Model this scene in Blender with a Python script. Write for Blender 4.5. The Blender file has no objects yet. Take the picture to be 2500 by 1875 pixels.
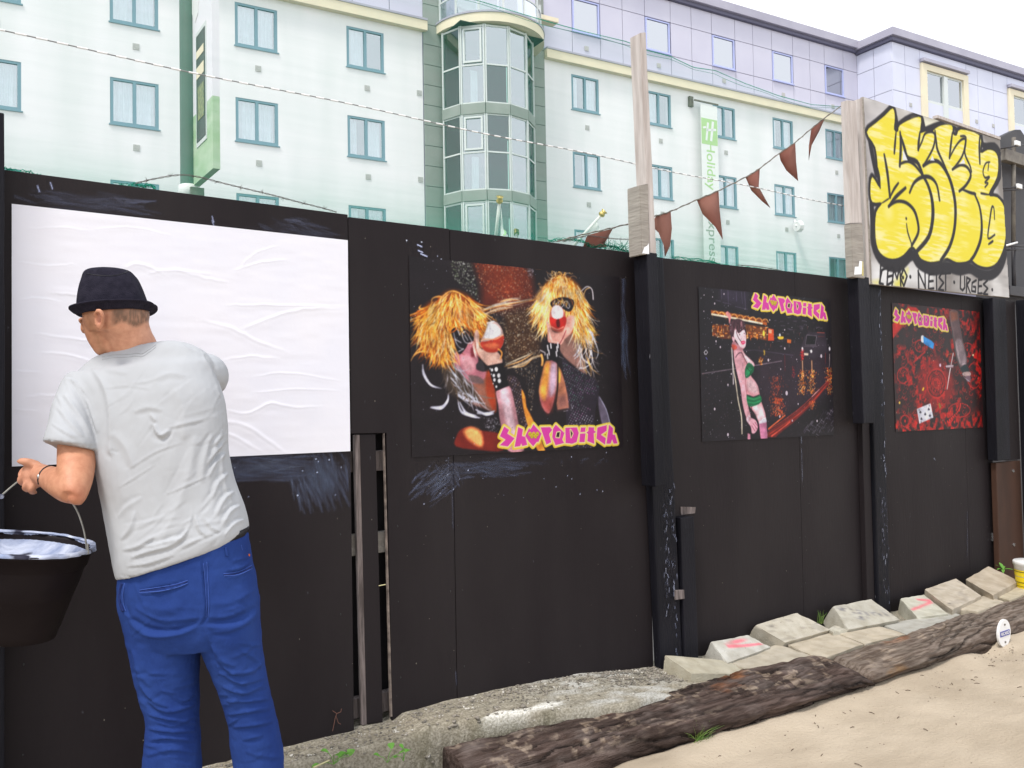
import bpy, bmesh, math, random
import numpy as np
from mathutils import Vector, Matrix, noise as mnoise
random.seed(7); RNG = np.random.default_rng(7)
S = bpy.context.scene
COL = S.collection

# ------------------------------------------------------------------ camera
F = 2150.0; PW, PH = 2500, 1875
TH, PITCH, ROLL, CZ = math.radians(53.9), math.radians(1.75), math.radians(1.03), 1.5
def cam_basis():
    f0 = np.array([math.cos(TH), math.sin(TH), 0]); r = np.array([math.sin(TH), -math.cos(TH), 0]); u0 = np.array([0, 0, 1.])
    f = f0*math.cos(PITCH)+u0*math.sin(PITCH); u = u0*math.cos(PITCH)-f0*math.sin(PITCH)
    c, s = math.cos(ROLL), math.sin(ROLL)
    return f, r*c-u*s, u*c+r*s
CF, CR, CU = cam_basis(); CC = np.array([0, 0, CZ])
cam = bpy.data.objects.new('camera', bpy.data.cameras.new('camera')); COL.objects.link(cam)
cam.matrix_world = Matrix(((CR[0], CU[0], -CF[0], CC[0]), (CR[1], CU[1], -CF[1], CC[1]), (CR[2], CU[2], -CF[2], CC[2]), (0, 0, 0, 1)))
cam.data.sensor_width = 36; cam.data.lens = F/PW*36; cam.data.clip_start = .05; cam.data.clip_end = 2000
S.camera = cam

# ------------------------------------------------------------------ sky, sun, exposure
SUN_EL, SUN_AZ = math.radians(60), math.radians(248)      # azimuth of the sun, clockwise from +Y
w = bpy.data.worlds.new('World'); S.world = w; w.use_nodes = True
nt = w.node_tree; nt.nodes.clear()
def N(t, typ, **kw):
    n = t.nodes.new(typ)
    for k, v in kw.items(): setattr(n, k, v)
    return n
out = N(nt, 'ShaderNodeOutputWorld'); bg = N(nt, 'ShaderNodeBackground'); bg.inputs[1].default_value = .075
sky = N(nt, 'ShaderNodeTexSky', sky_type='NISHITA'); sky.sun_disc = False
sky.sun_elevation = SUN_EL; sky.sun_rotation = SUN_AZ; sky.air_density = 1.0; sky.dust_density = 1.5
tc = N(nt, 'ShaderNodeTexCoord'); mp = N(nt, 'ShaderNodeMapping'); mp.inputs['Scale'].default_value = (1, 1, 2.2)
nz = N(nt, 'ShaderNodeTexNoise'); nz.inputs['Scale'].default_value = 2.6; nz.inputs['Detail'].default_value = 6; nz.inputs['Roughness'].default_value = .55
cr = N(nt, 'ShaderNodeValToRGB'); cr.color_ramp.elements[0].position = .42; cr.color_ramp.elements[1].position = .56
mx = N(nt, 'ShaderNodeMix', data_type='RGBA'); mx.inputs[7].default_value = (11.5, 11.8, 12.4, 1)
sx = N(nt, 'ShaderNodeSeparateXYZ'); hz = N(nt, 'ShaderNodeMapRange'); hz.inputs[1].default_value = .66; hz.inputs[2].default_value = .44; hz.inputs[3].default_value = 0; hz.inputs[4].default_value = 1
mxa = N(nt, 'ShaderNodeMath', operation='MAXIMUM')
L = nt.links.new
L(tc.outputs['Generated'], mp.inputs[0]); L(mp.outputs[0], nz.inputs[0]); L(nz.outputs[0], cr.inputs[0])
L(tc.outputs['Generated'], sx.inputs[0]); L(sx.outputs[2], hz.inputs[0])
L(cr.outputs[0], mxa.inputs[0]); L(hz.outputs[0], mxa.inputs[1])
L(mxa.outputs[0], mx.inputs[0]); L(sky.outputs[0], mx.inputs[6]); L(mx.outputs[2], bg.inputs[0]); L(bg.outputs[0], out.inputs[0])
sun = bpy.data.objects.new('sun', bpy.data.lights.new('sun', 'SUN')); COL.objects.link(sun)
sun.data.energy = 1.5; sun.data.angle = math.radians(12); sun.data.color = (1, .955, .9)
sd = Vector((math.sin(SUN_AZ)*math.cos(SUN_EL), math.cos(SUN_AZ)*math.cos(SUN_EL), math.sin(SUN_EL)))
sun.rotation_euler = sd.to_track_quat('Z', 'Y').to_euler()
S.view_settings.view_transform = 'Standard'; S.view_settings.look = 'None'; S.view_settings.gamma = 1
S.view_settings.use_curve_mapping = False; S.view_settings.exposure = .92
S.render.engine = 'CYCLES'; S.cycles.max_bounces = 6; S.cycles.transparent_max_bounces = 12; S.cycles.use_denoising = True

# ------------------------------------------------------------------ measuring: a photo pixel (2500 x 1875) onto a real plane
def ray(px, py): return CF+CR*((px-PW/2)/F)-CU*((py-PH/2)/F)
def oY(px, py, Y=3.2): d = ray(px, py); return CC+d*((Y-CC[1])/d[1])
def oZ(px, py, Z): d = ray(px, py); return CC+d*((Z-CC[2])/d[2])
def oD(px, py, D): return CC+ray(px, py)*D
def proj(V):
    v = np.asarray(V, float)-CC; z = v@CF
    return PW/2+F*(v@CR)/z, PH/2-F*(v@CU)/z, z
def lin(c):
    c = np.asarray(c, float)/255.
    return np.where(c <= .04045, c/12.92, ((c+.055)/1.055)**2.4)

# ------------------------------------------------------------------ materials
def mat(name, c1=(.5, .5, .5), c2=None, scale=8, stretch=(1, 1, 1), rough=.8, bump=0, bscale=40, metal=0, attr=None, lo=.35, hi=.65,
        c3=None, s3=60, lo3=.6, hi3=.68, spec=.3, detail=5, bstretch=None, alpha=None, ao=None):
    m = bpy.data.materials.new(name); m.use_nodes = True; t = m.node_tree; b = t.nodes['Principled BSDF']
    lk = t.links.new
    co = N(t, 'ShaderNodeTexCoord'); ma = N(t, 'ShaderNodeMapping'); ma.inputs['Scale'].default_value = stretch; lk(co.outputs['Object'], ma.inputs[0])
    def noisemask(sc, l, h, det=detail):
        n = N(t, 'ShaderNodeTexNoise'); n.inputs['Scale'].default_value = sc; n.inputs['Detail'].default_value = det
        r = N(t, 'ShaderNodeMapRange'); r.inputs[1].default_value = l; r.inputs[2].default_value = h
        lk(ma.outputs[0], n.inputs[0]); lk(n.outputs[0], r.inputs[0]); return r.outputs[0]
    if attr:
        a = N(t, 'ShaderNodeAttribute', attribute_name=attr); cur = a.outputs['Color']
        if alpha:
            lk(a.outputs['Alpha'], b.inputs['Alpha'])
    else:
        a = N(t, 'ShaderNodeRGB'); a.outputs[0].default_value = (*c1, 1); cur = a.outputs[0]
    if c2 is not None:
        x = N(t, 'ShaderNodeMix', data_type='RGBA')
        if attr: x.blend_type = 'MULTIPLY'
        lk(noisemask(scale, lo, hi), x.inputs[0]); lk(cur, x.inputs[6]); x.inputs[7].default_value = (*c2, 1); cur = x.outputs[2]
    if c3 is not None:
        x = N(t, 'ShaderNodeMix', data_type='RGBA'); lk(noisemask(s3, lo3, hi3, 3), x.inputs[0]); lk(cur, x.inputs[6]); x.inputs[7].default_value = (*c3, 1); cur = x.outputs[2]
    lk(cur, b.inputs['Base Color'])
    b.inputs['Roughness'].default_value = rough; b.inputs['Metallic'].default_value = metal; b.inputs['Specular IOR Level'].default_value = spec
    if bump:
        n = N(t, 'ShaderNodeTexNoise'); n.inputs['Scale'].default_value = bscale; n.inputs['Detail'].default_value = 6
        if bstretch:
            mb = N(t, 'ShaderNodeMapping'); mb.inputs['Scale'].default_value = bstretch; lk(co.outputs['Object'], mb.inputs[0]); lk(mb.outputs[0], n.inputs[0])
        else: lk(ma.outputs[0], n.inputs[0])
        bp = N(t, 'ShaderNodeBump'); bp.inputs['Strength'].default_value = bump; bp.inputs['Distance'].default_value = .01
        lk(n.outputs[0], bp.inputs['Height']); lk(bp.outputs[0], b.inputs['Normal'])
    return m
M = {}
M['hoard'] = mat('black_painted_plywood', (.0135, .0100, .0115), (.0205, .0165, .0175), 2.2, (1, 1, .35), rough=.62, bump=.12, bscale=60, c3=(.06, .06, .07), s3=48, lo3=.74, hi3=.78, bstretch=(1, 1, .2), spec=.16)
M['post_black'] = mat('black_painted_timber', (.0045, .0045, .0075), (.011, .0105, .015), 5, (1, 1, .2), rough=.6, bump=.35, bscale=50, bstretch=(3, 3, .3), c3=(.30, .30, .33), s3=70, lo3=.735, hi3=.77, spec=.16)
M['slot_dark'] = mat('dark_backing_board', (.012, .010, .011), (.02, .018, .02), 6)
M['bare'] = mat('weathered_softwood', (.56, .51, .48), (.42, .37, .34), 7, (6, 6, .6), rough=.85, bump=.4, bscale=16, c3=(.13, .11, .10), s3=3, lo3=.63, hi3=.78)
M['bare_grey'] = mat('grey_weathered_softwood', (.36, .33, .29), (.27, .245, .215), 7, (1, 1, 6), rough=.9, bump=.4, bscale=16)
M['raw_edge'] = mat('split_raw_timber', (.23, .19, .18), (.08, .065, .06), 9, (8, 8, .8), rough=.9, bump=.6, bscale=20)
M['ply_edge'] = mat('raw_plywood_edge', (.26, .21, .18), (.10, .08, .07), 30, rough=.9)
M['paper'] = mat('white_poster_paper', (.80, .79, .84), (.76, .76, .83), 3, rough=.55, bump=.05, bscale=30, spec=.35)
M['print'] = mat('poster_print', attr='Col', rough=.5, spec=.25, bump=.04, bscale=25)
M['spray'] = mat('spray_paint_on_board', attr='Col', rough=.7, bump=.06, bscale=70)
M['smear'] = mat('wheat_paste_smear', attr='Col', alpha=True, rough=.35)
M['paste'] = mat('wheat_paste', (.60, .64, .76), (.26, .31, .46), 12, (1, 3, 1), rough=.6, bump=.7, bscale=25, c3=(.03, .03, .05), s3=8, lo3=.55, hi3=.60, spec=.2)
M['bucket'] = mat('black_bucket_plastic', (.007, .004, .0055), (.012, .008, .009), 5, rough=.6, spec=.18)
M['wire'] = mat('galvanised_wire', (.40, .39, .34), (.30, .29, .26), 30, rough=.45, metal=.5)
M['barb'] = mat('rusty_wire', (.16, .14, .13), (.09, .08, .075), 30, rough=.7)
M['skin'] = mat('skin', attr='Col', c2=(.86, .80, .78), scale=60, rough=.5, bump=.10, bscale=260, spec=.35)
M['shirt'] = mat('pale_grey_cotton', (.44, .455, .475), (.39, .40, .415), 3.5, rough=.95, bump=.16, bscale=18, spec=.1)
M['trouser'] = mat('royal_blue_cotton', (.015, .037, .168), (.022, .052, .205), 7, (1, 1, .6), rough=.92, bump=.25, bscale=60, spec=.12)
M['seam'] = mat('blue_stitching', (.05, .10, .36), rough=.9)
M['pocketdark'] = mat('pocket_slit', (.010, .022, .11), rough=.95)
M['hat'] = mat('black_felt', (.014, .013, .022), (.022, .020, .032), 60, rough=.95, bump=.3, bscale=300, spec=.12)
M['stitch'] = mat('white_stitch', (.6, .6, .6), rough=.9)
M['leather'] = mat('black_leather', (.012, .012, .015), rough=.45)
M['steel'] = mat('polished_steel', (.6, .6, .6), rough=.25, metal=.9)
M['shoe'] = mat('dark_shoe', (.03, .025, .022), rough=.6)
M['hair'] = mat('short_hair', (.12, .085, .06), (.2, .15, .11), 200, rough=.9)
M['sand'] = mat('sand', (.47, .395, .30), (.375, .31, .23), 2.2, rough=.95, bump=.6, bscale=70, c3=(.26, .19, .13), s3=150, lo3=.66, hi3=.74, spec=.15)
M['asphalt'] = mat('asphalt', (.10, .10, .10), (.14, .135, .13), 3, rough=.95)
M['conc'] = mat('painted_concrete_block', attr='Col', c2=(.80, .78, .74), scale=14, c3=(.20, .18, .15), s3=85, lo3=.69, hi3=.74, rough=.92, bump=.45, bscale=120, spec=.2)
M['ledge'] = mat('rough_concrete', attr='Col', c2=(.68, .67, .63), scale=110, lo=.42, hi=.6, rough=.95, bump=.5, bscale=130, spec=.15)
M['log'] = mat('old_railway_sleeper', attr='Col', c2=(.45, .40, .37), scale=7, stretch=(1, 9, 9), lo=.38, hi=.62, rough=.92, bump=1.0, bscale=26, spec=.25)
M['white'] = mat('white_plastic', (.80, .80, .79), rough=.35)
M['yellow'] = mat('yellow_label', (.85, .66, .02), rough=.4)
M['blackprint'] = mat('black_print', (.03, .03, .03), rough=.5)
M['blueprint'] = mat('blue_print', (.06, .07, .33), rough=.5)
M['leaf'] = mat('weed_leaf', (.10, .27, .035), (.16, .36, .06), 30, rough=.6)
M['leaf2'] = mat('grass_blade', (.09, .20, .03), (.2, .26, .07), 30, rough=.6)
M['twig'] = mat('dry_stem', (.16, .08, .06), rough=.9)
M['straw'] = mat('straw', (.55, .50, .28), rough=.8)
M['pebble'] = mat('pebble', (.34, .30, .25), (.13, .12, .10), 20, rough=.9, c3=(.55, .52, .46), s3=25, lo3=.58, hi3=.62)
M['debris'] = mat('dry_debris', (.09, .06, .04), rough=.9)
M['rust'] = mat('rusty_brown_panel', (.040, .019, .012), (.065, .030, .018), 6, (1, 1, .3), rough=.7, c3=(.20, .13, .09), s3=30, lo3=.72, hi3=.76)
M['blackmetal'] = mat('dark_grey_metal', (.035, .033, .038), (.05, .047, .05), 5, rough=.55)
M['greymetal'] = mat('worn_grey_steel', (.20, .18, .15), (.12, .105, .09), 14, rough=.6)
M['flag'] = mat('red_bunting_cloth', (.23, .085, .065), (.28, .13, .10), 6, rough=.9)
M['cable'] = mat('grey_cable', (.25, .25, .25), rough=.6)
M['cablew'] = mat('white_tape', (.8, .8, .8), rough=.6)
M['col'] = mat('green_grey_painted_steel', (.09, .15, .12), (.11, .17, .14), 3, rough=.5)
M['render'] = mat('white_painted_brick', (.84, .84, .84), (.76, .78, .77), .5, (2.2, 2.2, .35), rough=.9, bump=.25, bscale=3, bstretch=(.4, .4, 5))
M['clad'] = mat('lilac_grey_cladding', (.58, .575, .67), (.54, .535, .635), .7, rough=.6)  # cladding, cornice, vents and green print paled: glare haze put into colour
M['cladw'] = mat('pale_blue_cladding', (.64, .66, .77), (.60, .62, .74), .7, rough=.5)
M['joint'] = mat('dark_joint', (.20, .19, .24), rough=.9)
M['coping'] = mat('lead_grey_coping', (.42, .41, .48), (.36, .35, .42), 1, rough=.55)
M['soffit'] = mat('soffit_recess_shade', (.14, .14, .20), rough=.8)  # recess shade under the coping put into the soffit's dark colour
M['cream'] = mat('cream_stone_band', (.78, .71, .52), (.73, .67, .50), 2, rough=.8)
M['frame_blue'] = mat('slate_blue_frame', (.20, .32, .38), rough=.5)
M['frame_lilac'] = mat('pale_lilac_frame', (.45, .50, .78), rough=.5)
M['frame_white'] = mat('pale_grey_frame', (.62, .66, .64), rough=.45)
M['stone'] = mat('grey_stone_panel', (.31, .34, .31), (.27, .30, .27), 1.5, rough=.85)
M['curtain'] = mat('net_curtain', (.72, .76, .78), (.50, .56, .58), 9, (6, 6, .3), rough=.9)
M['interior'] = mat('dark_interior', (.045, .06, .055), rough=.9)
M['vent'] = mat('terracotta_vent', (.36, .36, .34), (.55, .55, .53), 40, rough=.9)
M['banner'] = mat('pale_banner_cloth', (.78, .81, .78), rough=.7)
M['bgreen'] = mat('lime_green_print', (.42, .64, .30), rough=.6)  # green paled for the veil of net and glare, in the colour
M['btext'] = mat('grey_green_print', (.34, .43, .35), rough=.6)
M['gold'] = mat('gilt_finial', (.65, .48, .15), rough=.35, metal=.6)
M['pole'] = mat('white_flagpole', (.75, .76, .72), rough=.4)
def glassmat(name, tint, refl):
    m = bpy.data.materials.new(name); m.use_nodes = True; t = m.node_tree; t.nodes.clear()
    o = N(t, 'ShaderNodeOutputMaterial'); g = N(t, 'ShaderNodeBsdfGlossy'); g.inputs['Roughness'].default_value = .02; g.inputs['Color'].default_value = (.92, .95, 1, 1)
    tr = N(t, 'ShaderNodeBsdfTransparent'); tr.inputs[0].default_value = (*tint, 1)
    mxx = N(t, 'ShaderNodeMixShader'); mxx.inputs[0].default_value = refl
    t.links.new(tr.outputs[0], mxx.inputs[1]); t.links.new(g.outputs[0], mxx.inputs[2]); t.links.new(mxx.outputs[0], o.inputs[0]); return m
M['glass'] = glassmat('window_glass', (.75, .85, .85), .42)
M['glass_dark'] = glassmat('bay_glass_net_green', (.22, .38, .31), .16)  # green cast of the net in front is put into this tint
M['glass_brown'] = glassmat('brown_tinted_glass', (.35, .30, .28), .5)
def netmat(name, col, fac, sc, dens=False):
    m = bpy.data.materials.new(name); m.use_nodes = True; t = m.node_tree; t.nodes.clear(); lk = t.links.new
    o = N(t, 'ShaderNodeOutputMaterial'); tr = N(t, 'ShaderNodeBsdfTransparent')
    d = N(t, 'ShaderNodeBsdfDiffuse'); d.inputs[0].default_value = (*col, 1); tl = N(t, 'ShaderNodeBsdfTranslucent'); tl.inputs[0].default_value = (*col, 1)
    a = N(t, 'ShaderNodeMixShader'); a.inputs[0].default_value = .35; lk(d.outputs[0], a.inputs[1]); lk(tl.outputs[0], a.inputs[2])
    co = N(t, 'ShaderNodeTexCoord'); mp = N(t, 'ShaderNodeMapping'); mp.inputs['Scale'].default_value = (.3, 1, 6); n = N(t, 'ShaderNodeTexNoise'); n.inputs['Scale'].default_value = sc; n.inputs['Detail'].default_value = 4
    lk(co.outputs['Object'], mp.inputs[0]); lk(mp.outputs[0], n.inputs[0])
    r = N(t, 'ShaderNodeMapRange'); r.inputs[1].default_value = .3; r.inputs[2].default_value = .7; r.inputs[3].default_value = fac*.75; r.inputs[4].default_value = fac*1.25; lk(n.outputs[0], r.inputs[0])
    x = N(t, 'ShaderNodeMixShader'); fo = r.outputs[0]
    if dens: at = N(t, 'ShaderNodeAttribute', attribute_name='Col'); mm_ = N(t, 'ShaderNodeMath', operation='MULTIPLY'); lk(r.outputs[0], mm_.inputs[0]); lk(at.outputs['Fac'], mm_.inputs[1]); fo = mm_.outputs[0]
    lk(fo, x.inputs[0]); lk(tr.outputs[0], x.inputs[1]); lk(a.outputs[0], x.inputs[2]); lk(x.outputs[0], o.inputs[0]); return m
M['net'] = netmat('green_debris_netting', (.05, .46, .30), .11, 4)
M['net_dense'] = netmat('bunched_green_netting', (.02, .45, .28), .50, 7, True)
M['net_solid'] = netmat('knotted_green_netting', (.02, .36, .24), .6, 9)

# ------------------------------------------------------------------ object helpers
WL = {}
def wloc(o): return WL.get(o.name, np.zeros(3)) if o is not None else np.zeros(3)
def tag(o, label=None, cat=None, group=None, kind=None):
    if label: o['label'] = label
    if cat: o['category'] = cat
    if group: o['group'] = group
    if kind: o['kind'] = kind
    return o
def empty(name, loc, label=None, cat=None, group=None, rotz=0):
    o = bpy.data.objects.new(name, None); COL.objects.link(o); o.location = tuple(loc); o.rotation_euler = (0, 0, rotz)
    o.empty_display_size = .1; WL[o.name] = np.array(loc, float) if not rotz else np.zeros(3)
    return tag(o, label, cat, group)
def mkmesh(name, V, Fc, m, smooth=False, colors=None, mats=None, midx=None):
    me = bpy.data.meshes.new(name)
    V = np.asarray(V, np.float64)
    if isinstance(Fc, np.ndarray) and Fc.ndim == 2:
        nf, k = Fc.shape
        me.vertices.add(len(V)); me.vertices.foreach_set('co', V.astype(np.float32).ravel())
        me.loops.add(nf*k); me.loops.foreach_set('vertex_index', Fc.astype(np.int32).ravel())
        me.polygons.add(nf); me.polygons.foreach_set('loop_start', np.arange(0, nf*k, k, dtype=np.int32))
        me.update(calc_edges=True)
    else:
        me.from_pydata([tuple(v) for v in V], [], [tuple(int(i) for i in f) for f in Fc]); me.update()
    if smooth: me.polygons.foreach_set('use_smooth', np.ones(len(me.polygons), bool))
    if colors is not None:
        a = me.color_attributes.new('Col', 'FLOAT_COLOR', 'POINT'); c = np.ones((len(V), 4), np.float32); c[:, :colors.shape[1]] = colors
        a.data.foreach_set('color', c.ravel())
    for mm in (mats or [m]): me.materials.append(mm)
    if midx is not None: me.polygons.foreach_set('material_index', np.asarray(midx, np.int32))
    return me
def add(name, V, Fc, m, parent=None, at=None, smooth=False, **kw):
    """V in world metres (or in the parent's frame when the parent is rotated)"""
    base = np.array(at, float) if at is not None else wloc(parent)
    me = mkmesh(name, np.asarray(V, float)-base, Fc, m, smooth, **kw)
    o = bpy.data.objects.new(name, me); COL.objects.link(o)
    if parent is not None: o.parent = parent
    o.location = tuple(base-wloc(parent)); WL[o.name] = base
    return o
BF = [(0, 3, 2, 1), (4, 5, 6, 7), (0, 1, 5, 4), (1, 2, 6, 5), (2, 3, 7, 6), (3, 0, 4, 7)]
def boxv(x0, x1, y0, y1, z0, z1): return [(x0, y0, z0), (x1, y0, z0), (x1, y1, z0), (x0, y1, z0), (x0, y0, z1), (x1, y0, z1), (x1, y1, z1), (x0, y1, z1)]
class MB:
    def __init__(s): s.v = []; s.f = []
    def add(s, V, Fc):
        n = len(s.v); s.v += [tuple(v) for v in V]; s.f += [tuple(i+n for i in f) for f in Fc]; return s
    def box(s, *a): return s.add(boxv(*a), BF)
    def hexa(s, V): return s.add(V, BF)
    def tube(s, P, r, n=8, cap=True):
        V, Fc = tubev(P, r, n, cap); return s.add(V, Fc)
    def build(s, name, m, parent=None, bevel=0, **kw):
        o = add(name, s.v, s.f, m, parent, **kw)
        if bevel: bev(o, bevel)
        return o
def bev(o, w, seg=2):
    b = bmesh.new(); b.from_mesh(o.data); bmesh.ops.recalc_face_normals(b, faces=b.faces)
    bmesh.ops.bevel(b, geom=list(b.edges), offset=w, segments=seg, affect='EDGES', profile=.6); b.to_mesh(o.data); b.free(); return o
def tubev(P, r, n=8, cap=True):
    P = [np.array(p, float) for p in P]; R = r if hasattr(r, '__len__') else [r]*len(P); V = []; Fc = []
    t0 = P[1]-P[0]; t0 = t0/np.linalg.norm(t0); a = np.cross(t0, [0, 0, 1.]);
    if np.linalg.norm(a) < .1: a = np.cross(t0, [1., 0, 0])
    a /= np.linalg.norm(a)
    for i, p in enumerate(P):
        t = P[min(i+1, len(P)-1)]-P[max(i-1, 0)]; t /= (np.linalg.norm(t)+1e-12); a = a-t*(a@t); a /= np.linalg.norm(a); b = np.cross(t, a)
        for k in range(n):
            q = 2*math.pi*k/n; V.append(p+(a*math.cos(q)+b*math.sin(q))*R[i])
    for i in range(len(P)-1):
        for k in range(n): Fc.append((i*n+k, i*n+(k+1) % n, (i+1)*n+(k+1) % n, (i+1)*n+k))
    if cap: Fc.append(tuple(range(n-1, -1, -1))); Fc.append(tuple((len(P)-1)*n+k for k in range(n)))
    return V, Fc
def crom(P, n=8, closed=False):
    P = np.array(P, float); m = len(P); o = []
    rng = range(m) if closed else range(m-1)
    for i in rng:
        if closed: a, b, c, d = P[(i-1) % m], P[i], P[(i+1) % m], P[(i+2) % m]
        else: a, b, c, d = P[max(i-1, 0)], P[i], P[i+1], P[min(i+2, m-1)]
        for k in range(n):
            t = k/n; o.append(.5*((2*b)+(-a+c)*t+(2*a-5*b+4*c-d)*t*t+(-a+3*b-3*c+d)*t**3))
    if not closed: o.append(P[-1])
    return np.array(o)
def vnoise(shape, cells, rng=RNG, octaves=1):
    out = np.zeros(shape); amp = 1; tot = 0
    for _ in range(octaves):
        cy, cx = max(2, int(cells[0])), max(2, int(cells[1])); g = rng.random((cy+2, cx+2))
        y = np.linspace(0, cy, shape[0], endpoint=False); x = np.linspace(0, cx, shape[1], endpoint=False)
        yi, xi = y.astype(int), x.astype(int); fy, fx = y-yi, x-xi; fy = fy*fy*(3-2*fy); fx = fx*fx*(3-2*fx)
        a = g[yi][:, xi]; b = g[yi][:, xi+1]; c = g[yi+1][:, xi]; d = g[yi+1][:, xi+1]
        out += amp*((a*(1-fx)+b*fx)*(1-fy)[:, None]+(c*(1-fx)+d*fx)*fy[:, None]); tot += amp; amp *= .5; cells = (cells[0]*2, cells[1]*2)
    return out/tot
def grid_faces(nr, nc):
    i = np.arange(nr*nc).reshape(nr, nc); return np.stack([i[:-1, :-1], i[:-1, 1:], i[1:, 1:], i[1:, :-1]], -1).reshape(-1, 4)

# ------------------------------------------------------------------ a paint canvas lying on the hoarding plane (columns X, rows Z)
class Cv:
    def __init__(s, x0, x1, z0, z1, res, Y=3.2, bg=(0, 0, 0, 255), T=None):
        s.nx = int(round((x1-x0)/res))+1; s.nz = int(round((z1-z0)/res))+1; s.res = res; s.Y = Y
        s.x = np.linspace(x0, x1, s.nx); s.z = np.linspace(z0, z1, s.nz); s.X, s.Z = np.meshgrid(s.x, s.z)
        s.c = np.zeros((s.nz, s.nx, 4)); s.c[:] = np.array(bg)/255.; s.T = T
    def pt(s, P):
        if s.T is None: return np.array(P, float)
        ox, oy, k = s.T[:3]
        r = []
        for x, y in P:
            q = oY(ox+x*k, oy+y*k, s.Y); r.append((q[0], q[2]))
        r = np.array(r)
        if len(s.T) > 3: r = s.T[3](r)
        return r
    def win(s, P, pad):
        a = np.searchsorted(s.x, P[:, 0].min()-pad); b = np.searchsorted(s.x, P[:, 0].max()+pad); c = np.searchsorted(s.z, P[:, 1].min()-pad); d = np.searchsorted(s.z, P[:, 1].max()+pad)
        return slice(c, d), slice(a, b)
    def put(s, sl, al, col):
        col = np.array(col, float)/255.; a = al*(col[3] if len(col) > 3 else 1)
        if a.size == 0: return
        t = s.c[sl]; t[..., :3] = t[..., :3]*(1-a[..., None])+col[:3]*a[..., None]; t[..., 3] = np.maximum(t[..., 3], a)
    def seg(s, P, sl, closed, rad=None):
        X, Z = s.X[sl], s.Z[sl]; D = np.full(X.shape, 9.); n = len(P)
        for i in range(n if closed else n-1):
            a, b = P[i], P[(i+1) % n]; ab = b-a; l = ab@ab+1e-12
            t = np.clip(((X-a[0])*ab[0]+(Z-a[1])*ab[1])/l, 0, 1); d = np.hypot(X-a[0]-t*ab[0], Z-a[1]-t*ab[1])
            if rad is not None: d = d-(rad[i]*(1-t)+rad[min(i+1, len(rad)-1)]*t)
            D = np.minimum(D, d)
        return D
    def poly(s, P, col, soft=None, sm=0, raw=False):
        P = np.array(P, float) if raw else s.pt(P)
        if sm: P = crom(P, sm, True)
        soft = soft or s.res*1.2; sl = s.win(P, soft+s.res)
        X, Z = s.X[sl], s.Z[sl]
        if X.size == 0: return
        ins = np.zeros(X.shape, bool); n = len(P)
        for i in range(n):
            x1, z1 = P[i]; x2, z2 = P[(i+1) % n]
            if z1 == z2: continue
            c = ((z1 > Z) != (z2 > Z)) & (X < (x2-x1)*(Z-z1)/(z2-z1)+x1); ins ^= c
        D = s.seg(P, sl, True); D = np.where(ins, -D, D); s.put(sl, np.clip(.5-D/soft, 0, 1), col)
    def line(s, P, wd, col, soft=None, sm=0, raw=False, taper=False, closed=False, ends=None):
        """wd in metres"""
        P = np.array(P, float) if raw else s.pt(P)
        if sm: P = crom(P, sm, closed)
        soft = soft or s.res*1.2; sl = s.win(P, soft+wd)
        if s.X[sl].size == 0: return
        n = len(P); rad = np.full(n+1, wd/2)
        if taper: rad = np.concatenate([wd/2*np.sin(np.linspace(.25, math.pi-.1, n)), [0]])
        if ends: rad = np.interp(np.linspace(0, 1, n+1), np.linspace(0, 1, len(ends)), np.array(ends)*wd/2)
        D = s.seg(P, sl, closed, rad); s.put(sl, np.clip(.5-D/soft, 0, 1), col)
    def dot(s, p, r, col, soft=None, raw=False, ar=1.0):
        p = np.array(p, float) if raw else s.pt([p])[0]; soft = soft or s.res*1.2
        sl = s.win(np.array([p]), r*max(1, ar)+soft); D = np.hypot(s.X[sl]-p[0], (s.Z[sl]-p[1])/ar)-r; s.put(sl, np.clip(.5-D/soft, 0, 1), col)
    def mesh(s, name, m, parent=None, Y=None, gain=1.0, at=None, disp=None, alpha=False):
        Y = s.Y if Y is None else Y; V = np.stack([s.X, np.full(s.X.shape, Y) if disp is None else Y-disp, s.Z], -1).reshape(-1, 3)
        c = s.c.reshape(-1, 4).copy(); c[:, :3] = lin(c[:, :3]*255)*gain
        return add(name, V, grid_faces(s.nz, s.nx)[:, ::-1] if False else grid_faces(s.nz, s.nx), m, parent, at=at, colors=c if alpha else c[:, :3], smooth=disp is not None)

# ================================================================== THE SETTING
# ---- ground behind the hoarding, sand in front, rough concrete ledge
add('street_ground', boxv(-400, 400, 3.3, 800, -.35, -.05), BF, M['asphalt'])['kind'] = 'structure'
def sand_h(X, Y):
    r = np.random.default_rng(3)
    return None
def sheet(x0, x1, y0, y1, nx, ny, hf):
    X, Y = np.meshgrid(np.linspace(x0, x1, nx), np.linspace(y0, y1, ny)); Z = hf(X, Y); return np.stack([X, Y, Z], -1).reshape(-1, 3), grid_faces(ny, nx), X, Y
r3 = np.random.default_rng(11)
nS = vnoise((300, 420), (24, 40), r3, 3); nS2 = vnoise((300, 420), (6, 8), r3, 2); nS3 = vnoise((300, 420), (110, 150), r3, 1)
def hs(X, Y):
    z = .055+.03*nS2+.028*nS+.004*nS3
    z += .028*np.exp(-((Y-2.52)/.10)**2)*(X > 2.2)             # sand drifted against the sleepers
    z -= .05*np.exp(-((X-5.14)/.13)**2-((Y-2.50)/.10)**2)
    z = np.where(Y > 2.62, .02+.01*nS, z)
    return z
V, Fc, _, _ = sheet(-1.0, 9.5, -1.2, 3.0, 420, 300, hs)
o = add('sand', V, Fc, M['sand'], smooth=True); o['kind'] = 'structure'
o = add('ground', boxv(-60, 60, -80, 3.3, -.40, .02), BF, M['sand']); o['kind'] = 'structure'

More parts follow.
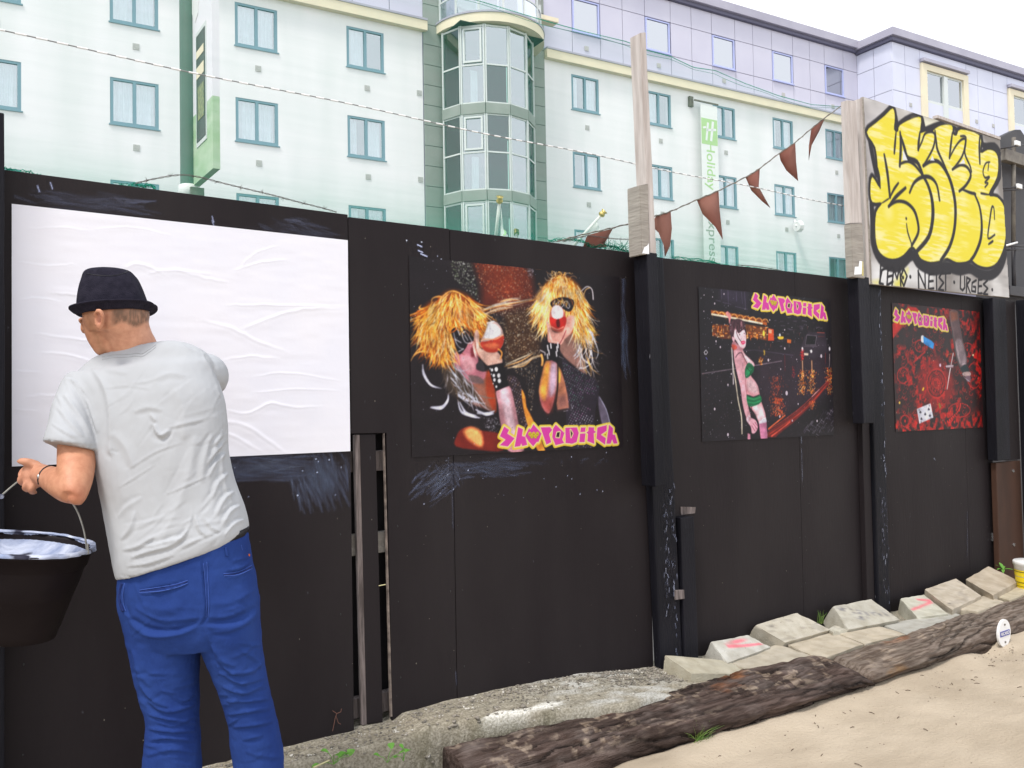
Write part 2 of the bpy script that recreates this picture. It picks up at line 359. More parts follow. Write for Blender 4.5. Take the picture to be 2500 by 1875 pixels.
# ledge: heightfield, higher by the hoarding, broken front edge
r4 = np.random.default_rng(5)
nx, ny = 680, 130
X, Y = np.meshgrid(np.linspace(-2.4, 8.2, nx), np.linspace(2.74, 3.30, ny))
n1 = vnoise((ny, nx), (10, 90), r4, 4); n2 = vnoise((ny, nx), (50, 300), r4, 1); n3 = vnoise((ny, nx), (3, 26), r4, 2)
edge = np.interp(X, [-2.4, 1.2, 1.5, 1.82, 2.07, 2.33, 2.6, 3.2, 8], [3.08, 3.035, 3.01, 2.985, 2.90, 2.86, 2.80, 2.80, 2.80])+.05*(n3-.5)
top = np.interp(X, [-2.4, 1.2, 1.7, 1.75, 2.2, 2.7, 3.2, 8], [.262, .262, .262, .285, .285, .26, .20, .12])
low = np.where(X < 3.3, .10, .06)
k = np.clip((Y-edge)/.03+.5, 0, 1); k = k*k*(3-2*k)
Z = low+(top-low)*k+.012*(n1-.5)+.006*(n2-.5)-.02*k*np.clip((3.1-Y)/.3, 0, 1)
hq = oZ(1030, 1868, .17); hole = np.exp(-(((X-hq[0])/.07)**2+((Y-hq[1])/.035)**2)); Z -= .12*hole             # the dark hole under the broken edge
c = np.ones((ny, nx, 3))*lin((150, 144, 130)); c *= (.80+.38*n2)[..., None]
warm = np.clip((n3-.5)*4, 0, 1)[..., None]; c = c*(1-.2*warm)+.2*warm*lin((165, 150, 125))
moss = (np.clip(1-np.abs(Y-edge+.03)/.07, 0, 1)*np.clip((n1-.35)*4, 0, 1)*(X < 2.3))[..., None]; c = c*(1-.75*moss)+.75*moss*lin((88, 84, 50))
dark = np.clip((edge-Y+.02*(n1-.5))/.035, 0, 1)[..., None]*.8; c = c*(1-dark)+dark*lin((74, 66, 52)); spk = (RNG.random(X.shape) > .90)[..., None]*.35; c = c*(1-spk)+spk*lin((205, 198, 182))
wx = (X-2.15)/.20; wy = (Y-2.93)/.035; white = (np.clip(1.3-wx**2-(wy+.8*wx*.2)**2+(n1-.5)*1.6, 0, 1)*np.clip((Y-edge)/.02, 0, 1))[..., None]; c = c*(1-white)+white*lin((238, 236, 228))*.9
pale = (np.clip((X-2.25)/.3, 0, 1)*np.clip((3.2-X)/.3, 0, 1)*np.clip((n1-.38)*3.5, 0, 1)*.7)[..., None]; c = c*(1-pale)+pale*lin((196, 196, 192))
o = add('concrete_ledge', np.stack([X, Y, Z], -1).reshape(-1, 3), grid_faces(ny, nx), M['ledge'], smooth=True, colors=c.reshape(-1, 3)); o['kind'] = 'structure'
def ledge_z(x, y): j = int((x+2.4)/10.6*(nx-1)); i = int((y-2.74)/.56*(ny-1)); return Z[min(max(i, 0), ny-1), min(max(j, 0), nx-1)]
# loose pebbles on the ledge
ico_v, ico_f = None, None
b = bmesh.new(); bmesh.ops.create_icosphere(b, subdivisions=1, radius=1); ico_v = np.array([v.co[:] for v in b.verts]); ico_f = np.array([[v.index for v in f.verts] for f in b.faces]); b.free()
def rocks(name, pts, m, smin, smax, rng, flat=.6):
    V = []; Fc = []
    for i, p in enumerate(pts):
        s_ = rng.uniform(smin, smax); v = ico_v*(1+.25*rng.standard_normal((len(ico_v), 1)))*s_*np.array([rng.uniform(.7, 1.4), rng.uniform(.7, 1.3), flat]); V.append(v+np.array(p)); Fc.append(ico_f+i*len(ico_v))
    return add(name, np.concatenate(V), np.concatenate(Fc), m)
pts = []
for _ in range(1500):
    x = r4.uniform(.9, 3.5); y = 3.19-abs(r4.normal(0, .12)); pts.append((x, y, ledge_z(x, y)+.002))
for _ in range(500):
    x = r4.uniform(2.75, 3.35); y = r4.uniform(2.95, 3.19); pts.append((x, y, ledge_z(x, y)+.003))
o = rocks('gravel', pts, M['pebble'], .0025, .007, r4); o['kind'] = 'stuff'; tag(o, 'small loose stones lying on the concrete ledge', 'gravel')
pts = [(x, y, ledge_z(x, y)+.006) for x, y in [(1.30+.9*r4.random(), 2.93+.07*r4.random()) for _ in range(46)]]
o = rocks('rubble', pts, M['pebble'], .006, .014, r4); o['kind'] = 'stuff'; tag(o, 'broken bits of stone and brick along the ledge edge', 'rubble')
pts = []
for _ in range(1300):
    x = r4.uniform(2.2, 8); y = 2.5-abs(r4.normal(0, .35)); j = int((x+1)/10.5*419); i = int((y+1.2)/4.2*299)
    pts.append((x, y, hs(np.array([[x]]), np.array([[y]]))[0, 0] if False else .055+.03*nS2[i, j]+.028*nS[i, j]+.028*math.exp(-((y-2.52)/.1)**2)))
tw = MB()
for _ in range(70):
    x = r4.uniform(2.4, 7.5); y = 2.47-abs(r4.normal(0, .25)); j = int((x+1)/10.5*419); i = int((y+1.2)/4.2*299); z_ = .058+.03*nS2[i, j]+.028*nS[i, j]+.028*math.exp(-((y-2.52)/.1)**2); a_ = r4.uniform(0, 3.1); l_ = r4.uniform(.01, .035)
    tw.tube([(x, y, z_), (x+l_*math.cos(a_)*.5, y+l_*math.sin(a_)*.5, z_+.003), (x+l_*math.cos(a_), y+l_*math.sin(a_), z_)], .0016, 4)
o = tw.build('twigs', M['debris']); o['kind'] = 'stuff'; tag(o, 'short dark twigs lying on the sand by the sleepers', 'twigs')
o = rocks('sand_debris', pts, M['debris'], .0012, .0048, r4, .35); o['kind'] = 'stuff'; tag(o, 'dark crumbs and bark bits scattered on the sand', 'debris')

# ================================================================== THE HOARDING
H = empty('hoarding', (3.2, 3.2, .2), 'long black painted plywood hoarding standing on the concrete ledge, pasted with four posters', 'hoarding')
HT = 2.295
seamX = oY(1110, 1300)[0]; seam3 = oY(1956, 1250)[0]; seam4 = oY(2362, 1300)[0]
def prism(P, y0, y1):   # polygon (X,Z) extruded in Y
    n = len(P); V = [(p[0], y0, p[1]) for p in P]+[(p[0], y1, p[1]) for p in P]
    return V, [tuple(range(n))]+[tuple(range(2*n-1, n-1, -1))]+[(i, i+n, (i+1) % n+n, (i+1) % n) for i in range(n)]
def panel(P, y0=3.2, name='plywood_panel', m='hoard', lbl=None, b=.0015):
    V, Fc = prism(P, y0, y0+.018); o = add(name, V, Fc, M[m], H); bev(o, b, 1)
    if lbl: o['label'] = lbl
    return o
panel([(-1.05, .22), (.155, .22), (.155, HT), (-1.05, HT)]); panel([(-2.3, .2), (-1.053, .2), (-1.053, HT), (-2.3, HT)])
panel([(.22, .24), (1.5375, .24), (1.5375, HT), (.22, HT+.004)])
panel([(1.5405, 1.421), (1.697, 1.419), (1.706, .25), (seamX-.0015, .25), (seamX-.0015, HT-.006), (1.5405, HT-.009)], lbl='plywood panel with a tall slot cut out of its left edge')
panel([(seamX+.0015, .2), (3.18, .17), (3.18, 2.285), (seamX+.0015, HT-.008)])
panel([(3.26, .12), (seam3-.001, .1), (seam3-.001, HT-.004), (3.26, HT-.018)])
panel([(seam3+.001, .1), (5.08, .1), (5.08, HT-.002), (seam3+.001, HT-.004)])
panel([(5.20, .1), (seam4-.001, .1), (seam4-.001, HT-.02), (5.20, HT-.02)], y0=3.19)
panel([(seam4+.001, .1), (6.72, .1), (6.72, HT-.02), (seam4+.001, HT-.02)], y0=3.19)
# what is seen through the slot
MB().box(1.50, 1.76, 3.30, 3.32, .22, 1.5).build('backing_board', M['slot_dark'], H)
for ya, yb, mm in ((1101, 1150, 'raw_edge'), (1301, 1352, 'bare_grey'), (1697, 1745, 'raw_edge')):
    za, zb = oY(905, ya, 3.25)[2], oY(905, yb, 3.25)[2]; MB().box(1.50, 1.76, 3.245, 3.285, zb, za).build('rail', M[mm], H, bevel=.003)
def quadboard(pts, Y, d, m, name, parent, bevel=.003, **kw):   # four photo corners on the plane Y, thickness d behind
    a = [oY(*p, Y) for p in pts]; V = [(q[0], Y, q[2]) for q in a]+[(q[0], Y+d, q[2]) for q in a]
    o = add(name, V, [(0, 1, 2, 3), (7, 6, 5, 4), (0, 4, 5, 1), (1, 5, 6, 2), (2, 6, 7, 3), (3, 7, 4, 0)], M[m], parent, **kw)
    if bevel: bev(o, bevel)
    return o
quadboard([(896, 1768), (935, 1764), (917, 1060), (879, 1061)], 3.205, .022, 'hoard', 'batten', H)
quadboard([(884, 1772), (897, 1770), (879, 1061), (866, 1062)], 3.207, .022, 'raw_edge', 'split_batten', H, bevel=.004)['label'] = 'grey splintered timber edge in the slot'
quadboard([(954, 1750), (958, 1749), (939, 1058), (937, 1058)], 3.1985, .012, 'ply_edge', 'raw_edge_strip', H, bevel=0)
# upright posts, painted black, in front of the joints
def postbox(name, x0, x1, y0, y1, z0, z1, m, lean=0., parent=H, bevel=.004, **kw):
    dx = lean*(z1-z0); V = [(x0-dx*0, y0, z0), (x1, y0, z0), (x1, y1, z0), (x0, y1, z0), (x0+dx, y0, z1), (x1+dx, y0, z1), (x1+dx, y1, z1), (x0+dx, y1, z1)]
    nseg = 14; v2 = []; f2 = []
    for i in range(nseg+1):
        t = i/nseg
        for k in range(4):
            p = np.array(V[k])*(1-t)+np.array(V[k+4])*t; p[:2] += (mnoise.noise(Vector((p[0]*3+k*7, z0+i*.9, 1.3))))*.003; v2.append(p)
    for i in range(nseg):
        for k in range(4): f2.append((i*4+k, i*4+(k+1) % 4, (i+1)*4+(k+1) % 4, (i+1)*4+k))
    f2 += [(3, 2, 1, 0), tuple(nseg*4+k for k in range(4))]
    o = add(name, v2, f2, M[m], parent, **kw)
    b = bmesh.new(); b.from_mesh(o.data); bmesh.ops.recalc_face_normals(b, faces=b.faces)
    eg = [e for e in b.edges if len(e.link_faces) == 2 and e.calc_face_angle() > .6]; bmesh.ops.bevel(b, geom=eg, offset=bevel, segments=2, affect='EDGES', profile=.6); b.to_mesh(o.data); b.free(); return o
postbox('post', .16, oY(11, 800, 3.13)[0], 3.13, 3.20, .2, 2.46, 'post_black')['label'] = 'black post at the far left end'
# joint A (between the second and third poster)
postbox('post', 3.185, 3.345, 3.15, 3.20, .12, 2.27, 'post_black', -.035, bevel=.012)['label'] = 'wide scuffed black post'
postbox('post', 3.076, 3.146, 3.055, 3.149, 1.12, 2.262, 'post_black', -.018)
postbox('post', 3.345, 3.445, 3.14, 3.20, .12, .94, 'post_black', -.01)['label'] = 'short black post beside the wide scuffed one'
postbox('batten', 3.262, 3.30, 3.185, 3.20, .3, 2.24, 'hoard', -.02)
quadboard([(1650, 1465), (1672, 1462), (1671, 1440), (1649, 1441)], 3.137, .01, 'raw_edge', 'chipped_patch', H)
quadboard([(1663, 1257), (1697, 1253), (1699, 1238), (1662, 1237)], 3.196, .003, 'raw_edge', 'notch', H, bevel=0)
# joint B (left of the fourth poster)
postbox('post', 5.10, 5.235, 3.145, 3.20, .1, 2.262, 'post_black', -.0, bevel=.01)['label'] = 'wide scuffed black post'
postbox('post', 4.885, 5.005, 3.075, 3.149, 1.385, 2.285, 'post_black', -.018)
postbox('batten', 5.01, 5.09, 3.165, 3.20, .1, 2.27, 'hoard')
# right hand end
postbox('post', 6.60, 6.80, 3.10, 3.17, 1.075, 2.262, 'post_black', .01)
postbox('post', 6.83, 7.02, 3.13, 3.17, 1.065, 2.262, 'hoard', .0)
postbox('post', 7.03, 7.15, 3.02, 3.13, .1, 2.27, 'post_black', .0)
pn = MB().box(6.64, 7.02, 3.13, 3.17, .1, 1.058).build('rusty_panel', M['rust'], H, bevel=.006); pn['label'] = 'rusty brown lower panel'
for p in ((2475, 1150), (2477, 1330)):
    q = oY(*p, 3.12); V, Fc = tubev([q, q+np.array([0, .012, 0])], .012, 8); add('bolt', V, Fc, M['steel'], pn)
q = oY(2436, 1322, 3.15); MB().box(q[0]-.008, q[0]+.02, 3.14, 3.19, q[2]-.008, q[2]).box(q[0]-.008, q[0], 3.14, 3.19, q[2]-.008, q[2]+.06).build('hook', M['steel'], H)
# short nail sticking out in the slot
q = oY(925, 1430, 3.19); V, Fc = tubev([q, oY(941, 1427, 3.19)], .002, 6); add('nail', V, Fc, M['straw'], H)

# ---- dried paste smears on the black paint (flat marks, partly transparent)
def smear(x0, x1, z0, z1, fn, Y=3.1985, res=.003):
    cv = Cv(x0, x1, z0, z1, res, Y, bg=(120, 130, 165, 0)); fn(cv); o = cv.mesh('paste_smear', M['smear'], H, Y, alpha=True, gain=.85); return o
def strokes(cv, cx, cz, sx_, sz_, n, ang, ln, wd, col, rng, amax=.5):
    for _ in range(n):
        x = rng.normal(cx, sx_); z = rng.normal(cz, sz_); a = ang+rng.normal(0, .12); l = ln*rng.uniform(.3, 1.2)
        p = [(x, z), (x+l*.5*math.cos(a), z+l*.5*math.sin(a)+rng.normal(0, .003)), (x+l*math.cos(a), z+l*math.sin(a))]
        cv.line(p, wd*rng.uniform(.5, 2.2), (*col, 255*amax*rng.uniform(.08, .62)), soft=.009, raw=True, taper=True)
def sm1(cv):
    r = np.random.default_rng(1)
    strokes(cv, .55, 2.225, .08, .014, 60, -.05, .13, .004, (150, 160, 195), r, .35); strokes(cv, 1.32, 2.215, .07, .014, 60, -.2, .10, .004, (140, 150, 190), r, .3)
    for p in ((.437, 2.26), (.475, 2.275), (1.0, 2.225), (1.0, 2.21)): cv.line([p, (p[0]+.006, p[1]-.02)], .004, (200, 205, 235, 200), raw=True)
    strokes(cv, .66, 2.25, .05, .006, 12, -.1, .07, .003, (190, 195, 225), r, .6); strokes(cv, 1.32, 2.245, .03, .004, 7, -.15, .06, .003, (190, 195, 225), r, .6)
smear(.37, 1.53, 2.18, 2.29, sm1)
def sm2(cv):
    r = np.random.default_rng(2)
    strokes(cv, 1.12, 1.31, .10, .022, 190, -.08, .16, .006, (110, 128, 165), r, .45)
    strokes(cv, 1.40, 1.28, .05, .04, 260, -1.25, .10, .006, (125, 145, 180), r, .5)
    strokes(cv, 1.13, 1.305, .06, .01, 22, .1, .09, .004, (190, 205, 230), r, .6)
    for _ in range(14): cv.dot((r.uniform(.95, 1.52), r.uniform(1.18, 1.34)), r.uniform(.0015, .003), (220, 225, 240, 255), raw=True)
smear(.85, 1.535, 1.12, 1.352, sm2)
def sm3(cv):
    r = np.random.default_rng(3)
    strokes(cv, 2.13, 1.255, .10, .014, 110, -.05, .12, .005, (120, 138, 170), r, .45); strokes(cv, 1.88, 1.19, .045, .03, 60, .62, .09, .005, (150, 165, 195), r, .6)
    strokes(cv, 2.0, 1.25, .03, .02, 40, -.9, .05, .004, (160, 175, 200), r, .5); strokes(cv, 2.5, 1.25, .2, .02, 16, .2, .04, .004, (150, 160, 185), r, .4)
    for _ in range(20): cv.dot((r.uniform(1.75, 2.9), r.uniform(1.1, 1.30)), r.uniform(.0012, .003), (215, 220, 235, 255), raw=True)
smear(1.74, 3.0, 1.09, 1.30, sm3)
def sm4(cv):
    r = np.random.default_rng(4)
    a = oY(1523, 700); b_ = oY(1526, 830)
    strokes(cv, a[0]-.005, a[2], .006, .06, 26, -1.5, .07, .005, (150, 165, 205), r, .5); strokes(cv, b_[0]-.01, b_[2]+.02, .012, .06, 55, -1.5, .1, .006, (120, 145, 185), r, .5)
    q = oY(1500, 662); cv.line([(q[0], q[2]), (q[0]+.03, q[2]-.002), (q[0]+.045, q[2]-.02)], .009, (195, 200, 230, 255), raw=True)
smear(2.85, 3.07, 1.6, 2.15, sm4)
def sm5(cv):
    r = np.random.default_rng(6)
    for _ in range(9): cv.dot((r.uniform(cv.x[0], cv.x[-1]), r.uniform(cv.z[0], cv.z[-1])), r.uniform(.002, .005), (210, 215, 225, 255), raw=True)
    for px, py in ((1024, 612), (1030, 620), (1035, 622), (1022, 598)):
        q = oY(px, py); cv.line([(q[0]-.006, q[2]), (q[0]+.014, q[2]-.006)], .006, (190, 195, 225, 255), raw=True)
smear(1.80, 2.0, 2.10, 2.22, sm5)
def drips(pts, x0, x1, z0, z1, Y):
    def fn(cv):
        for P, wdt in pts: cv.line([(oY(*p, Y)[0], oY(*p, Y)[2]) for p in P], wdt, (185, 185, 190, 200), raw=True, taper=True)
    smear(x0, x1, z0, z1, fn, Y, .0035)
drips([([(1956, 1063), (1957, 1082)], .02), ([(1957, 1095), (1958, 1130)], .007), ([(1958, 1135), (1959, 1175)], .004)], 4.42, 4.62, .95, 1.32, 3.1985)
drips([([(1095, 1108), (1094, 1180)], .003), ([(1104, 1180), (1106, 1290)], .003), ([(1113, 1640), (1114, 1672)], .004)], 1.93, 2.02, .25, 1.31, 3.1985)
drips([([(2362, 1290), (2362, 1370)], .006), ([(2362, 1250), (2361, 1280)], .005), ([(2280, 1118), (2284, 1124)], .02)], 5.8, 6.4, .4, 1.2, 3.1885)
def scuff(Y, x0, x1, z0, z1, seed, n, xs):
    def fn(cv):
        r = np.random.default_rng(seed)
        for _ in range(n):
            z = r.uniform(z0+.02, z1-.02); x = xs(z)+r.normal(0, .010)
            cv.line([(x, z), (x+r.normal(0, .004), z-r.uniform(.004, .028))], r.uniform(.002, .006), (175, 178, 190, 255*r.uniform(.4, 1)), raw=True)
    smear(x0, x1, z0, z1, fn, Y, .003)
scuff(3.1465, 3.215, 3.325, .2, 1.25, 5, 36, lambda z: 3.305-.035*z*.6+.0)
scuff(3.1465, 3.20, 3.30, .45, 1.1, 15, 30, lambda z: 3.235)
scuff(3.1415, 5.11, 5.235, .2, 2.25, 8, 46, lambda z: 5.215)
scuff(3.1415, 5.11, 5.235, .3, 1.0, 9, 30, lambda z: 5.17)

rs_ = np.random.default_rng(77); pts = []
for _ in range(260):
    x = rs_.uniform(.35, 6.6); z = rs_.uniform(.35, 2.25); pts.append((x, 3.1992 if x < 5.1 else 3.1892, z))
for sx_ in (.40, 1.50, 1.74, seamX-.03, seamX+.03, 3.05, 3.50, seam3-.03, seam3+.03, 5.35):
    for z in np.arange(.42, 2.25, .31): pts.append((sx_+rs_.normal(0, .008), 3.1992 if sx_ < 5.1 else 3.1892, z+rs_.normal(0, .02)))
def specksm(name, pts, m, smin, smax, rng):
    V = []; Fc = []
    for i, p in enumerate(pts): sc_ = rng.uniform(smin, smax); V.append(ico_v*sc_*np.array([1, .25, rng.uniform(.8, 2)])+np.array(p)); Fc.append(ico_f+i*len(ico_v))
    return add(name, np.concatenate(V), np.concatenate(Fc), m, H)
specksm('paint_speck', pts[:190], M['greymetal'], .0008, .0022, rs_)['kind'] = 'stuff'
specksm('screw_head', pts[260:], M['blackprint'], .0028, .0036, rs_)['kind'] = 'stuff'
# ---- the two bare timbers carrying the net, and the framing beside the graffiti board
T1 = empty('timber_upright', oY(1590, 640, 3.07), 'tall bare softwood upright leaning left above the hoarding, standing free of the graffiti board', 'timber post', 'bare uprights above the hoarding')
def quadpost(name, lo_l, lo_r, hi_l, hi_r, Y, d, m, parent, **kw):
    a = [oY(*p, Y) for p in (lo_l, lo_r, hi_r, hi_l)]; nseg = 12; V = []; Fc = []
    for i in range(nseg+1):
        t = i/nseg; l = a[0]*(1-t)+a[3]*t; r = a[1]*(1-t)+a[2]*t; e = .0006*math.sin(i*1.7)
        V += [(l[0]+e, Y, l[2]), (r[0]+e, Y, r[2]), (r[0]+e, Y+d, r[2]), (l[0]+e, Y+d, l[2])]
    for i in range(nseg):
        for k in range(4): Fc.append((i*4+k, i*4+(k+1) % 4, (i+1)*4+(k+1) % 4, (i+1)*4+k))
    Fc += [(3, 2, 1, 0), tuple(nseg*4+k for k in range(4))]
    o = add(name, V, Fc, M[m], parent, **kw)
    b = bmesh.new(); b.from_mesh(o.data); bmesh.ops.recalc_face_normals(b, faces=b.faces)
    eg = [e for e in b.edges if e.calc_face_angle(0) > .6]; bmesh.ops.bevel(b, geom=eg, offset=.003, segments=2, affect='EDGES'); b.to_mesh(o.data); b.free(); return o
quadpost('batten', (1588, 640), (1604, 637), (1563, 80), (1577, 78), 3.06, .075, 'bare', T1)
quadpost('stub', (1567, 622), (1586, 620), (1562, 452), (1583, 448), 3.055, .09, 'bare_grey', T1)
cv = Cv(oY(1569, 600, 3.0535)[0]-.01, oY(1586, 600, 3.0535)[0]-.004, oY(1580, 620, 3.0535)[2], oY(1580, 590, 3.0535)[2], .002, 3.0535, bg=(235, 235, 238, 0))
cv.poly([(cv.x[0]+.006, cv.z[0]), (cv.x[-1], cv.z[0]), (cv.x[-1], cv.z[-1]-.005), (cv.x[0]+.04, cv.z[-1]-.02), (cv.x[0]+.02, cv.z[-1]-.03)], (240, 240, 242, 255), raw=True); cv.mesh('white_paint_patch', M['smear'], T1, alpha=True)
T2 = empty('timber_upright', oY(2070, 660, 3.09), 'bare softwood upright with white dabs, fixed to the left edge of the graffiti board', 'timber post', 'bare uprights above the hoarding')
quadpost('batten', (2078, 545), (2105, 545), (2068, 244), (2090, 246), 3.08, .045, 'bare', T2)
quadpost('stub', (2083, 676), (2112, 680), (2078, 546), (2106, 545), 3.07, .05, 'bare_grey', T2)
quadpost('side_batten', (2117, 693), (2128, 694), (2101, 240), (2110, 238), 3.11, .05, 'bare', T2)
cv = Cv(oY(2085, 660, 3.0685)[0], oY(2108, 660, 3.0685)[0], oY(2095, 672, 3.0685)[2], oY(2095, 636, 3.0685)[2], .003, 3.0685, bg=(240, 240, 240, 0))
x0_, x1_, z0_, z1_ = cv.x[0], cv.x[-1], cv.z[0], cv.z[-1]; wv = x1_-x0_; hv = z1_-z0_
cv.poly([(x0_, z0_), (x0_+.1*wv, z0_+.55*hv), (x0_+.5*wv, z0_+.6*hv), (x0_+.6*wv, z1_), (x0_+.9*wv, z1_), (x0_+.8*wv, z0_+.1*hv)], (245, 245, 245, 255), raw=True); cv.poly([(x0_+.85*wv, z0_), (x1_, z0_), (x1_, z1_), (x0_+.92*wv, z1_)], (225, 200, 60, 200), raw=True)
cv.mesh('white_paint_patch', M['smear'], T2, alpha=True)

# ================================================================== POSTERS
GAIN = .66
LOGO = {
 'S': [(200, 75), (280, 130), (250, 190), (370, 270), (260, 402), (128, 382), (225, 290), (130, 235)],
 'h': [(430, 85), (507, 120), (490, 230), (545, 245), (577, 375), (495, 395), (478, 350), (462, 396), (370, 410)],
 'O': [(680, 40), (810, 190), (760, 330), (735, 325), (675, 400), (600, 320), (545, 230), (605, 105), (630, 125)],
 'r': [(795, 90), (950, 85), (985, 130), (935, 200), (970, 330), (890, 372)],
 'o': [(1045, 45), (1185, 180), (1150, 290), (1180, 345), (1040, 382), (985, 250), (1000, 110)],
 'd': [(1200, 95), (1390, 90), (1420, 180), (1385, 330), (1310, 358), (1205, 345)],
 'i': [(1455, 92), (1532, 90), (1525, 165), (1445, 167)], 'i2': [(1440, 192), (1530, 187), (1515, 332), (1430, 332)],
 't': [(1580, 85), (1670, 92), (1670, 140), (1705, 165), (1665, 187), (1675, 360), (1560, 315), (1570, 200), (1545, 170), (1578, 150)],
 'c': [(1725, 92), (1880, 52), (1875, 145), (1782, 210), (1862, 265), (1850, 372), (1710, 275)],
 'H': [(1915, 45), (1982, 105), (1975, 205), (2015, 212), (2055, 350), (1990, 357), (1965, 290), (1940, 357), (1872, 357)]}
def logo(cv, xf=None):
    def tr(P):
        r = np.array([oY(1200+x*.14919, 1030+y*.14919)[[0, 2]] for x, y in P]); return xf(r) if xf else r
    L = {k: tr(v) for k, v in LOGO.items()}; sc = (L['H'][4][0]-L['S'][0][0])/.70
    for k, P in L.items(): cv.line(P, .024*sc, (250, 222, 70), raw=True, closed=True)
    for k, P in L.items(): cv.line(P+np.array([-.004*sc, -.003*sc]), .020*sc, (250, 215, 60), raw=True, closed=True)
    for k, P in L.items(): cv.line(P, .011*sc, (255, 240, 170), raw=True, closed=True)
    for k, P in L.items(): cv.poly(P, (236, 66, 178), raw=True)
    for P in ([(1065, 175), (1110, 165), (1100, 250), (1050, 245)], [(1285, 130), (1320, 190), (1295, 250)]):
        q = tr(P); cv.line(q, .010*sc, (255, 240, 170), raw=True, closed=True); cv.poly(q, (45, 32, 35), raw=True)
    for x, y in ((622, 200), (682, 200), (742, 200), (652, 238), (712, 238)):
        q = tr([(x, y)])[0]; cv.dot(q, .0105*sc, (120, 90, 20), raw=True); cv.dot(q+np.array([0, .001]), .0095*sc, (250, 225, 60), raw=True); cv.line([q+np.array([-.005, -.002])*sc, q+np.array([.005, -.002])*sc], .0022*sc, (110, 80, 20), raw=True)
        for e in (-.003, .003): cv.dot(q+np.array([e, .004])*sc, .0013*sc, (90, 60, 20), raw=True)
def photo(cv, rng, con=1.22, amt=.20, noise_=.02):
    c = cv.c[..., :3]; b_ = c.copy()
    for ax in (0, 1): b_ = (np.roll(b_, 1, ax)+b_*2+np.roll(b_, -1, ax))/4
    sh = vnoise(cv.X.shape, (18, 24), rng, 3)[..., None]; fine = vnoise(cv.X.shape, (110, 150), rng, 2)[..., None]; lum = b_.mean(-1, keepdims=True)
    f = 1+(sh-.5)*2*amt*1.6*np.clip(lum*2, 0, 1)+(fine-.5)*.14*np.clip(lum*1.5, .2, 1); c = b_*f
    lum = c.mean(-1, keepdims=True); c = lum+(c-lum)*1.12; c = np.clip((c-.34)*con+.34, 0, 1)*.98+.004; cv.c[..., :3] = np.clip(c+rng.normal(0, noise_*.5, c.shape[:2]+(1,)), 0, 1)
def inpoly(P, n, rng):
    P = np.array(P, float); o = []; lo, hi = P.min(0), P.max(0)
    while len(o) < n:
        q = rng.uniform(lo, hi); c = False
        for i in range(len(P)):
            a, b = P[i], P[(i+1) % len(P)]
            if (a[1] > q[1]) != (b[1] > q[1]) and q[0] < (b[0]-a[0])*(q[1]-a[1])/(b[1]-a[1])+a[0]: c = not c
        if c: o.append(q)
    return np.array(o)
def hair(cv, P, n, fn, ln, wd, cols, rng, curl=.2):
    for q in inpoly(P, n, rng):
        a = fn(*q)+rng.normal(0, .22); l = ln*rng.uniform(.5, 1.3); k = rng.normal(0, curl); pts = [q]
        for _ in range(5): pts.append(pts[-1]+np.array([math.cos(a), math.sin(a)])*l/5); a += k
        cv.line(pts, wd*rng.uniform(.5, 1.4), cols[rng.integers(len(cols))], taper=True, sm=0)
def fishnet(cv, P, sp, cols, rng, r=.0022, ang=.5):
    P = np.array(P, float); lo, hi = P.min(0), P.max(0)
    for i in range(-80, 160):
        for j in range(-80, 160):
            x = lo[0]+i*sp*math.cos(ang)-j*sp*math.sin(ang); y = lo[1]+i*sp*math.sin(ang)+j*sp*math.cos(ang)
            if not (lo[0] < x < hi[0] and lo[1] < y < hi[1]): continue
            c = False
            for k in range(len(P)):
                a, b = P[k], P[(k+1) % len(P)]
                if (a[1] > y) != (b[1] > y) and x < (b[0]-a[0])*(y-a[1])/(b[1]-a[1])+a[0]: c = not c
            if c and rng.random() < .8: cv.dot((x, y), r*rng.uniform(.6, 1.2), cols[rng.integers(len(cols))])
def specks(cv, P, n, cols, rng, r0=.001, r1=.003, soft=None):
    for q in inpoly(P, n, rng): cv.dot(q, rng.uniform(r0, r1), cols[rng.integers(len(cols))], soft=soft, ar=rng.uniform(.5, 1.2))
LUM = (255,)

# ---- poster 2: two people in straw coloured wigs drinking
rp = np.random.default_rng(21)
cv = Cv(1.812, 3.0, 1.315, 2.152, .0028, 3.2, bg=(36, 30, 34, 255), T=(980, 620, .3014)); cv2 = cv
nzm = vnoise(cv.X.shape, (6, 8), rp, 3)[..., None]; cv.c[..., :3] *= .85+.3*nzm
cv.poly([(575, 40), (1000, 90), (1060, 200), (1080, 420), (820, 480), (640, 430), (640, 250)], (104, 48, 34, 235), soft=.05)
cv.poly([(830, 480), (1090, 430), (1120, 800), (860, 900), (820, 700)], (74, 50, 34, 220), soft=.05)
cv.poly([(700, 60), (930, 85), (960, 330), (760, 340)], (140, 62, 38, 150), soft=.09)
specks(cv, [(575, 45), (1000, 95), (1070, 350), (800, 420), (640, 250)], 900, [(170, 90, 55), (200, 120, 80), (190, 175, 160), (90, 35, 25), (150, 80, 45)], rp, .0008, .0026)
specks(cv, [(380, 30), (560, 45), (640, 420), (560, 330), (420, 200)], 330, [(120, 130, 110), (190, 200, 180), (85, 100, 70), (230, 235, 230)], rp, .0008, .0026)
specks(cv, [(640, 450), (1090, 400), (1120, 800), (1050, 1300), (1000, 1000), (830, 900), (840, 620)], 1300, [(150, 150, 140), (215, 215, 205), (120, 95, 70), (95, 80, 60), (200, 180, 150)], rp, .0007, .0024)
specks(cv, [(1010, 100), (1070, 120), (1060, 200), (1020, 180)], 60, [(220, 215, 225), (140, 130, 140)], rp, .0008, .0025)
specks(cv, [(1500, 400), (1600, 500), (1640, 1100), (1560, 1000)], 110, [(150, 150, 150), (90, 90, 100)], rp, .0006, .0018)
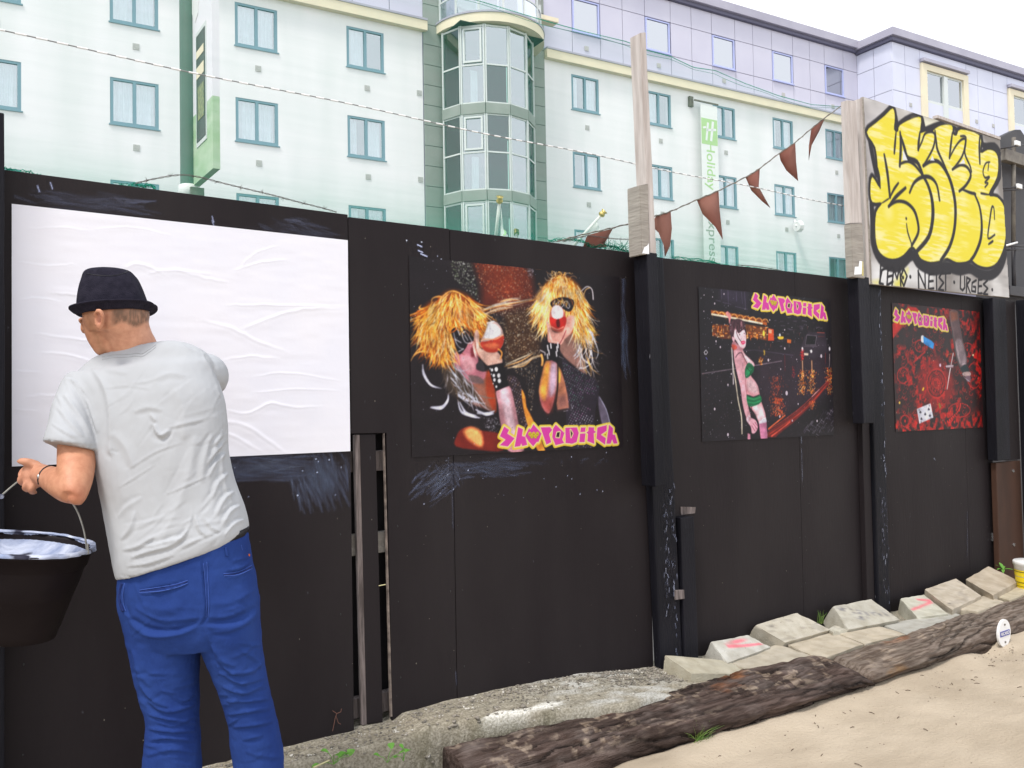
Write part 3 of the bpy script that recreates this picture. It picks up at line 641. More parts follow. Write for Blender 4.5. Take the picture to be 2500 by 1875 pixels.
for P in ([(640, 470), (760, 430), (900, 400), (1060, 375)], [(790, 400), (870, 370), (960, 362)], [(660, 500), (780, 450), (900, 425)], [(860, 930), (980, 890), (1060, 850), (1140, 820)], [(840, 900), (960, 860), (1070, 800)]):
    for _ in range(5):
        J = [(x+rp.normal(0, 5), y+rp.normal(0, 9)) for x, y in P]; cv.line(J, rp.uniform(.0015, .005), [(235, 225, 200), (240, 180, 110), (190, 180, 170)][rp.integers(3)], taper=True, sm=5)
# person one
cv.poly([(560, 1000), (700, 980), (765, 1260), (640, 1240), (560, 1190)], (142, 96, 82), sm=4, soft=.012)
cv.poly([(330, 880), (470, 830), (560, 1050), (620, 1200), (420, 1150), (350, 1050)], (66, 56, 50), sm=4, soft=.02)
cv.poly([(430, 800), (570, 690), (620, 860), (600, 930), (660, 950), (690, 960), (660, 1020), (560, 1050), (480, 970), (430, 900)], (186, 122, 134), sm=4, soft=.008)
cv.poly([(480, 830), (560, 830), (600, 900), (560, 960), (500, 930)], (222, 172, 178, 200), sm=4, soft=.02)
cv.poly([(560, 760), (600, 770), (590, 830), (560, 830)], (120, 50, 60), sm=3, soft=.01)
cv.poly([(600, 900), (650, 860), (670, 950), (620, 940)], (60, 55, 60), sm=3)
cv.poly([(540, 980), (640, 1000), (660, 1050), (560, 1040)], (110, 90, 90), sm=3, soft=.008)
cv.poly([(690, 950), (740, 1000), (765, 1270), (720, 1230), (680, 1100)], (160, 70, 42), sm=3, soft=.015)
W1 = [(130, 560), (150, 470), (220, 400), (300, 360), (360, 310), (430, 300), (520, 330), (600, 400), (660, 470), (685, 560), (640, 640), (560, 640), (470, 590), (400, 640), (420, 740), (380, 830), (320, 840), (250, 800), (180, 740), (140, 650)]
cv.poly(W1, (140, 74, 28), sm=4, soft=.03)
hc = [(255, 190, 80), (240, 150, 50), (255, 215, 130), (200, 100, 30), (255, 235, 190), (130, 66, 22), (232, 130, 40)]
fl = lambda x, y: math.atan2(.9*(y-300)+90, (x-430)*1.0) if y < 560 else math.atan2(160, (x-330)*.35+10)
hair(cv, W1, 900, fl, 130, .0036, hc+[(96, 48, 18), (150, 76, 26)], rp, .12)
cv.poly([(180, 520), (260, 440), (300, 560), (250, 660), (190, 640)], (255, 215, 100, 120), sm=4, soft=.05); cv.poly([(420, 400), (520, 420), (580, 520), (500, 560), (430, 500)], (236, 170, 120, 150), sm=4, soft=.05)
hair(cv, W1, 420, fl, 120, .0022, hc[:3]+[(255, 245, 210), (255, 225, 140), (90, 45, 20)], rp, .10)
for P in ([(360, 400), (340, 340), (410, 300), (500, 340), (600, 440), (660, 540)], [(240, 410), (250, 360), (320, 345), (350, 400)], [(400, 330), (500, 400), (610, 500), (670, 560)], [(180, 450), (140, 440), (160, 410)], [(70, 870), (110, 810), (170, 790), (230, 800)], [(90, 830), (140, 770), (200, 740)], [(330, 780), (380, 860), (440, 880), (460, 920)], [(380, 600), (410, 720), (450, 800), (470, 910)]):
    cv.line(P, .005, (250, 190, 110), sm=5, taper=True)
cv.poly([(400, 620), (470, 585), (540, 600), (590, 650), (588, 700), (540, 720), (520, 760), (470, 815), (440, 770), (425, 700)], (30, 26, 32), sm=3)
for P in ([(490, 640), (520, 630), (550, 680), (570, 720), (520, 720), (495, 680), (490, 640)], [(420, 640), (440, 720), (470, 760), (500, 770)], [(430, 690), (480, 720)], [(460, 790), (500, 770)], [(450, 610), (470, 660)], [(510, 660), (535, 700)]): cv.line(P, .0035, (228, 226, 232), sm=3)
hair(cv, [(380, 560), (480, 580), (600, 620), (640, 640), (560, 560), (440, 500)], 40, lambda x, y: 1.2, 110, .004, hc, rp)
for P in ([(170, 890), (180, 980), (240, 1060), (320, 1090)], [(240, 1245), (310, 1250), (370, 1200), (385, 1130)], [(230, 1240), (330, 1235), (380, 1160)], [(450, 1140), (520, 1180), (580, 1200)], [(460, 1120), (540, 1140), (580, 1180)], [(450, 1180), (480, 1270), (560, 1310), (640, 1330)], [(470, 1200), (520, 1290), (600, 1320)], [(600, 1260), (680, 1300), (750, 1290)], [(610, 1280), (700, 1290), (760, 1270)], [(440, 1130), (500, 1160), (570, 1195)]):
    for _ in range(2): cv.line([(x+rp.normal(0, 4), y+rp.normal(0, 4)) for x, y in P], .009, (205, 205, 220), sm=5, taper=True)
hair(cv, [(300, 880), (440, 850), (560, 1020), (620, 1180), (460, 1120), (340, 1020)], 70, lambda x, y: 1.1, 150, .004, [(120, 110, 105), (170, 165, 175), (80, 70, 62), (100, 80, 60), (210, 215, 230)], rp)
specks(cv, [(660, 1330), (770, 1320), (800, 1400), (740, 1460), (670, 1400)], 80, [(210, 210, 220), (150, 150, 160)], rp, .001, .0025)
cv.poly([(850, 990), (930, 1000), (980, 1110), (1010, 1260), (1040, 1400), (1020, 1480), (960, 1470), (900, 1250), (870, 1100)], (56, 44, 48), sm=3)
fishnet(cv, [(850, 990), (930, 1000), (980, 1110), (1010, 1260), (1040, 1400), (1000, 1480), (940, 1300), (880, 1120)], 19, [(235, 235, 240), (230, 200, 180), (200, 190, 220)], rp)
cv.poly([(970, 1100), (1000, 1160), (1010, 1240), (1060, 1340), (1160, 1590), (1100, 1590), (1030, 1420), (985, 1250)], (238, 160, 74), sm=3, soft=.006)
cv.poly([(440, 1560), (440, 1480), (480, 1420), (560, 1398), (640, 1430), (800, 1460), (820, 1590), (640, 1590)], (120, 44, 36), sm=3, soft=.006)
cv.poly([(500, 1440), (560, 1405), (640, 1440), (650, 1560), (560, 1520)], (255, 172, 112), sm=3, soft=.02)
cv.poly([(765, 1100), (868, 1068), (910, 1200), (950, 1400), (990, 1590), (860, 1592), (800, 1380), (780, 1220)], (188, 140, 148), sm=3, soft=.006)
cv.poly([(800, 1110), (855, 1090), (900, 1300), (930, 1500), (870, 1450), (820, 1250)], (232, 205, 215, 220), sm=3, soft=.02)
cv.poly([(595, 620), (625, 640), (630, 760), (700, 780), (780, 800), (815, 885), (715, 912), (650, 860), (590, 790), (580, 740)], (228, 186, 172), sm=3, soft=.005)
for P in ([(600, 640), (610, 740), (600, 800)], [(575, 730), (590, 800), (605, 850)]): cv.line(P, .008, (250, 215, 205), sm=3, taper=True)
cv.line([(590, 700), (605, 790), (640, 850)], .003, (140, 60, 50), sm=3)
cv.poly([(640, 700), (690, 600), (690, 560), (750, 545), (800, 590), (825, 660), (815, 740), (760, 800), (690, 795), (640, 750)], (196, 170, 164), sm=4, soft=.005)
cv.poly([(690, 590), (720, 560), (780, 590), (800, 650), (720, 690), (670, 680)], (244, 242, 246), sm=4, soft=.008)
cv.poly([(638, 715), (700, 705), (822, 662), (815, 740), (765, 795), (690, 795), (650, 760)], (178, 66, 50), sm=3, soft=.004); cv.poly([(660, 740), (740, 770), (790, 740), (740, 720)], (224, 130, 92, 200), sm=3, soft=.01)
cv.line([(640, 700), (680, 690), (760, 690), (822, 655)], .004, (250, 190, 150), sm=3); cv.line([(690, 560), (745, 548)], .005, (255, 255, 255))
cv.line([(780, 770), (810, 800), (800, 850)], .007, (240, 170, 90), sm=3)
cv.poly([(700, 905), (818, 880), (868, 1068), (762, 1112), (725, 1010)], (26, 22, 27), soft=.004)
for x, y, r in ((765, 935, .009), (730, 940, .006), (745, 985, .007), (785, 985, .009), (750, 1020, .007), (790, 1028, .009), (725, 975, .003), (740, 1050, .003), (765, 1075, .005), (715, 930, .003)): cv.dot((x, y), r, (240, 240, 244), ar=1.1)
# person two
W2 = [(1085, 400), (1100, 330), (1150, 260), (1210, 195), (1290, 170), (1370, 200), (1440, 270), (1480, 360), (1500, 480), (1520, 600), (1500, 690), (1420, 680), (1380, 620), (1400, 520), (1360, 440), (1220, 420), (1190, 520), (1180, 600), (1130, 560), (1095, 480)]
cv.poly([(1250, 640), (1400, 620), (1450, 760), (1485, 965), (1400, 910), (1290, 800)], (142, 108, 100), sm=4, soft=.01)
cv.poly([(1180, 420), (1360, 400), (1400, 520), (1380, 640), (1300, 640), (1200, 600)], (178, 110, 92), sm=4, soft=.01)
cv.poly(W2, (158, 96, 36), sm=4, soft=.025)
fl2 = lambda x, y: math.atan2(150+(y-250)*.2, (x-1290)*.45)
hc2 = [(255, 205, 100), (245, 170, 60), (255, 235, 180), (255, 250, 230), (200, 110, 40), (140, 80, 30)]
hair(cv, W2, 850, fl2, 130, .0032, hc2+[(110, 60, 24)], rp, .08)
cv.poly([(1110, 330), (1200, 290), (1210, 420), (1170, 560), (1120, 480)], (255, 245, 225, 170), sm=4, soft=.05)
hair(cv, W2, 380, fl2, 120, .002, hc2[:4], rp, .08)
for _ in range(26):
    x, y = rp.uniform(1180, 1410), rp.uniform(120, 260); r = rp.uniform(18, 42); a0 = rp.uniform(0, 6); P = [(x+r*math.cos(a0+t), y+r*math.sin(a0+t)) for t in np.linspace(0, rp.uniform(2.5, 5.5), 12)]
    cv.line(P, .0022, [(240, 225, 200), (250, 200, 120), (190, 150, 110)][rp.integers(3)])
for _ in range(18):
    x, y = rp.uniform(1085, 1150), rp.uniform(240, 480); r = rp.uniform(14, 34); a0 = rp.uniform(0, 6); cv.line([(x+r*math.cos(a0+t), y+r*math.sin(a0+t)) for t in np.linspace(0, 3, 8)], .0018, (215, 170, 120))
cv.line([(1455, 300), (1500, 265), (1540, 290), (1550, 370)], .005, (225, 220, 225), sm=6); cv.line([(1470, 340), (1490, 290), (1520, 275)], .004, (240, 200, 140), sm=5)
for P in ([(1500, 600), (1560, 700), (1585, 800), (1570, 850)], [(1480, 700), (1530, 780), (1550, 900)], [(1420, 780), (1470, 860), (1540, 900)], [(1430, 930), (1480, 930), (1530, 880)], [(1390, 830), (1430, 790), (1445, 730)], [(1400, 850), (1450, 800), (1460, 750)], [(1510, 620), (1550, 650), (1540, 760)]):
    for _ in range(2): cv.line([(x+rp.normal(0, 5), y+rp.normal(0, 5)) for x, y in P], .006, (205, 205, 215), sm=5, taper=True)
hair(cv, [(1400, 640), (1510, 600), (1570, 780), (1540, 920), (1460, 930), (1420, 780)], 70, lambda x, y: 1.35, 150, .003, [(230, 225, 225), (150, 140, 140), (90, 80, 80), (240, 190, 120)], rp)
cv.poly([(1200, 400), (1240, 365), (1310, 350), (1390, 375), (1385, 440), (1350, 470), (1290, 440), (1230, 440)], (34, 28, 34), sm=3)
for P in ([(1265, 410), (1275, 385), (1305, 390), (1310, 415), (1285, 435), (1265, 410)], [(1310, 390), (1340, 385), (1360, 420), (1345, 440), (1310, 390)], [(1255, 400), (1240, 420)]): cv.line(P, .0035, (205, 205, 210), sm=4)
hair(cv, [(1200, 330), (1390, 330), (1380, 380), (1220, 390)], 26, lambda x, y: 1.5, 80, .003, hc2, rp)
cv.poly([(1170, 540), (1200, 580), (1215, 620), (1260, 640), (1310, 620), (1335, 520), (1390, 500), (1400, 560), (1370, 640), (1320, 690), (1280, 740), (1190, 720), (1180, 640)], (230, 172, 160), sm=3, soft=.005)
cv.line([(1185, 580), (1200, 660), (1215, 710)], .009, (250, 215, 205), sm=3, taper=True); cv.line([(1330, 620), (1300, 690), (1270, 740)], .004, (120, 50, 60), sm=3)
cv.dot((1262, 525), .050, (176, 92, 84, 220), soft=.005, ar=1.25); cv.dot((1259, 478), .036, (240, 230, 234), soft=.006, ar=1.0); cv.poly([(1200, 512), (1262, 530), (1325, 508), (1328, 570), (1292, 612), (1238, 612), (1203, 570)], (186, 50, 44), sm=3, soft=.004); cv.poly([(1250, 540), (1275, 530), (1280, 590), (1255, 590)], (90, 14, 20), sm=3, soft=.006); cv.line([(1215, 590), (1262, 612), (1310, 590)], .004, (255, 190, 170), sm=3)
cv.poly([(1172, 715), (1282, 730), (1270, 875), (1165, 850)], (24, 20, 25))
for x, y in ((1180, 760), (1190, 800), (1178, 830), (1255, 770), (1250, 810), (1262, 740), (1205, 745)): cv.line([(x, y-18), (x+4, y+18)], .007, (225, 222, 226))
cv.poly([(1295, 850), (1360, 900), (1480, 970), (1560, 1010), (1602, 1090), (1570, 1250), (1550, 1500), (1560, 1570), (1480, 1570), (1340, 1560), (1330, 1240)], (48, 42, 52), sm=2)
fishnet(cv, [(1300, 860), (1480, 960), (1560, 1010), (1600, 1090), (1560, 1150), (1480, 1120), (1440, 1230), (1350, 1210)], 17, [(230, 230, 240), (170, 170, 190), (150, 210, 190), (190, 140, 190)], rp, .0019)
fishnet(cv, [(1380, 1230), (1500, 1220), (1550, 1300), (1540, 1570), (1400, 1560), (1330, 1400)], 19, [(235, 235, 245), (190, 190, 205), (200, 150, 190)], rp, .0022)
cv.poly([(1250, 885), (1290, 940), (1320, 1040), (1340, 1140), (1352, 1246), (1262, 1262), (1246, 1180), (1245, 1000)], (186, 126, 100), soft=.006); cv.poly([(1262, 1150), (1335, 1130), (1352, 1246), (1262, 1262)], (120, 84, 84, 190), soft=.03); cv.poly([(1250, 900), (1285, 960), (1280, 1040), (1252, 1020)], (255, 205, 100), sm=3, soft=.01)
cv.line([(1262, 900), (1262, 1060), (1248, 1200)], .010, (40, 26, 28), sm=3, soft=.006); cv.poly([(1170, 870), (1252, 885), (1252, 1050), (1232, 1190), (1205, 1270), (1180, 1292), (1135, 1235), (1110, 1110), (1140, 960)], (192, 128, 132), sm=2, soft=.005); cv.poly([(1125, 1180), (1240, 1150), (1215, 1270), (1180, 1292), (1140, 1240)], (168, 74, 66, 170), soft=.03)
cv.poly([(1165, 880), (1200, 890), (1190, 1020), (1160, 1180), (1115, 1120), (1140, 970)], (250, 178, 84, 230), sm=3, soft=.02); cv.poly([(1210, 900), (1250, 900), (1245, 1080), (1205, 1150), (1195, 1020)], (222, 200, 222, 220), sm=3, soft=.02)
cv.line([(1130, 820), (1140, 860), (1135, 900)], .012, (240, 180, 110), sm=3); cv.line([(1120, 780), (1160, 800), (1160, 820)], .004, (225, 220, 225))
cv.poly([(1595, 1150), (1650, 1250), (1690, 1400), (1630, 1400), (1595, 1250)], (104, 96, 112), sm=3, soft=.008); cv.line([(1600, 1160), (1655, 1260), (1690, 1390)], .004, (190, 190, 215), sm=3)
for P in ([(1370, 1220), (1385, 1255)], [(1310, 1275), (1345, 1268)], [(1270, 830), (1310, 850)]): cv.line(P, .006, (235, 235, 240), taper=True)
photo(cv, rp)
specks(cv, [(40, 30), (1750, 120), (1760, 1500), (60, 1560)], 130, [(190, 195, 215), (130, 140, 165)], rp, .0006, .0018)
logo(cv)
P2 = empty('poster', (2.4, 3.2, 1.73), 'glossy poster of two people in straw yellow wigs drinking from round glasses', 'poster')
cv.mesh('print', M['print'], P2, Y=3.1965, gain=GAIN)

# ---- poster 3: woman in green on a wet street at night
rp = np.random.default_rng(33)
cv = Cv(3.575, 4.758, 1.318, 2.145, .003, 3.2, bg=(31, 26, 33, 255), T=(1700, 680, .2532))
nzm = vnoise(cv.X.shape, (8, 10), rp, 3)[..., None]; cv.c[..., :3] *= .75+.5*nzm
cv.poly([(230, 90), (500, 110), (480, 300), (220, 200)], (62, 54, 74, 160), soft=.05); cv.poly([(620, 700), (1280, 680), (1300, 1100), (700, 1400), (560, 1000)], (62, 46, 60, 150), soft=.1)
for P in ([(235, 90), (240, 200)], [(300, 110), (305, 240)], [(460, 130), (470, 290)], [(380, 130), (385, 220)], [(250, 230), (330, 250)], [(370, 270), (490, 298)], [(180, 210), (230, 220)], [(430, 130), (440, 240)]): cv.line(P, .0018, (125, 115, 140))
# arcade
cv.poly([(135, 305), (400, 345), (560, 380), (670, 400), (680, 455), (480, 400), (300, 375), (140, 350)], (168, 92, 40), soft=.006)
for i in range(9):
    x = 150+i*60; y = 335+i*9.5; cv.line([(x, y+6), (x+10, y-12), (x+30, y-20), (x+50, y-10), (x+58, y+14)], .005, (255, 190, 110), sm=3); cv.line([(x+5, y), (x+50, y+8)], .003, (50, 30, 24)); cv.line([(x+30, y-16), (x+30, y+10)], .003, (60, 36, 26))
cv.line([(145, 345), (300, 372), (460, 402), (630, 435)], .010, (255, 240, 214), sm=3)
cv.poly([(150, 440), (330, 450), (335, 585), (240, 580), (160, 555)], (96, 52, 30)); cv.poly([(470, 440), (680, 470), (680, 600), (480, 560)], (110, 64, 34))
for _ in range(190):
    x = rp.uniform(150, 675); y = 440+(x-150)*.06+rp.uniform(0, 120); 
    if 330 < x < 470: continue
    dx, dy = (rp.uniform(5, 26), 0) if rp.random() < .5 else (0, rp.uniform(5, 30)); cv.line([(x, y), (x+dx, y+dy)], rp.uniform(.002, .0045), [(255, 175, 80), (240, 130, 50), (255, 230, 180), (60, 34, 26)][rp.integers(4)])
for x, y in ((280, 390), (150, 370), (470, 470)): cv.line([(x, y-20), (x+4, y+18)], .006, (250, 180, 90), taper=True)
cv.poly([(690, 480), (740, 490), (745, 600), (685, 600)], (198, 84, 46)); cv.poly([(690, 490), (725, 495), (720, 530), (692, 525)], (236, 170, 140)); cv.poly([(870, 585), (910, 590), (908, 625), (872, 620)], (220, 120, 50)); cv.poly([(780, 560), (835, 560), (830, 585), (790, 585)], (214, 180, 60), sm=3, soft=.006); cv.dot((800, 545), .008, (230, 235, 240)); cv.dot((645, 530), .010, (240, 210, 90), ar=1.8)
for x, y in ((665, 640), (715, 640), (710, 650), (600, 670), (890, 650), (990, 540), (1015, 490), (1067, 475), (1130, 495), (935, 520), (1015, 580), (945, 610)): cv.line([(x, y-14), (x, y+14)], .006, [(235, 225, 225), (235, 160, 150), (220, 120, 90)][rp.integers(3)], taper=True)
for _ in range(60): x = rp.uniform(700, 1260); y = rp.uniform(370, 680); cv.line([(x, y), (x+rp.uniform(0, 40), y+rp.uniform(-3, 3))], .0018, [(120, 110, 130), (90, 60, 70), (160, 150, 170)][rp.integers(3)])
# van
cv.poly([(1040, 560), (1080, 515), (1240, 520), (1262, 720), (1130, 770), (1000, 740), (1010, 650)], (56, 48, 58), soft=.006); cv.poly([(1045, 640), (1062, 545), (1155, 555), (1140, 640)], (22, 20, 26)); cv.line([(1045, 640), (1062, 545), (1155, 555), (1140, 640)], .003, (150, 140, 150), closed=True)
cv.line([(1035, 655), (1160, 655)], .003, (120, 108, 118)); cv.poly([(1035, 718), (1075, 722), (1073, 742), (1035, 738)], (250, 220, 200)); cv.dot((1018, 680), .0075, (250, 240, 245), ar=1.5); cv.dot((1103, 702), .0095, (250, 245, 250)); cv.dot((1280, 678), .008, (240, 235, 245), ar=1.6); cv.line([(1160, 520), (1230, 524)], .003, (230, 110, 90)); cv.line([(1170, 560), (1230, 560)], .003, (120, 60, 60))
# road lines and reflections
cv.line([(50, 918), (330, 875), (600, 832), (820, 795)], .0035, (165, 150, 160)); cv.line([(300, 700), (560, 690), (930, 740)], .0025, (110, 100, 120))
def refl(x0, x1, y0, y1, col, n, r0=.0012, r1=.003):
    for _ in range(n):
        y = y0+(y1-y0)*rp.random()**1.0; x = (x0+x1)/2+rp.normal(0, (x1-x0)/4); cv.dot((x, y), rp.uniform(r0, r1), col[rp.integers(len(col))], ar=1.4)
orc = [(255, 170, 70), (240, 130, 45), (200, 90, 30), (255, 210, 130)]
for x, yb, s_ in ((1018, 1120, 40), (1108, 1110, 45)):
    cv.line([(x, 800), (x+4, yb-150)], .030, (214, 120, 46, 170), taper=True, soft=.016); refl(x-s_, x+s_, 880, yb, orc, 170); cv.line([(x, 795), (x+3, 890)], .013, (255, 235, 205), taper=True, soft=.008)
refl(700, 830, 940, 1200, [(150, 60, 40), (110, 44, 34), (190, 90, 60)], 200); refl(720, 850, 1150, 1330, [(230, 100, 50), (180, 60, 36), (250, 150, 90)], 230)
cv.line([(848, 740), (850, 890)], .010, (190, 40, 50, 220), taper=True, soft=.006); refl(590, 640, 760, 830, orc, 40); refl(640, 660, 690, 740, [(190, 160, 60)], 20); refl(915, 945, 850, 960, [(150, 40, 50)], 30); refl(1000, 1030, 680, 790, [(210, 50, 50)], 60)
cv.line([(1280, 730), (1278, 850)], .016, (250, 235, 225), taper=True, soft=.006); cv.line([(1240, 720), (1240, 820)], .014, (200, 50, 40, 220), taper=True); refl(1240, 1310, 860, 1120, orc+[(220, 60, 40)], 170)
for P in ([(1240, 920), (1300, 880)], [(1235, 960), (1300, 930)], [(1250, 1000), (1300, 985)]): cv.line(P, .006, (250, 160, 80), taper=True)
# kerb and double line
cv.poly([(680, 1480), (900, 1330), (1090, 1180), (1270, 985), (1280, 1010), (1110, 1220), (930, 1390), (790, 1500), (760, 1530), (680, 1530)], (110, 40, 40), soft=.006)
for P, c_, w_ in (([(690, 1460), (860, 1350), (1040, 1210), (1260, 990)], (190, 70, 60), .004), ([(700, 1500), (850, 1400), (980, 1310), (1120, 1180), (1250, 1030)], (200, 80, 60), .004), ([(1110, 1140), (1180, 1070)], (220, 170, 170), .005), ([(720, 1520), (840, 1430), (900, 1380)], (230, 100, 80), .008), ([(690, 1450), (790, 1370), (850, 1320)], (220, 110, 70), .008)): cv.line(P, w_, c_, sm=3)
for _ in range(230):
    x = rp.uniform(900, 1310); y = rp.uniform(1120, 1500)
    if y < 1480-(x-880)*.75+80: continue
    d = (28, -46) if rp.random() < .55 else (30, 22); k_ = rp.uniform(.4, 1.3); cv.line([(x, y), (x+d[0]*k_, y+d[1]*k_)], .0018, [(105, 98, 115), (150, 145, 160), (70, 62, 75), (190, 185, 195)][rp.integers(4)])
refl(1075, 1145, 1180, 1260, [(230, 130, 70), (160, 90, 60)], 60)
specks(cv, [(50, 900), (1300, 800), (1300, 1500), (60, 1540)], 700, [(90, 84, 98), (130, 122, 138), (150, 90, 80), (70, 62, 74)], rp, .0006, .0018)
# woman
sk, skl, skd = (206, 150, 158), (238, 202, 208), (150, 98, 104)
cv.line([(335, 670), (350, 850), (375, 1000), (400, 1180), (430, 1330), (436, 1495)], .009, (206, 196, 178), sm=4); cv.line([(340, 670), (352, 1020)], .008, (170, 160, 165)); 
for k in range(36): cv.dot((338+k*.5, 680+k*9.5), .0024, (225, 220, 225))
cv.poly([(280, 330), (300, 318), (330, 360), (325, 400), (312, 440), (305, 380), (285, 360)], (220, 150, 150), sm=3)
cv.poly([(355, 690), (400, 670), (440, 690), (470, 740), (548, 810), (552, 850), (520, 930), (555, 980), (590, 1040), (605, 1110), (620, 1180), (640, 1240), (662, 1310), (668, 1400), (680, 1545), (618, 1545), (600, 1400), (560, 1300), (505, 1230), (480, 1150), (465, 1000), (440, 860), (370, 760)], sk, sm=3, soft=.005)
cv.poly([(440, 690), (470, 740), (545, 815), (540, 850), (500, 820), (460, 770)], skl, sm=3, soft=.01); cv.poly([(500, 960), (560, 1000), (595, 1090), (560, 1110), (500, 1080), (480, 1000)], skl, sm=3, soft=.02); cv.poly([(540, 1240), (610, 1210), (650, 1290), (650, 1370), (600, 1370), (560, 1290)], skl, sm=3, soft=.02)
cv.poly([(360, 700), (400, 680), (440, 740), (460, 860), (470, 1000), (480, 1120), (500, 1250), (520, 1330), (500, 1360), (470, 1320), (440, 1200), (420, 1050), (385, 900), (360, 780)], (218, 168, 178), sm=3, soft=.005)
cv.line([(375, 760), (395, 730), (430, 715), (460, 770), (490, 830)], .004, (50, 30, 40), sm=3); cv.line([(470, 870), (468, 1000), (480, 1120)], .003, skd, sm=3)
cv.poly([(465, 870), (500, 810), (550, 850), (545, 900), (500, 950), (468, 955)], (26, 96, 66), sm=2); cv.poly([(470, 900), (510, 860), (520, 900), (480, 945)], (44, 140, 92, 200), sm=2, soft=.008); cv.line([(480, 860), (520, 900), (510, 940)], .003, (10, 40, 30))
cv.poly([(480, 1120), (545, 1140), (602, 1120), (628, 1170), (600, 1210), (530, 1235), (492, 1220)], (26, 104, 70), sm=2); 
for P in ([(490, 1150), (550, 1165), (610, 1145)], [(490, 1190), (550, 1200), (610, 1180)]): cv.line(P, .006, (60, 150, 100), sm=3)
cv.line([(484, 1122), (545, 1142), (600, 1122)], .004, (30, 20, 30), sm=3)
cv.line([(525, 1235), (540, 1330)], .004, (60, 20, 40)); cv.poly([(600, 1380), (665, 1340), (668, 1410), (620, 1430)], (232, 228, 240), sm=2); cv.poly([(600, 1400), (672, 1385), (682, 1545), (620, 1545)], (196, 130, 160), soft=.006)
cv.poly([(490, 1490), (515, 1500), (518, 1552), (490, 1552)], (200, 140, 160)); cv.poly([(480, 1310), (520, 1340), (570, 1370), (588, 1440), (560, 1490), (530, 1490), (520, 1430), (480, 1370)], (216, 168, 180), sm=3)
for P in ([(530, 1420), (560, 1470)], [(545, 1400), (580, 1450)], [(560, 1385), (590, 1430)]): cv.line(P, .004, (140, 70, 90))
for k in range(14): cv.dot((480+rp.uniform(0, 40), 1320+rp.uniform(0, 80)), .003, (230, 225, 235))
cv.poly([(360, 600), (400, 640), (460, 650), (440, 690), (370, 690), (335, 640)], (180, 130, 140), sm=3)
cv.poly([(370, 470), (440, 470), (470, 530), (475, 610), (462, 668), (420, 660), (380, 600), (355, 560)], (236, 206, 212), sm=3, soft=.004)
cv.poly([(315, 430), (345, 400), (400, 388), (450, 410), (470, 450), (462, 490), (440, 500), (400, 530), (370, 480), (355, 560), (345, 590), (325, 560), (312, 490)], (72, 48, 56), sm=3)
for _ in range(50): x = rp.uniform(320, 450); y = rp.uniform(400, 470); cv.line([(x, y), (x+rp.normal(0, 10), y+50)], .0025, [(120, 84, 92), (160, 120, 126), (50, 32, 40), (90, 60, 70)][rp.integers(4)])
cv.poly([(340, 560), (365, 580), (360, 605), (345, 600)], (238, 190, 200), sm=3); cv.line([(380, 510), (400, 570), (440, 620), (455, 622)], .004, (30, 22, 30), sm=3); cv.dot((412, 540), .005, (40, 26, 34), ar=.6); cv.dot((458, 530), .004, (40, 26, 34), ar=.6); cv.poly([(425, 610), (462, 602), (465, 625), (440, 636)], (214, 40, 90), sm=2); cv.line([(440, 620), (462, 614)], .003, (250, 240, 245))
cv.poly([(335, 640), (370, 640), (390, 670), (350, 690)], (196, 80, 60, 200), sm=3, soft=.006)
photo(cv, rp, 1.2, .18)
# rain lit by the flash
for x, y, r in ((172, 242, .0045), (262, 150, .004), (690, 787, .0068), (866, 1105, .0105), (1200, 748, .009), (172, 1258, .006), (848, 675, .006), (977, 1210, .0045), (1160, 1373, .006), (921, 1370, .005), (300, 1505, .007), (185, 605, .0045), (227, 662, .005), (703, 400, .004), (333, 920, .0045), (300, 1025, .005), (809, 874, .004), (800, 1330, .006), (68, 316, .003), (847, 495, .004), (334, 1198, .003), (152, 178, .003), (70, 160, .003), (963, 780, .0035)): cv.dot((x, y), r, (238, 222, 236, 235), ar=1.25)
specks(cv, [(30, 80), (1290, 180), (1310, 1500), (60, 1560)], 330, [(230, 225, 238), (190, 180, 200), (150, 145, 170)], rp, .0008, .0024)
cv.line([(70, 712), (88, 690), (104, 712), (88, 735)], .004, (215, 210, 220), closed=True); cv.line([(88, 762), (100, 780)], .004, (120, 120, 210))
A = np.array([oY(1217, 1072)[[0, 2]], oY(1509, 1056)[[0, 2]]]); Bq = np.array([oY(1835, 737)[[0, 2]], oY(2019, 760)[[0, 2]]])
def aff(A, B, sy=1.0):
    s_ = (B[1][0]-B[0][0])/(A[1][0]-A[0][0]); sh = ((B[1][1]-B[0][1])-s_*(A[1][1]-A[0][1]))/(B[1][0]-B[0][0])
    return lambda r: np.stack([B[0][0]+(r[:, 0]-A[0][0])*s_, B[0][1]+(r[:, 1]-A[0][1])*s_*sy+sh*(r[:, 0]-A[0][0])*s_], -1)
logo(cv, aff(A, Bq))
P3 = empty('poster', (4.16, 3.2, 1.73), 'poster of a woman in green underwear on a rainy night street', 'poster')
cv.mesh('print', M['print'], P3, Y=3.1965, gain=GAIN)

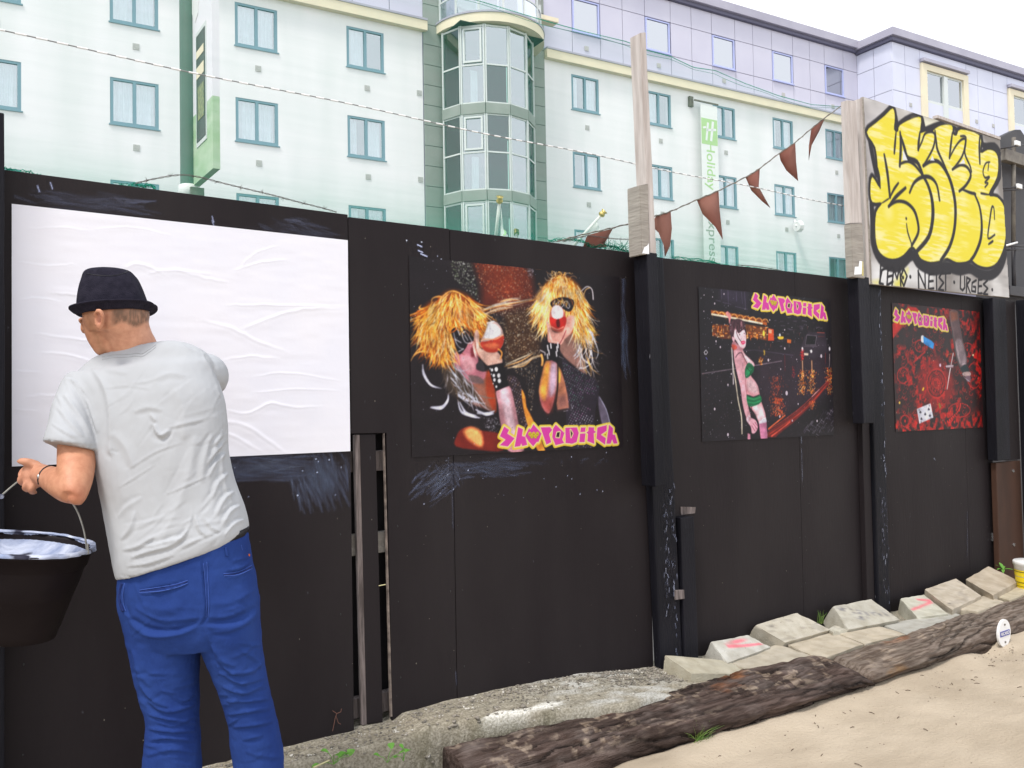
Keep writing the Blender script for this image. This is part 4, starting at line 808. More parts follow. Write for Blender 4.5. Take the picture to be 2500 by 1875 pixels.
# ---- poster 4: a red carpet with litter and a leg
rp = np.random.default_rng(44)
cv = Cv(5.425, 6.585, 1.318, 2.166, .0032, 3.19, bg=(70, 20, 22, 255), T=(2100, 700, .2411))
a_ = vnoise(cv.X.shape, (26, 34), rp, 2); b2 = vnoise(cv.X.shape, (5, 6), rp, 2); c_ = vnoise(cv.X.shape, (70, 90), rp, 1)
k_ = np.clip((a_-.42)*4.5, 0, 1)*np.clip((b2-.22)*2.8, .15, 1); red = np.array([178, 36, 30])/255.; dk = np.array([44, 28, 31])/255.
cv.c[..., :3] = dk+(red-dk)*k_[..., None]*(.6+.7*c_[..., None])
for P in ([(320, 380), (480, 200), (560, 210), (600, 250), (480, 360), (400, 440), (325, 530)],): cv.poly(P, (196, 44, 38), soft=.01)
cv.poly([(440, 390), (600, 360), (640, 460), (560, 640), (400, 600), (330, 680), (330, 540)], (44, 34, 36, 225), soft=.04); cv.poly([(800, 380), (900, 400), (910, 640), (830, 620), (790, 500)], (48, 38, 40, 230), soft=.03)
cv.poly([(640, 740), (780, 720), (880, 830), (950, 950), (940, 1100), (820, 1280), (720, 1240), (600, 1100), (570, 900)], (170, 30, 28, 160), soft=.07)
ctr = (768, 980)
for rr, wdt, cc in ((95, .006, (60, 22, 24)), (110, .007, (196, 52, 44)), (60, .005, (90, 26, 26)), (35, .005, (190, 60, 44)), (150, .004, (120, 26, 26))): cv.line([(ctr[0]+rr*.9*math.cos(t), ctr[1]+rr*1.35*math.sin(t)) for t in np.linspace(0, 6.28, 30)], wdt, cc)
for i in range(10): t = i*.63; cv.dot((ctr[0]+58*math.cos(t), ctr[1]+85*math.sin(t)), .009, (60, 20, 24)); cv.dot((ctr[0]+52*math.cos(t), ctr[1]+78*math.sin(t)), .006, (186, 46, 40))
for cx, cy, rx, ry in ((450, 1360, 45, 60), (950, 1370, 40, 60), (600, 600, 50, 60), (1000, 1250, 110, 70), (430, 900, 60, 80), (1150, 900, 70, 130), (1080, 640, 60, 70)):
    cv.line([(cx+rx*math.cos(t), cy+ry*math.sin(t)) for t in np.linspace(0, 6.28, 16)], .009, (176, 38, 36)); cv.dot((cx, cy), .02, (60, 22, 26)); cv.dot((cx, cy), .010, (190, 44, 38))
for _ in range(330):
    x, y = rp.uniform(350, 1220), rp.uniform(260, 1440); r = rp.uniform(8, 20); cv.line([(x+r*math.cos(t), y+r*1.2*math.sin(t)) for t in np.linspace(0, 4.5, 7)], .004, [(34, 22, 25), (150, 30, 30), (206, 50, 40), (120, 30, 42)][rp.integers(4)])
for k in range(13): t = k/12; x = 860+150*math.sin(t*1.6); y = 1380-190*t; cv.dot((x, y), .009, (196, 48, 42)); cv.line([(x-16, y), (x, y-20), (x+16, y)], .003, (40, 20, 24))
for k in range(12): cv.dot((540+k*10, 760-k*9), .008, (176, 40, 38))
specks(cv, [(340, 640), (1210, 280), (1220, 1430), (360, 1450)], 150, [(225, 190, 60), (240, 235, 215), (210, 150, 60), (230, 120, 60)], rp, .0012, .0035)
cv.poly([(900, 250), (985, 252), (1000, 360), (1030, 520), (1060, 650), (1080, 760), (1040, 820), (1010, 830), (975, 740), (945, 600), (920, 430)], (112, 92, 94), sm=3, soft=.005); cv.poly([(960, 560), (1020, 540), (1070, 740), (1030, 800), (990, 740)], (188, 172, 178, 220), sm=3, soft=.02); cv.poly([(905, 252), (980, 254), (985, 330), (920, 350)], (176, 104, 72, 210), soft=.02)
for k in range(44): cv.line([(905+k*2.6, 262+k*12), (950+k*2.4, 250+k*12), (990+k*2.2, 262+k*12)], .0018, (62, 46, 50))
cv.line([(925, 440), (960, 640), (1000, 800), (1040, 900)], .007, (48, 66, 66), sm=4); cv.poly([(1010, 830), (1050, 790), (1080, 800), (1100, 850), (1040, 870)], (42, 54, 58), sm=3); cv.poly([(1035, 870), (1100, 860), (1118, 890), (1090, 910), (1050, 905)], (196, 170, 168), sm=3); cv.poly([(1060, 910), (1110, 905), (1110, 955), (1080, 960)], (120, 96, 108), sm=3); cv.line([(1030, 880), (1050, 920), (1110, 965)], .004, (190, 190, 200))
cv.poly([(612, 500), (640, 498), (645, 560), (615, 560)], (235, 240, 248), sm=2); cv.poly([(634, 500), (715, 545), (745, 575), (735, 632), (700, 615), (638, 575)], (58, 146, 214), sm=1)
cv.line([(938, 675), (905, 850), (876, 1035)], .011, (214, 200, 204)); cv.line([(936, 675), (903, 850), (874, 1035)], .004, (250, 245, 248)); cv.poly([(862, 795), (935, 790), (940, 820), (865, 822)], (160, 130, 140)); cv.line([(862, 808), (940, 800)], .005, (245, 240, 245)); cv.dot((806, 795), .012, (236, 205, 228)); cv.poly([(620, 1050), (632, 1018), (645, 1024), (634, 1056)], (238, 190, 50))
cv.dot((394, 1175), .009, (250, 210, 90)); cv.line([(487, 1230), (480, 1290)], .008, (214, 196, 90), taper=True); cv.dot((1138, 693), .011, (235, 225, 180), ar=.7); cv.poly([(785, 1180), (800, 1175), (818, 1220), (800, 1240)], (140, 110, 50))
cv.line([(868, 715), (880, 690), (920, 678)], .003, (220, 150, 60), sm=3)
cv.poly([(568, 1238), (708, 1180), (736, 1325), (595, 1387)], (226, 226, 238), soft=.005)
for x, y in ((605, 1270), (690, 1240), (654, 1290), (616, 1338), (702, 1305)):
    for dx, dy in ((-6, 3), (6, 3), (0, -6)): cv.dot((x+dx, y+dy), .0058, (50, 46, 58))
    cv.line([(x, y), (x, y+14)], .003, (50, 46, 58))
for x, y in ((592, 1248), (695, 1205), (712, 1335), (612, 1370)): cv.line([(x-5, y-5), (x+5, y-5), (x+4, y+6), (x-5, y+5)], .0025, (60, 54, 66))
photo(cv, rp, 1.1, .15)
Bq = np.array([oY(2180, 772, 3.19)[[0, 2]], oY(2314, 790, 3.19)[[0, 2]]]); logo(cv, aff(A, Bq))
P4 = empty('poster', (6.0, 3.19, 1.74), 'red carpet poster with playing card and stockinged leg, pasted on the black hoarding', 'poster')
cv.mesh('print', M['print'], P4, Y=3.1865, gain=GAIN)

# ---- the blank white poster still being pasted: a sheet with real creases
nx_, nz_ = 420, 300
xs_ = np.linspace(.3635, 1.5335, nx_); zs_ = np.linspace(1.3525, 2.1905, nz_); X_, Z_ = np.meshgrid(xs_, zs_)
rw = np.random.default_rng(9); D_ = np.zeros(X_.shape)
CR_ = [([(300, 655), (340, 645), (400, 668)], 5, 1.4), ([(290, 725), (180, 720), (120, 715)], 4, 1.2), ([(80, 815), (200, 830), (260, 835)], 4, 1.2), ([(100, 860), (180, 870), (290, 905)], 4, 1.3), ([(60, 970), (130, 965), (220, 975)], 4, 1.1), ([(490, 782), (560, 800), (620, 830), (700, 860)], 6, 1.6), ([(570, 660), (640, 640), (700, 636)], 4, 1.), ([(360, 668), (420, 660), (520, 672)], 5, 1.2), ([(420, 655), (500, 680), (560, 690)], 5, 1.0), ([(580, 810), (650, 780), (740, 755), (840, 752)], 6, 1.3), ([(550, 745), (640, 745), (840, 748)], 4, 1.1), ([(545, 1000), (600, 1010), (660, 985), (720, 995), (780, 992)], 5, 1.5), ([(540, 1030), (600, 1040), (660, 1080), (700, 1110)], 7, 1.9), ([(500, 1040), (560, 1060), (640, 1105)], 6, 1.6), ([(580, 660), (620, 620), (680, 600)], 4, .8), ([(40, 640), (120, 650), (180, 645)], 3, .9), ([(40, 735), (90, 728), (150, 738)], 3, 1.), ([(60, 560), (150, 556), (220, 566)], 3, .7), ([(620, 920), (700, 910), (830, 930)], 4, 1.), ([(610, 960), (720, 950), (830, 955)], 4, .8), ([(230, 560), (330, 556), (420, 575)], 3, .7), ([(30, 905), (100, 910)], 3, .9), ([(30, 1000), (90, 1005)], 3, .8), ([(600, 560), (700, 570), (800, 560)], 3, .6), ([(540, 880), (610, 870), (680, 876)], 4, 1.0)]
cvt = Cv(.3635, 1.5335, 1.3525, 2.1905, 1.17/(nx_-1))
for P, wdp, am in CR_:
    q = np.array([oY(*p)[[0, 2]] for p in P]); q = crom(q, 5); q[:, 1] += rw.normal(0, .0012, len(q)); wd = wdp*.0011; sl = cvt.win(q, wd*5)
    if sl[0].stop > nz_: sl = (slice(sl[0].start, nz_), sl[1])
    Xw, Zw = X_[sl], Z_[sl]; best = np.full(Xw.shape, 9.); tt = np.zeros(Xw.shape); sg = np.zeros(Xw.shape)
    for i in range(len(q)-1):
        ab = q[i+1]-q[i]; l = ab@ab; t = np.clip(((Xw-q[i][0])*ab[0]+(Zw-q[i][1])*ab[1])/l, 0, 1); dx = Xw-q[i][0]-t*ab[0]; dz = Zw-q[i][1]-t*ab[1]; d = np.hypot(dx, dz)
        m_ = d < best; best = np.where(m_, d, best); tt = np.where(m_, (i+t)/(len(q)-1), tt); sg = np.where(m_, np.sign(dx*ab[1]-dz*ab[0]), sg)
    env = np.sin(np.clip(tt, .02, .98)*math.pi)**.6; sd_ = best*sg
    D_[sl] += am*.0010*env*(np.exp(-(sd_/wd)**2)*1.0+.5*np.exp(-((sd_-2.2*wd)/(2*wd))**2))
D_ += .0022*vnoise(D_.shape, (4, 5), rw, 2)+.0007*vnoise(D_.shape, (40, 14), rw, 1)
V = np.stack([X_, 3.1965-D_, Z_], -1).reshape(-1, 3)
tag(add('poster', V, grid_faces(nz_, nx_), M['paper'], smooth=True), 'large blank white poster, creased and still wet, behind the man in the hat', 'poster')

# ---- graffiti board
rp = np.random.default_rng(55); YB = 3.10
GB = empty('graffiti_board', (6.0, YB, 2.28), 'weathered grey board with fat yellow bubble lettering outlined in black, fixed above the hoarding', 'board')
bw = [oY(*p, YB+.002) for p in ((2107, 236), (2441, 342), (2464, 727), (2128, 694))]
V = [(q[0], YB+.002, q[2]) for q in bw]+[(q[0], YB+.022, q[2]) for q in bw]
bev(add('board_sheet', V, [(3, 2, 1, 0), (4, 5, 6, 7), (0, 1, 5, 4), (1, 2, 6, 5), (2, 3, 7, 6), (3, 0, 4, 7)], M['bare_grey'], GB), .002)
cv = Cv(5.03, 6.92, 2.24, 3.49, .0048, YB, bg=(168, 163, 158, 255), T=(2060, 200, .3316))
n_ = vnoise(cv.X.shape, (5, 7), rp, 3); n2_ = vnoise(cv.X.shape, (60, 20), rp, 1); g = np.clip((n_-.42)*3, 0, 1)[..., None]
cv.c[..., :3] = np.array([146, 140, 136])/255.*(1-g)+np.array([214, 212, 210])/255.*g; cv.c[..., :3] *= (.94+.12*n2_[..., None])
cv.poly([(150, 250), (330, 200), (400, 700), (230, 900), (180, 500)], (228, 226, 232, 200), soft=.2); cv.poly([(205, 1330), (700, 1330), (660, 1540), (215, 1490)], (236, 236, 236, 210), soft=.12); cv.poly([(570, 240), (760, 300), (600, 400), (560, 330)], (240, 238, 214, 230), soft=.08); cv.poly([(380, 190), (470, 220), (440, 290), (390, 280)], (200, 196, 190, 220), soft=.04); cv.poly([(1000, 390), (1160, 440), (1180, 900), (1120, 700), (1100, 470)], (140, 134, 128, 230), soft=.05); cv.poly([(370, 1480), (470, 1380), (430, 1510), (380, 1520)], (226, 214, 60, 200), soft=.06); cv.poly([(210, 1470), (260, 1460), (250, 1500)], (226, 214, 90, 180), soft=.04)
SIL = [(170, 370), (240, 300), (300, 250), (360, 195), (376, 260), (370, 350), (400, 365), (412, 320), (500, 272), (568, 264), (562, 370), (600, 366), (650, 366), (672, 345), (720, 320), (795, 320), (802, 380), (830, 395), (862, 350), (1002, 395), (1005, 520), (1060, 500), (1110, 512), (1136, 570), (1128, 700), (1065, 830), (1130, 850), (1180, 920), (1195, 1050), (1182, 1200), (1130, 1325), (1060, 1362), (985, 1345), (938, 1308), (900, 1322), (830, 1326), (762, 1295), (720, 1312), (640, 1325), (570, 1300), (540, 1248), (500, 1210), (440, 1272), (380, 1300), (310, 1290), (252, 1230), (232, 1100), (240, 960), (282, 890), (212, 884), (196, 800), (210, 700), (265, 780), (252, 640), (232, 480)]
BK = (44, 42, 46)
cv.line(SIL, .052, BK, soft=.014, closed=True, sm=3)
low = [(225, 1000), (225, 1180), (290, 1310), (400, 1345), (500, 1260), (560, 1330), (660, 1372), (760, 1350), (850, 1372), (930, 1360), (1000, 1400), (1090, 1405), (1160, 1330), (1200, 1180)]
cv.line([(x, y+14) for x, y in low], .075, BK, soft=.014, sm=4); cv.line([(205, 900), (215, 1100)], .05, BK, soft=.01); cv.line([(190, 420), (215, 560), (240, 680)], .045, BK, soft=.012, sm=3); cv.line([(180, 350), (270, 270), (350, 190)], .04, BK, soft=.012, sm=3)
cv.line([(380, 260), (400, 330), (460, 280), (560, 250), (590, 350)], .05, BK, soft=.012, sm=3); cv.line([(600, 350), (700, 310), (790, 300), (830, 360)], .035, BK, soft=.012, sm=3); cv.line([(1010, 400), (1030, 470), (1110, 470), (1150, 520)], .05, BK, soft=.012, sm=3); cv.line([(1145, 520), (1150, 700), (1090, 820), (1170, 880), (1200, 960)], .032, BK, soft=.01, sm=3)
cv.poly(SIL, (238, 222, 62), sm=3, soft=.008)
m0 = (np.abs(cv.c[..., :3]-np.array([238, 222, 62])/255.).sum(-1) < .03); strk = np.clip((vnoise(cv.X.shape, (90, 14), rp, 3)-.42)*5, 0, 1)*np.clip((vnoise(cv.X.shape, (6, 7), rp, 2)-.22)*4, 0, 1)
cv.c[..., :3] = np.where(m0[..., None], cv.c[..., :3]*(1-.7*strk[..., None])+.7*strk[..., None]*np.array([246, 240, 186])/255., cv.c[..., :3])
for cx, cy, rr in ((330, 960, .05), (260, 1150, .03), (620, 640, .04), (1100, 1100, .06), (880, 860, .05), (520, 300, .03), (760, 350, .03), (720, 1250, .05), (1090, 560, .03)): cv.dot((cx, cy), rr, (246, 240, 190, 120), soft=.06)
for P, w_ in (([(298, 535), (310, 600), (325, 700), (340, 850)], .026), ([(340, 850), (370, 790), (402, 745)], .018), ([(385, 370), (378, 450), (372, 525)], .020), ([(415, 370), (420, 480), (412, 620)], .026), ([(420, 400), (445, 480), (470, 560), (540, 590), (580, 680)], .034), ([(412, 605), (470, 585), (520, 610), (575, 680)], .022),
              ([(575, 680), (620, 760), (650, 870), (655, 1000), (625, 1140), (535, 1250)], .036), ([(485, 815), (520, 740), (580, 700), (640, 705), (685, 760), (705, 870)], .026), ([(330, 920), (380, 850), (455, 780)], .024), ([(330, 915), (390, 880), (460, 890), (520, 950), (548, 1050), (545, 1120), (500, 1205)], .026),
              ([(562, 370), (552, 440), (548, 500)], .024), ([(548, 500), (575, 440), (600, 380), (650, 368), (672, 400), (660, 480), (620, 560), (585, 618)], .018), ([(585, 618), (640, 585), (700, 590), (760, 670), (800, 780), (822, 920), (815, 1080), (780, 1210), (715, 1315)], .034),
              ([(672, 360), (680, 430), (690, 500), (730, 590), (760, 660)], .024), ([(800, 375), (790, 450), (778, 560)], .022), ([(778, 560), (820, 480), (860, 430), (892, 420), (895, 470), (870, 550), (830, 610), (800, 645)], .018), ([(800, 645), (860, 612), (910, 630), (935, 690), (900, 760), (850, 805)], .024), ([(860, 400), (900, 410), (890, 520), (930, 620), (940, 660)], .02),
              ([(1002, 400), (998, 480), (1002, 600)], .024), ([(960, 820), (1000, 920), (1016, 1050), (1005, 1170), (965, 1270), (935, 1312)], .030), ([(1075, 590), (1045, 600), (1025, 660), (1040, 705), (1072, 700), (1040, 740), (1062, 745), (1040, 775)], .016), ([(1068, 590), (1062, 650)], .012),
              ([(1110, 1010), (1105, 930), (1090, 925), (1075, 1020), (1062, 1150), (1112, 1125)], .018), ([(1066, 1195), (1098, 1172)], .018), ([(462, 1045), (472, 1110), (500, 1195)], .014), ([(1065, 830), (1010, 820)], .016), ([(870, 790), (930, 815), (970, 825)], .022), ([(268, 780), (262, 700), (250, 640)], .018), ([(285, 890), (330, 860)], .010)):
    cv.line(P, w_, BK, soft=.010, sm=4, ends=(.7, 1.15, .8))
cv.dot((460, 1006), .010, BK, soft=.01)
for P in ([(438, 500), (432, 575), (470, 578)], [(652, 540), (636, 578), (668, 580)], [(882, 565), (852, 605), (895, 600)]): cv.poly(P, (232, 232, 236), soft=.008)
TX = (36, 34, 38)
for P in ([(325, 1365), (282, 1385), (262, 1480), (290, 1490)], [(272, 1350), (266, 1500)], [(325, 1385), (318, 1500)], [(325, 1390), (360, 1362)], [(322, 1435), (362, 1425)], [(318, 1498), (362, 1470)], [(355, 1500), (368, 1375), (392, 1450), (412, 1365), (420, 1500)], [(440, 1375), (466, 1430), (442, 1505), (418, 1440), (440, 1375)], [(552, 1520), (548, 1390)], [(548, 1395), (602, 1520)], [(600, 1520), (598, 1400)], [(628, 1415), (624, 1525)], [(628, 1418), (662, 1412)], [(626, 1470), (658, 1465)], [(624, 1525), (662, 1520)], [(682, 1420), (684, 1530)], [(728, 1395), (702, 1440), (735, 1478), (698, 1530), (735, 1535)], [(715, 1412), (785, 1408)], [(750, 1412), (750, 1545)], [(860, 1425), (858, 1520), (875, 1535), (890, 1515), (890, 1435)], [(906, 1440), (902, 1555)], [(906, 1440), (932, 1455), (908, 1492), (934, 1560)], [(975, 1460), (945, 1480), (942, 1540), (970, 1545), (970, 1510), (955, 1508)], [(992, 1455), (988, 1560)], [(992, 1458), (1018, 1455)], [(990, 1505), (1014, 1503)], [(988, 1558), (1018, 1556)], [(1058, 1462), (1028, 1490), (1060, 1520), (1028, 1562), (1060, 1565)]):
    cv.line(P, .017, TX, soft=.006)
for p in ((490, 1435), (813, 1475), (1093, 1530), (436, 1440)): cv.dot(p, .013, TX, soft=.006)
# keep only what lies on the board
Vx, Vz = cv.X.ravel(), cv.Z.ravel(); ins = np.ones(Vx.shape, bool); qd = [(q[0], q[2]) for q in bw]
for i in range(4):
    a, b_ = qd[i], qd[(i+1) % 4]; ins &= ((b_[0]-a[0])*(Vz-a[1])-(b_[1]-a[1])*(Vx-a[0])) < 0
fc = grid_faces(cv.nz, cv.nx); fc = fc[ins[fc].all(1)]; used = np.unique(fc); rm = np.full(len(Vx), -1); rm[used] = np.arange(len(used))
add('painted_face', np.stack([Vx, np.full(Vx.shape, YB), Vz], -1)[used], rm[fc], M['spray'], GB, colors=(lin(cv.c.reshape(-1, 4)[used][:, :3]*255)*.85))
MB().hexa([(bw[1][0]-.9, YB-.004, bw[1][2]+.002), (bw[1][0], YB-.004, bw[1][2]+.002), (bw[1][0], YB+.03, bw[1][2]+.002), (bw[1][0]-.9, YB+.03, bw[1][2]+.002), (bw[1][0]-.9, YB-.004, bw[1][2]+.022), (bw[1][0], YB-.004, bw[1][2]+.022), (bw[1][0], YB+.03, bw[1][2]+.022), (bw[1][0]-.9, YB+.03, bw[1][2]+.022)]).build('top_batten', M['bare'], GB)

# ================================================================== SLEEPERS ALONG THE SAND
def sleeper(name, st, seed, label, endround=(0, 0), orange=(), pale=.0):
    """st: stations (X, foot Y, foot z, front-top Y, z, back-top Y, z)"""
    rg = np.random.default_rng(seed); st = np.array(st); nL, nC = 760, 120
    X = np.linspace(st[0, 0], st[-1, 0], nL); g = [np.interp(X, st[:, 0], st[:, k]) for k in range(1, 7)]
    P = np.zeros((nL, nC, 3)); U = np.linspace(0, 1, nC, endpoint=False)
    for i in range(nL):
        fy, fz, ty, tz, by, bz = [q[i] for q in g]
        poly = np.array([(fy+.02, fz-.08), (fy, fz), (fy-.008+(ty-fy)*.5, (fz+tz)/2), (ty-.004, tz-.02), (ty+.012, tz), (ty+(by-ty)*.5, (tz+bz)/2+.008), (by-.012, bz), (by, bz-.02), (by+.01, fz), (by, fz-.08)])
        seg = np.linalg.norm(np.roll(poly, -1, 0)-poly, axis=1); cum = np.concatenate([[0], np.cumsum(seg)]); cum /= cum[-1]; pc = np.vstack([poly, poly[:1]])
        # keep most columns on the faces that show
        uu = U**1.0; P[i, :, 0] = X[i]; P[i, :, 1] = np.interp(uu, cum, pc[:, 0]); P[i, :, 2] = np.interp(uu, cum, pc[:, 1])
    ctr = P.mean(1, keepdims=True)
    for k, (a, e) in enumerate(((0, endround[0]), (1, endround[1]))):
        if e:
            d = (X-X[0]) if a == 0 else (X[-1]-X); f = np.sqrt(np.clip(1-(1-np.clip(d/e, 0, 1))**2, .02, 1))[:, None, None]
            foot = P[:, :, 2:3].min(1, keepdims=True); tgt = ctr.copy(); tgt[..., 2] = foot[..., 0]+.02; P = tgt+(P-tgt)*np.concatenate([np.ones_like(f), .35+.65*f, f], -1)
    nrm = P-ctr; nrm[..., 0] = 0; nrm /= (np.linalg.norm(nrm, axis=2, keepdims=True)+1e-9)
    big = vnoise((nL, nC), (24, 9), rg, 3); fine = vnoise((nL, nC), (40, 36), rg, 3); lone = vnoise((nL, nC), (9, 30), rg, 2)
    D = .022*(big-.5)+.008*(fine-.5); groove = np.zeros((nL, nC))
    for _ in range(70):          # long drying cracks
        c0 = rg.uniform(0, nC); a = rg.integers(0, nL-60); b_ = min(nL-1, a+rg.integers(60, 340)); dep = rg.uniform(.4, 1)
        for i in range(a, b_):
            t = (i-a)/(b_-a); c = (c0+4*math.sin(i*.02+c0)+1.2*math.sin(i*.09+c0*3)) % nC; j = int(c); w_ = dep*math.sin(math.pi*t)**.5; groove[i, j] = max(groove[i, j], w_); groove[i, (j+1) % nC] = max(groove[i, (j+1) % nC], w_*(c-j))
    P = P+nrm*(D-.017*groove)[..., None]
    up = np.clip(nrm[..., 2], 0, 1)
    c = np.ones((nL, nC, 3))*lin((100, 84, 77)); lo_ = lin((66, 53, 47)); t = np.clip((lone-.35)*3, 0, 1)[..., None]; c = c*t+lo_*(1-t)
    gy = np.clip((big-.45)*3, 0, 1)[..., None]*up[..., None]; c = c*(1-.6*gy)+.6*gy*lin((138, 126, 120)); pu = pale*np.clip(.35+up, 0, 1)[..., None]*(.6+.5*fine[..., None]); c = c*(1-pu)+pu*lin((158, 144, 130))
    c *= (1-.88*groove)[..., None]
    sandm = (np.clip((vnoise((nL, nC), (70, 40), rg, 4)-.545)*9, 0, 1)*np.clip((up-.45)*3, 0, 1)*np.clip((vnoise((nL, nC), (12, 9), rg, 2)-.45)*5, 0, 1))*.6; c = c*(1-sandm[..., None])+sandm[..., None]*lin((186, 168, 148))
    for ox, ou, rx, ru, cc in orange:
        m_ = np.clip(1.0-((X[:, None]-ox)/rx)**2-((np.arange(nC)[None]-ou)/ru)**2+(fine-.5)*2.6, 0, 1)*(1-groove)*.7; c = c*(1-m_[..., None])+m_[..., None]*lin(cc)
    idx = np.arange(nL*nC).reshape(nL, nC); nx2 = np.roll(idx, -1, 1); Fc = np.stack([idx[:-1], idx[1:], nx2[1:], nx2[:-1]], -1).reshape(-1, 4)
    V = P.reshape(-1, 3); cap = []
    V = np.vstack([V, P[0].mean(0), P[-1].mean(0)]); n0, n1_ = len(V)-2, len(V)-1
    Fq = [tuple(f) for f in Fc]+[(idx[0][k], idx[0][(k+1) % nC], n0) for k in range(nC)]+[(idx[-1][(k+1) % nC], idx[-1][k], n1_) for k in range(nC)]
    cc_ = np.vstack([c.reshape(-1, 3), lin((60, 52, 50)), lin((70, 60, 54))])
    return tag(add(name, V, Fq, M['log'], smooth=True, colors=cc_*.9), label, 'sleeper', 'old timber sleepers edging the sand')
sleeper('timber_sleeper', [(1.76, 2.62, .03, 2.735, .20, 2.905, .235), (2.23, 2.62, .05, 2.70, .195, 2.86, .225), (2.5, 2.60, .07, 2.63, .185, 2.85, .215), (2.78, 2.585, .07, 2.565, .178, 2.865, .215), (3.0, 2.58, .07, 2.54, .175, 2.875, .22), (3.55, 2.575, .07, 2.51, .172, 2.84, .225), (3.9, 2.57, .07, 2.50, .17, 2.78, .225), (4.10, 2.57, .07, 2.50, .165, 2.70, .215)], 3,
        'dark cracked timber sleeper in the foreground, nearer of the two, with split rounded end', (0, .22), [(2.50, 62, .17, 9, (122, 74, 54)), (3.34, 58, .12, 7, (160, 104, 62)), (3.20, 50, .10, 6, (140, 92, 60)), (2.15, 64, .1, 6, (108, 68, 54))])
sleeper('timber_sleeper', [(3.93, 2.575, .06, 2.50, .165, 2.74, .212), (4.6, 2.56, .065, 2.50, .170, 2.735, .215), (5.2, 2.535, .07, 2.545, .172, 2.78, .21), (5.7, 2.53, .07, 2.575, .172, 2.80, .205), (6.3, 2.55, .07, 2.60, .175, 2.80, .205), (7.4, 2.60, .07, 2.64, .18, 2.86, .205)], 8,
        'paler weathered timber sleeper carrying the round white disc, beyond the split one', (.10, 0), [(4.55, 62, .14, 6, (160, 108, 74)), (4.2, 30, .1, 6, (138, 106, 70)), (4.8, 68, .08, 4, (158, 108, 76))], .75)
# the round disc sign
SG = empty('disc_sign', (5.12, 2.515, .135), 'round white disc with a blue name strip, nailed to the side of the sleeper', 'sign')
rad = .079; sc = oY(2453, 1546, 2.485); Vd = [(sc[0]+rad*.93*math.cos(t), 2.485, sc[2]+rad*math.sin(t)) for t in np.linspace(0, 2*math.pi, 40, endpoint=False)]
bev(add('disc', Vd+[(a, 2.498, c) for a, b_, c in Vd], [tuple(range(40))]+[tuple(range(79, 39, -1))]+[(i, i+40, (i+1) % 40+40, (i+1) % 40) for i in range(40)], M['white'], SG), .002)
def text(body, size, m, parent, origin, xdir, zdir, name='lettering', depth=.0, bold=0, width=None, align='CENTER', spacing=1.0):
    cu = bpy.data.curves.new(name, 'FONT'); cu.body = body; cu.size = size; cu.align_x = align; cu.align_y = 'CENTER'; cu.offset = bold; cu.extrude = depth; cu.space_character = spacing
    tmp = bpy.data.objects.new(name, cu); COL.objects.link(tmp); dg = bpy.context.evaluated_depsgraph_get(); dg.update(); me = bpy.data.meshes.new_from_object(tmp.evaluated_get(dg))
    V = np.zeros(len(me.vertices)*3); me.vertices.foreach_get('co', V); V = V.reshape(-1, 3); Fc = [tuple(p.vertices) for p in me.polygons]
    bpy.data.objects.remove(tmp); bpy.data.meshes.remove(me)
    xd, zd = np.array(xdir, float), np.array(zdir, float); nd = np.cross(xd, zd)
    if width: V[:, 0] *= width/(V[:, 0].max()-V[:, 0].min())
    W = np.array(origin)+V[:, :1]*xd+V[:, 1:2]*zd+V[:, 2:3]*nd
    return add(name, W, Fc, m, parent)
MB().box(sc[0]-.055, sc[0]+.055, 2.4825, 2.4845, sc[2]-.015, sc[2]+.015).build('name_strip', M['blueprint'], SG)
text('RICARD', .026, M['white'], SG, (sc[0], 2.4815, sc[2]), (1, 0, 0), (0, 0, 1), bold=.0008, width=.095)
for dz in (.05, -.05): V, Fc = tubev([(sc[0], 2.4845, sc[2]+dz), (sc[0], 2.480, sc[2]+dz)], .006, 8); add('screw', V, Fc, M['greymetal'], SG)

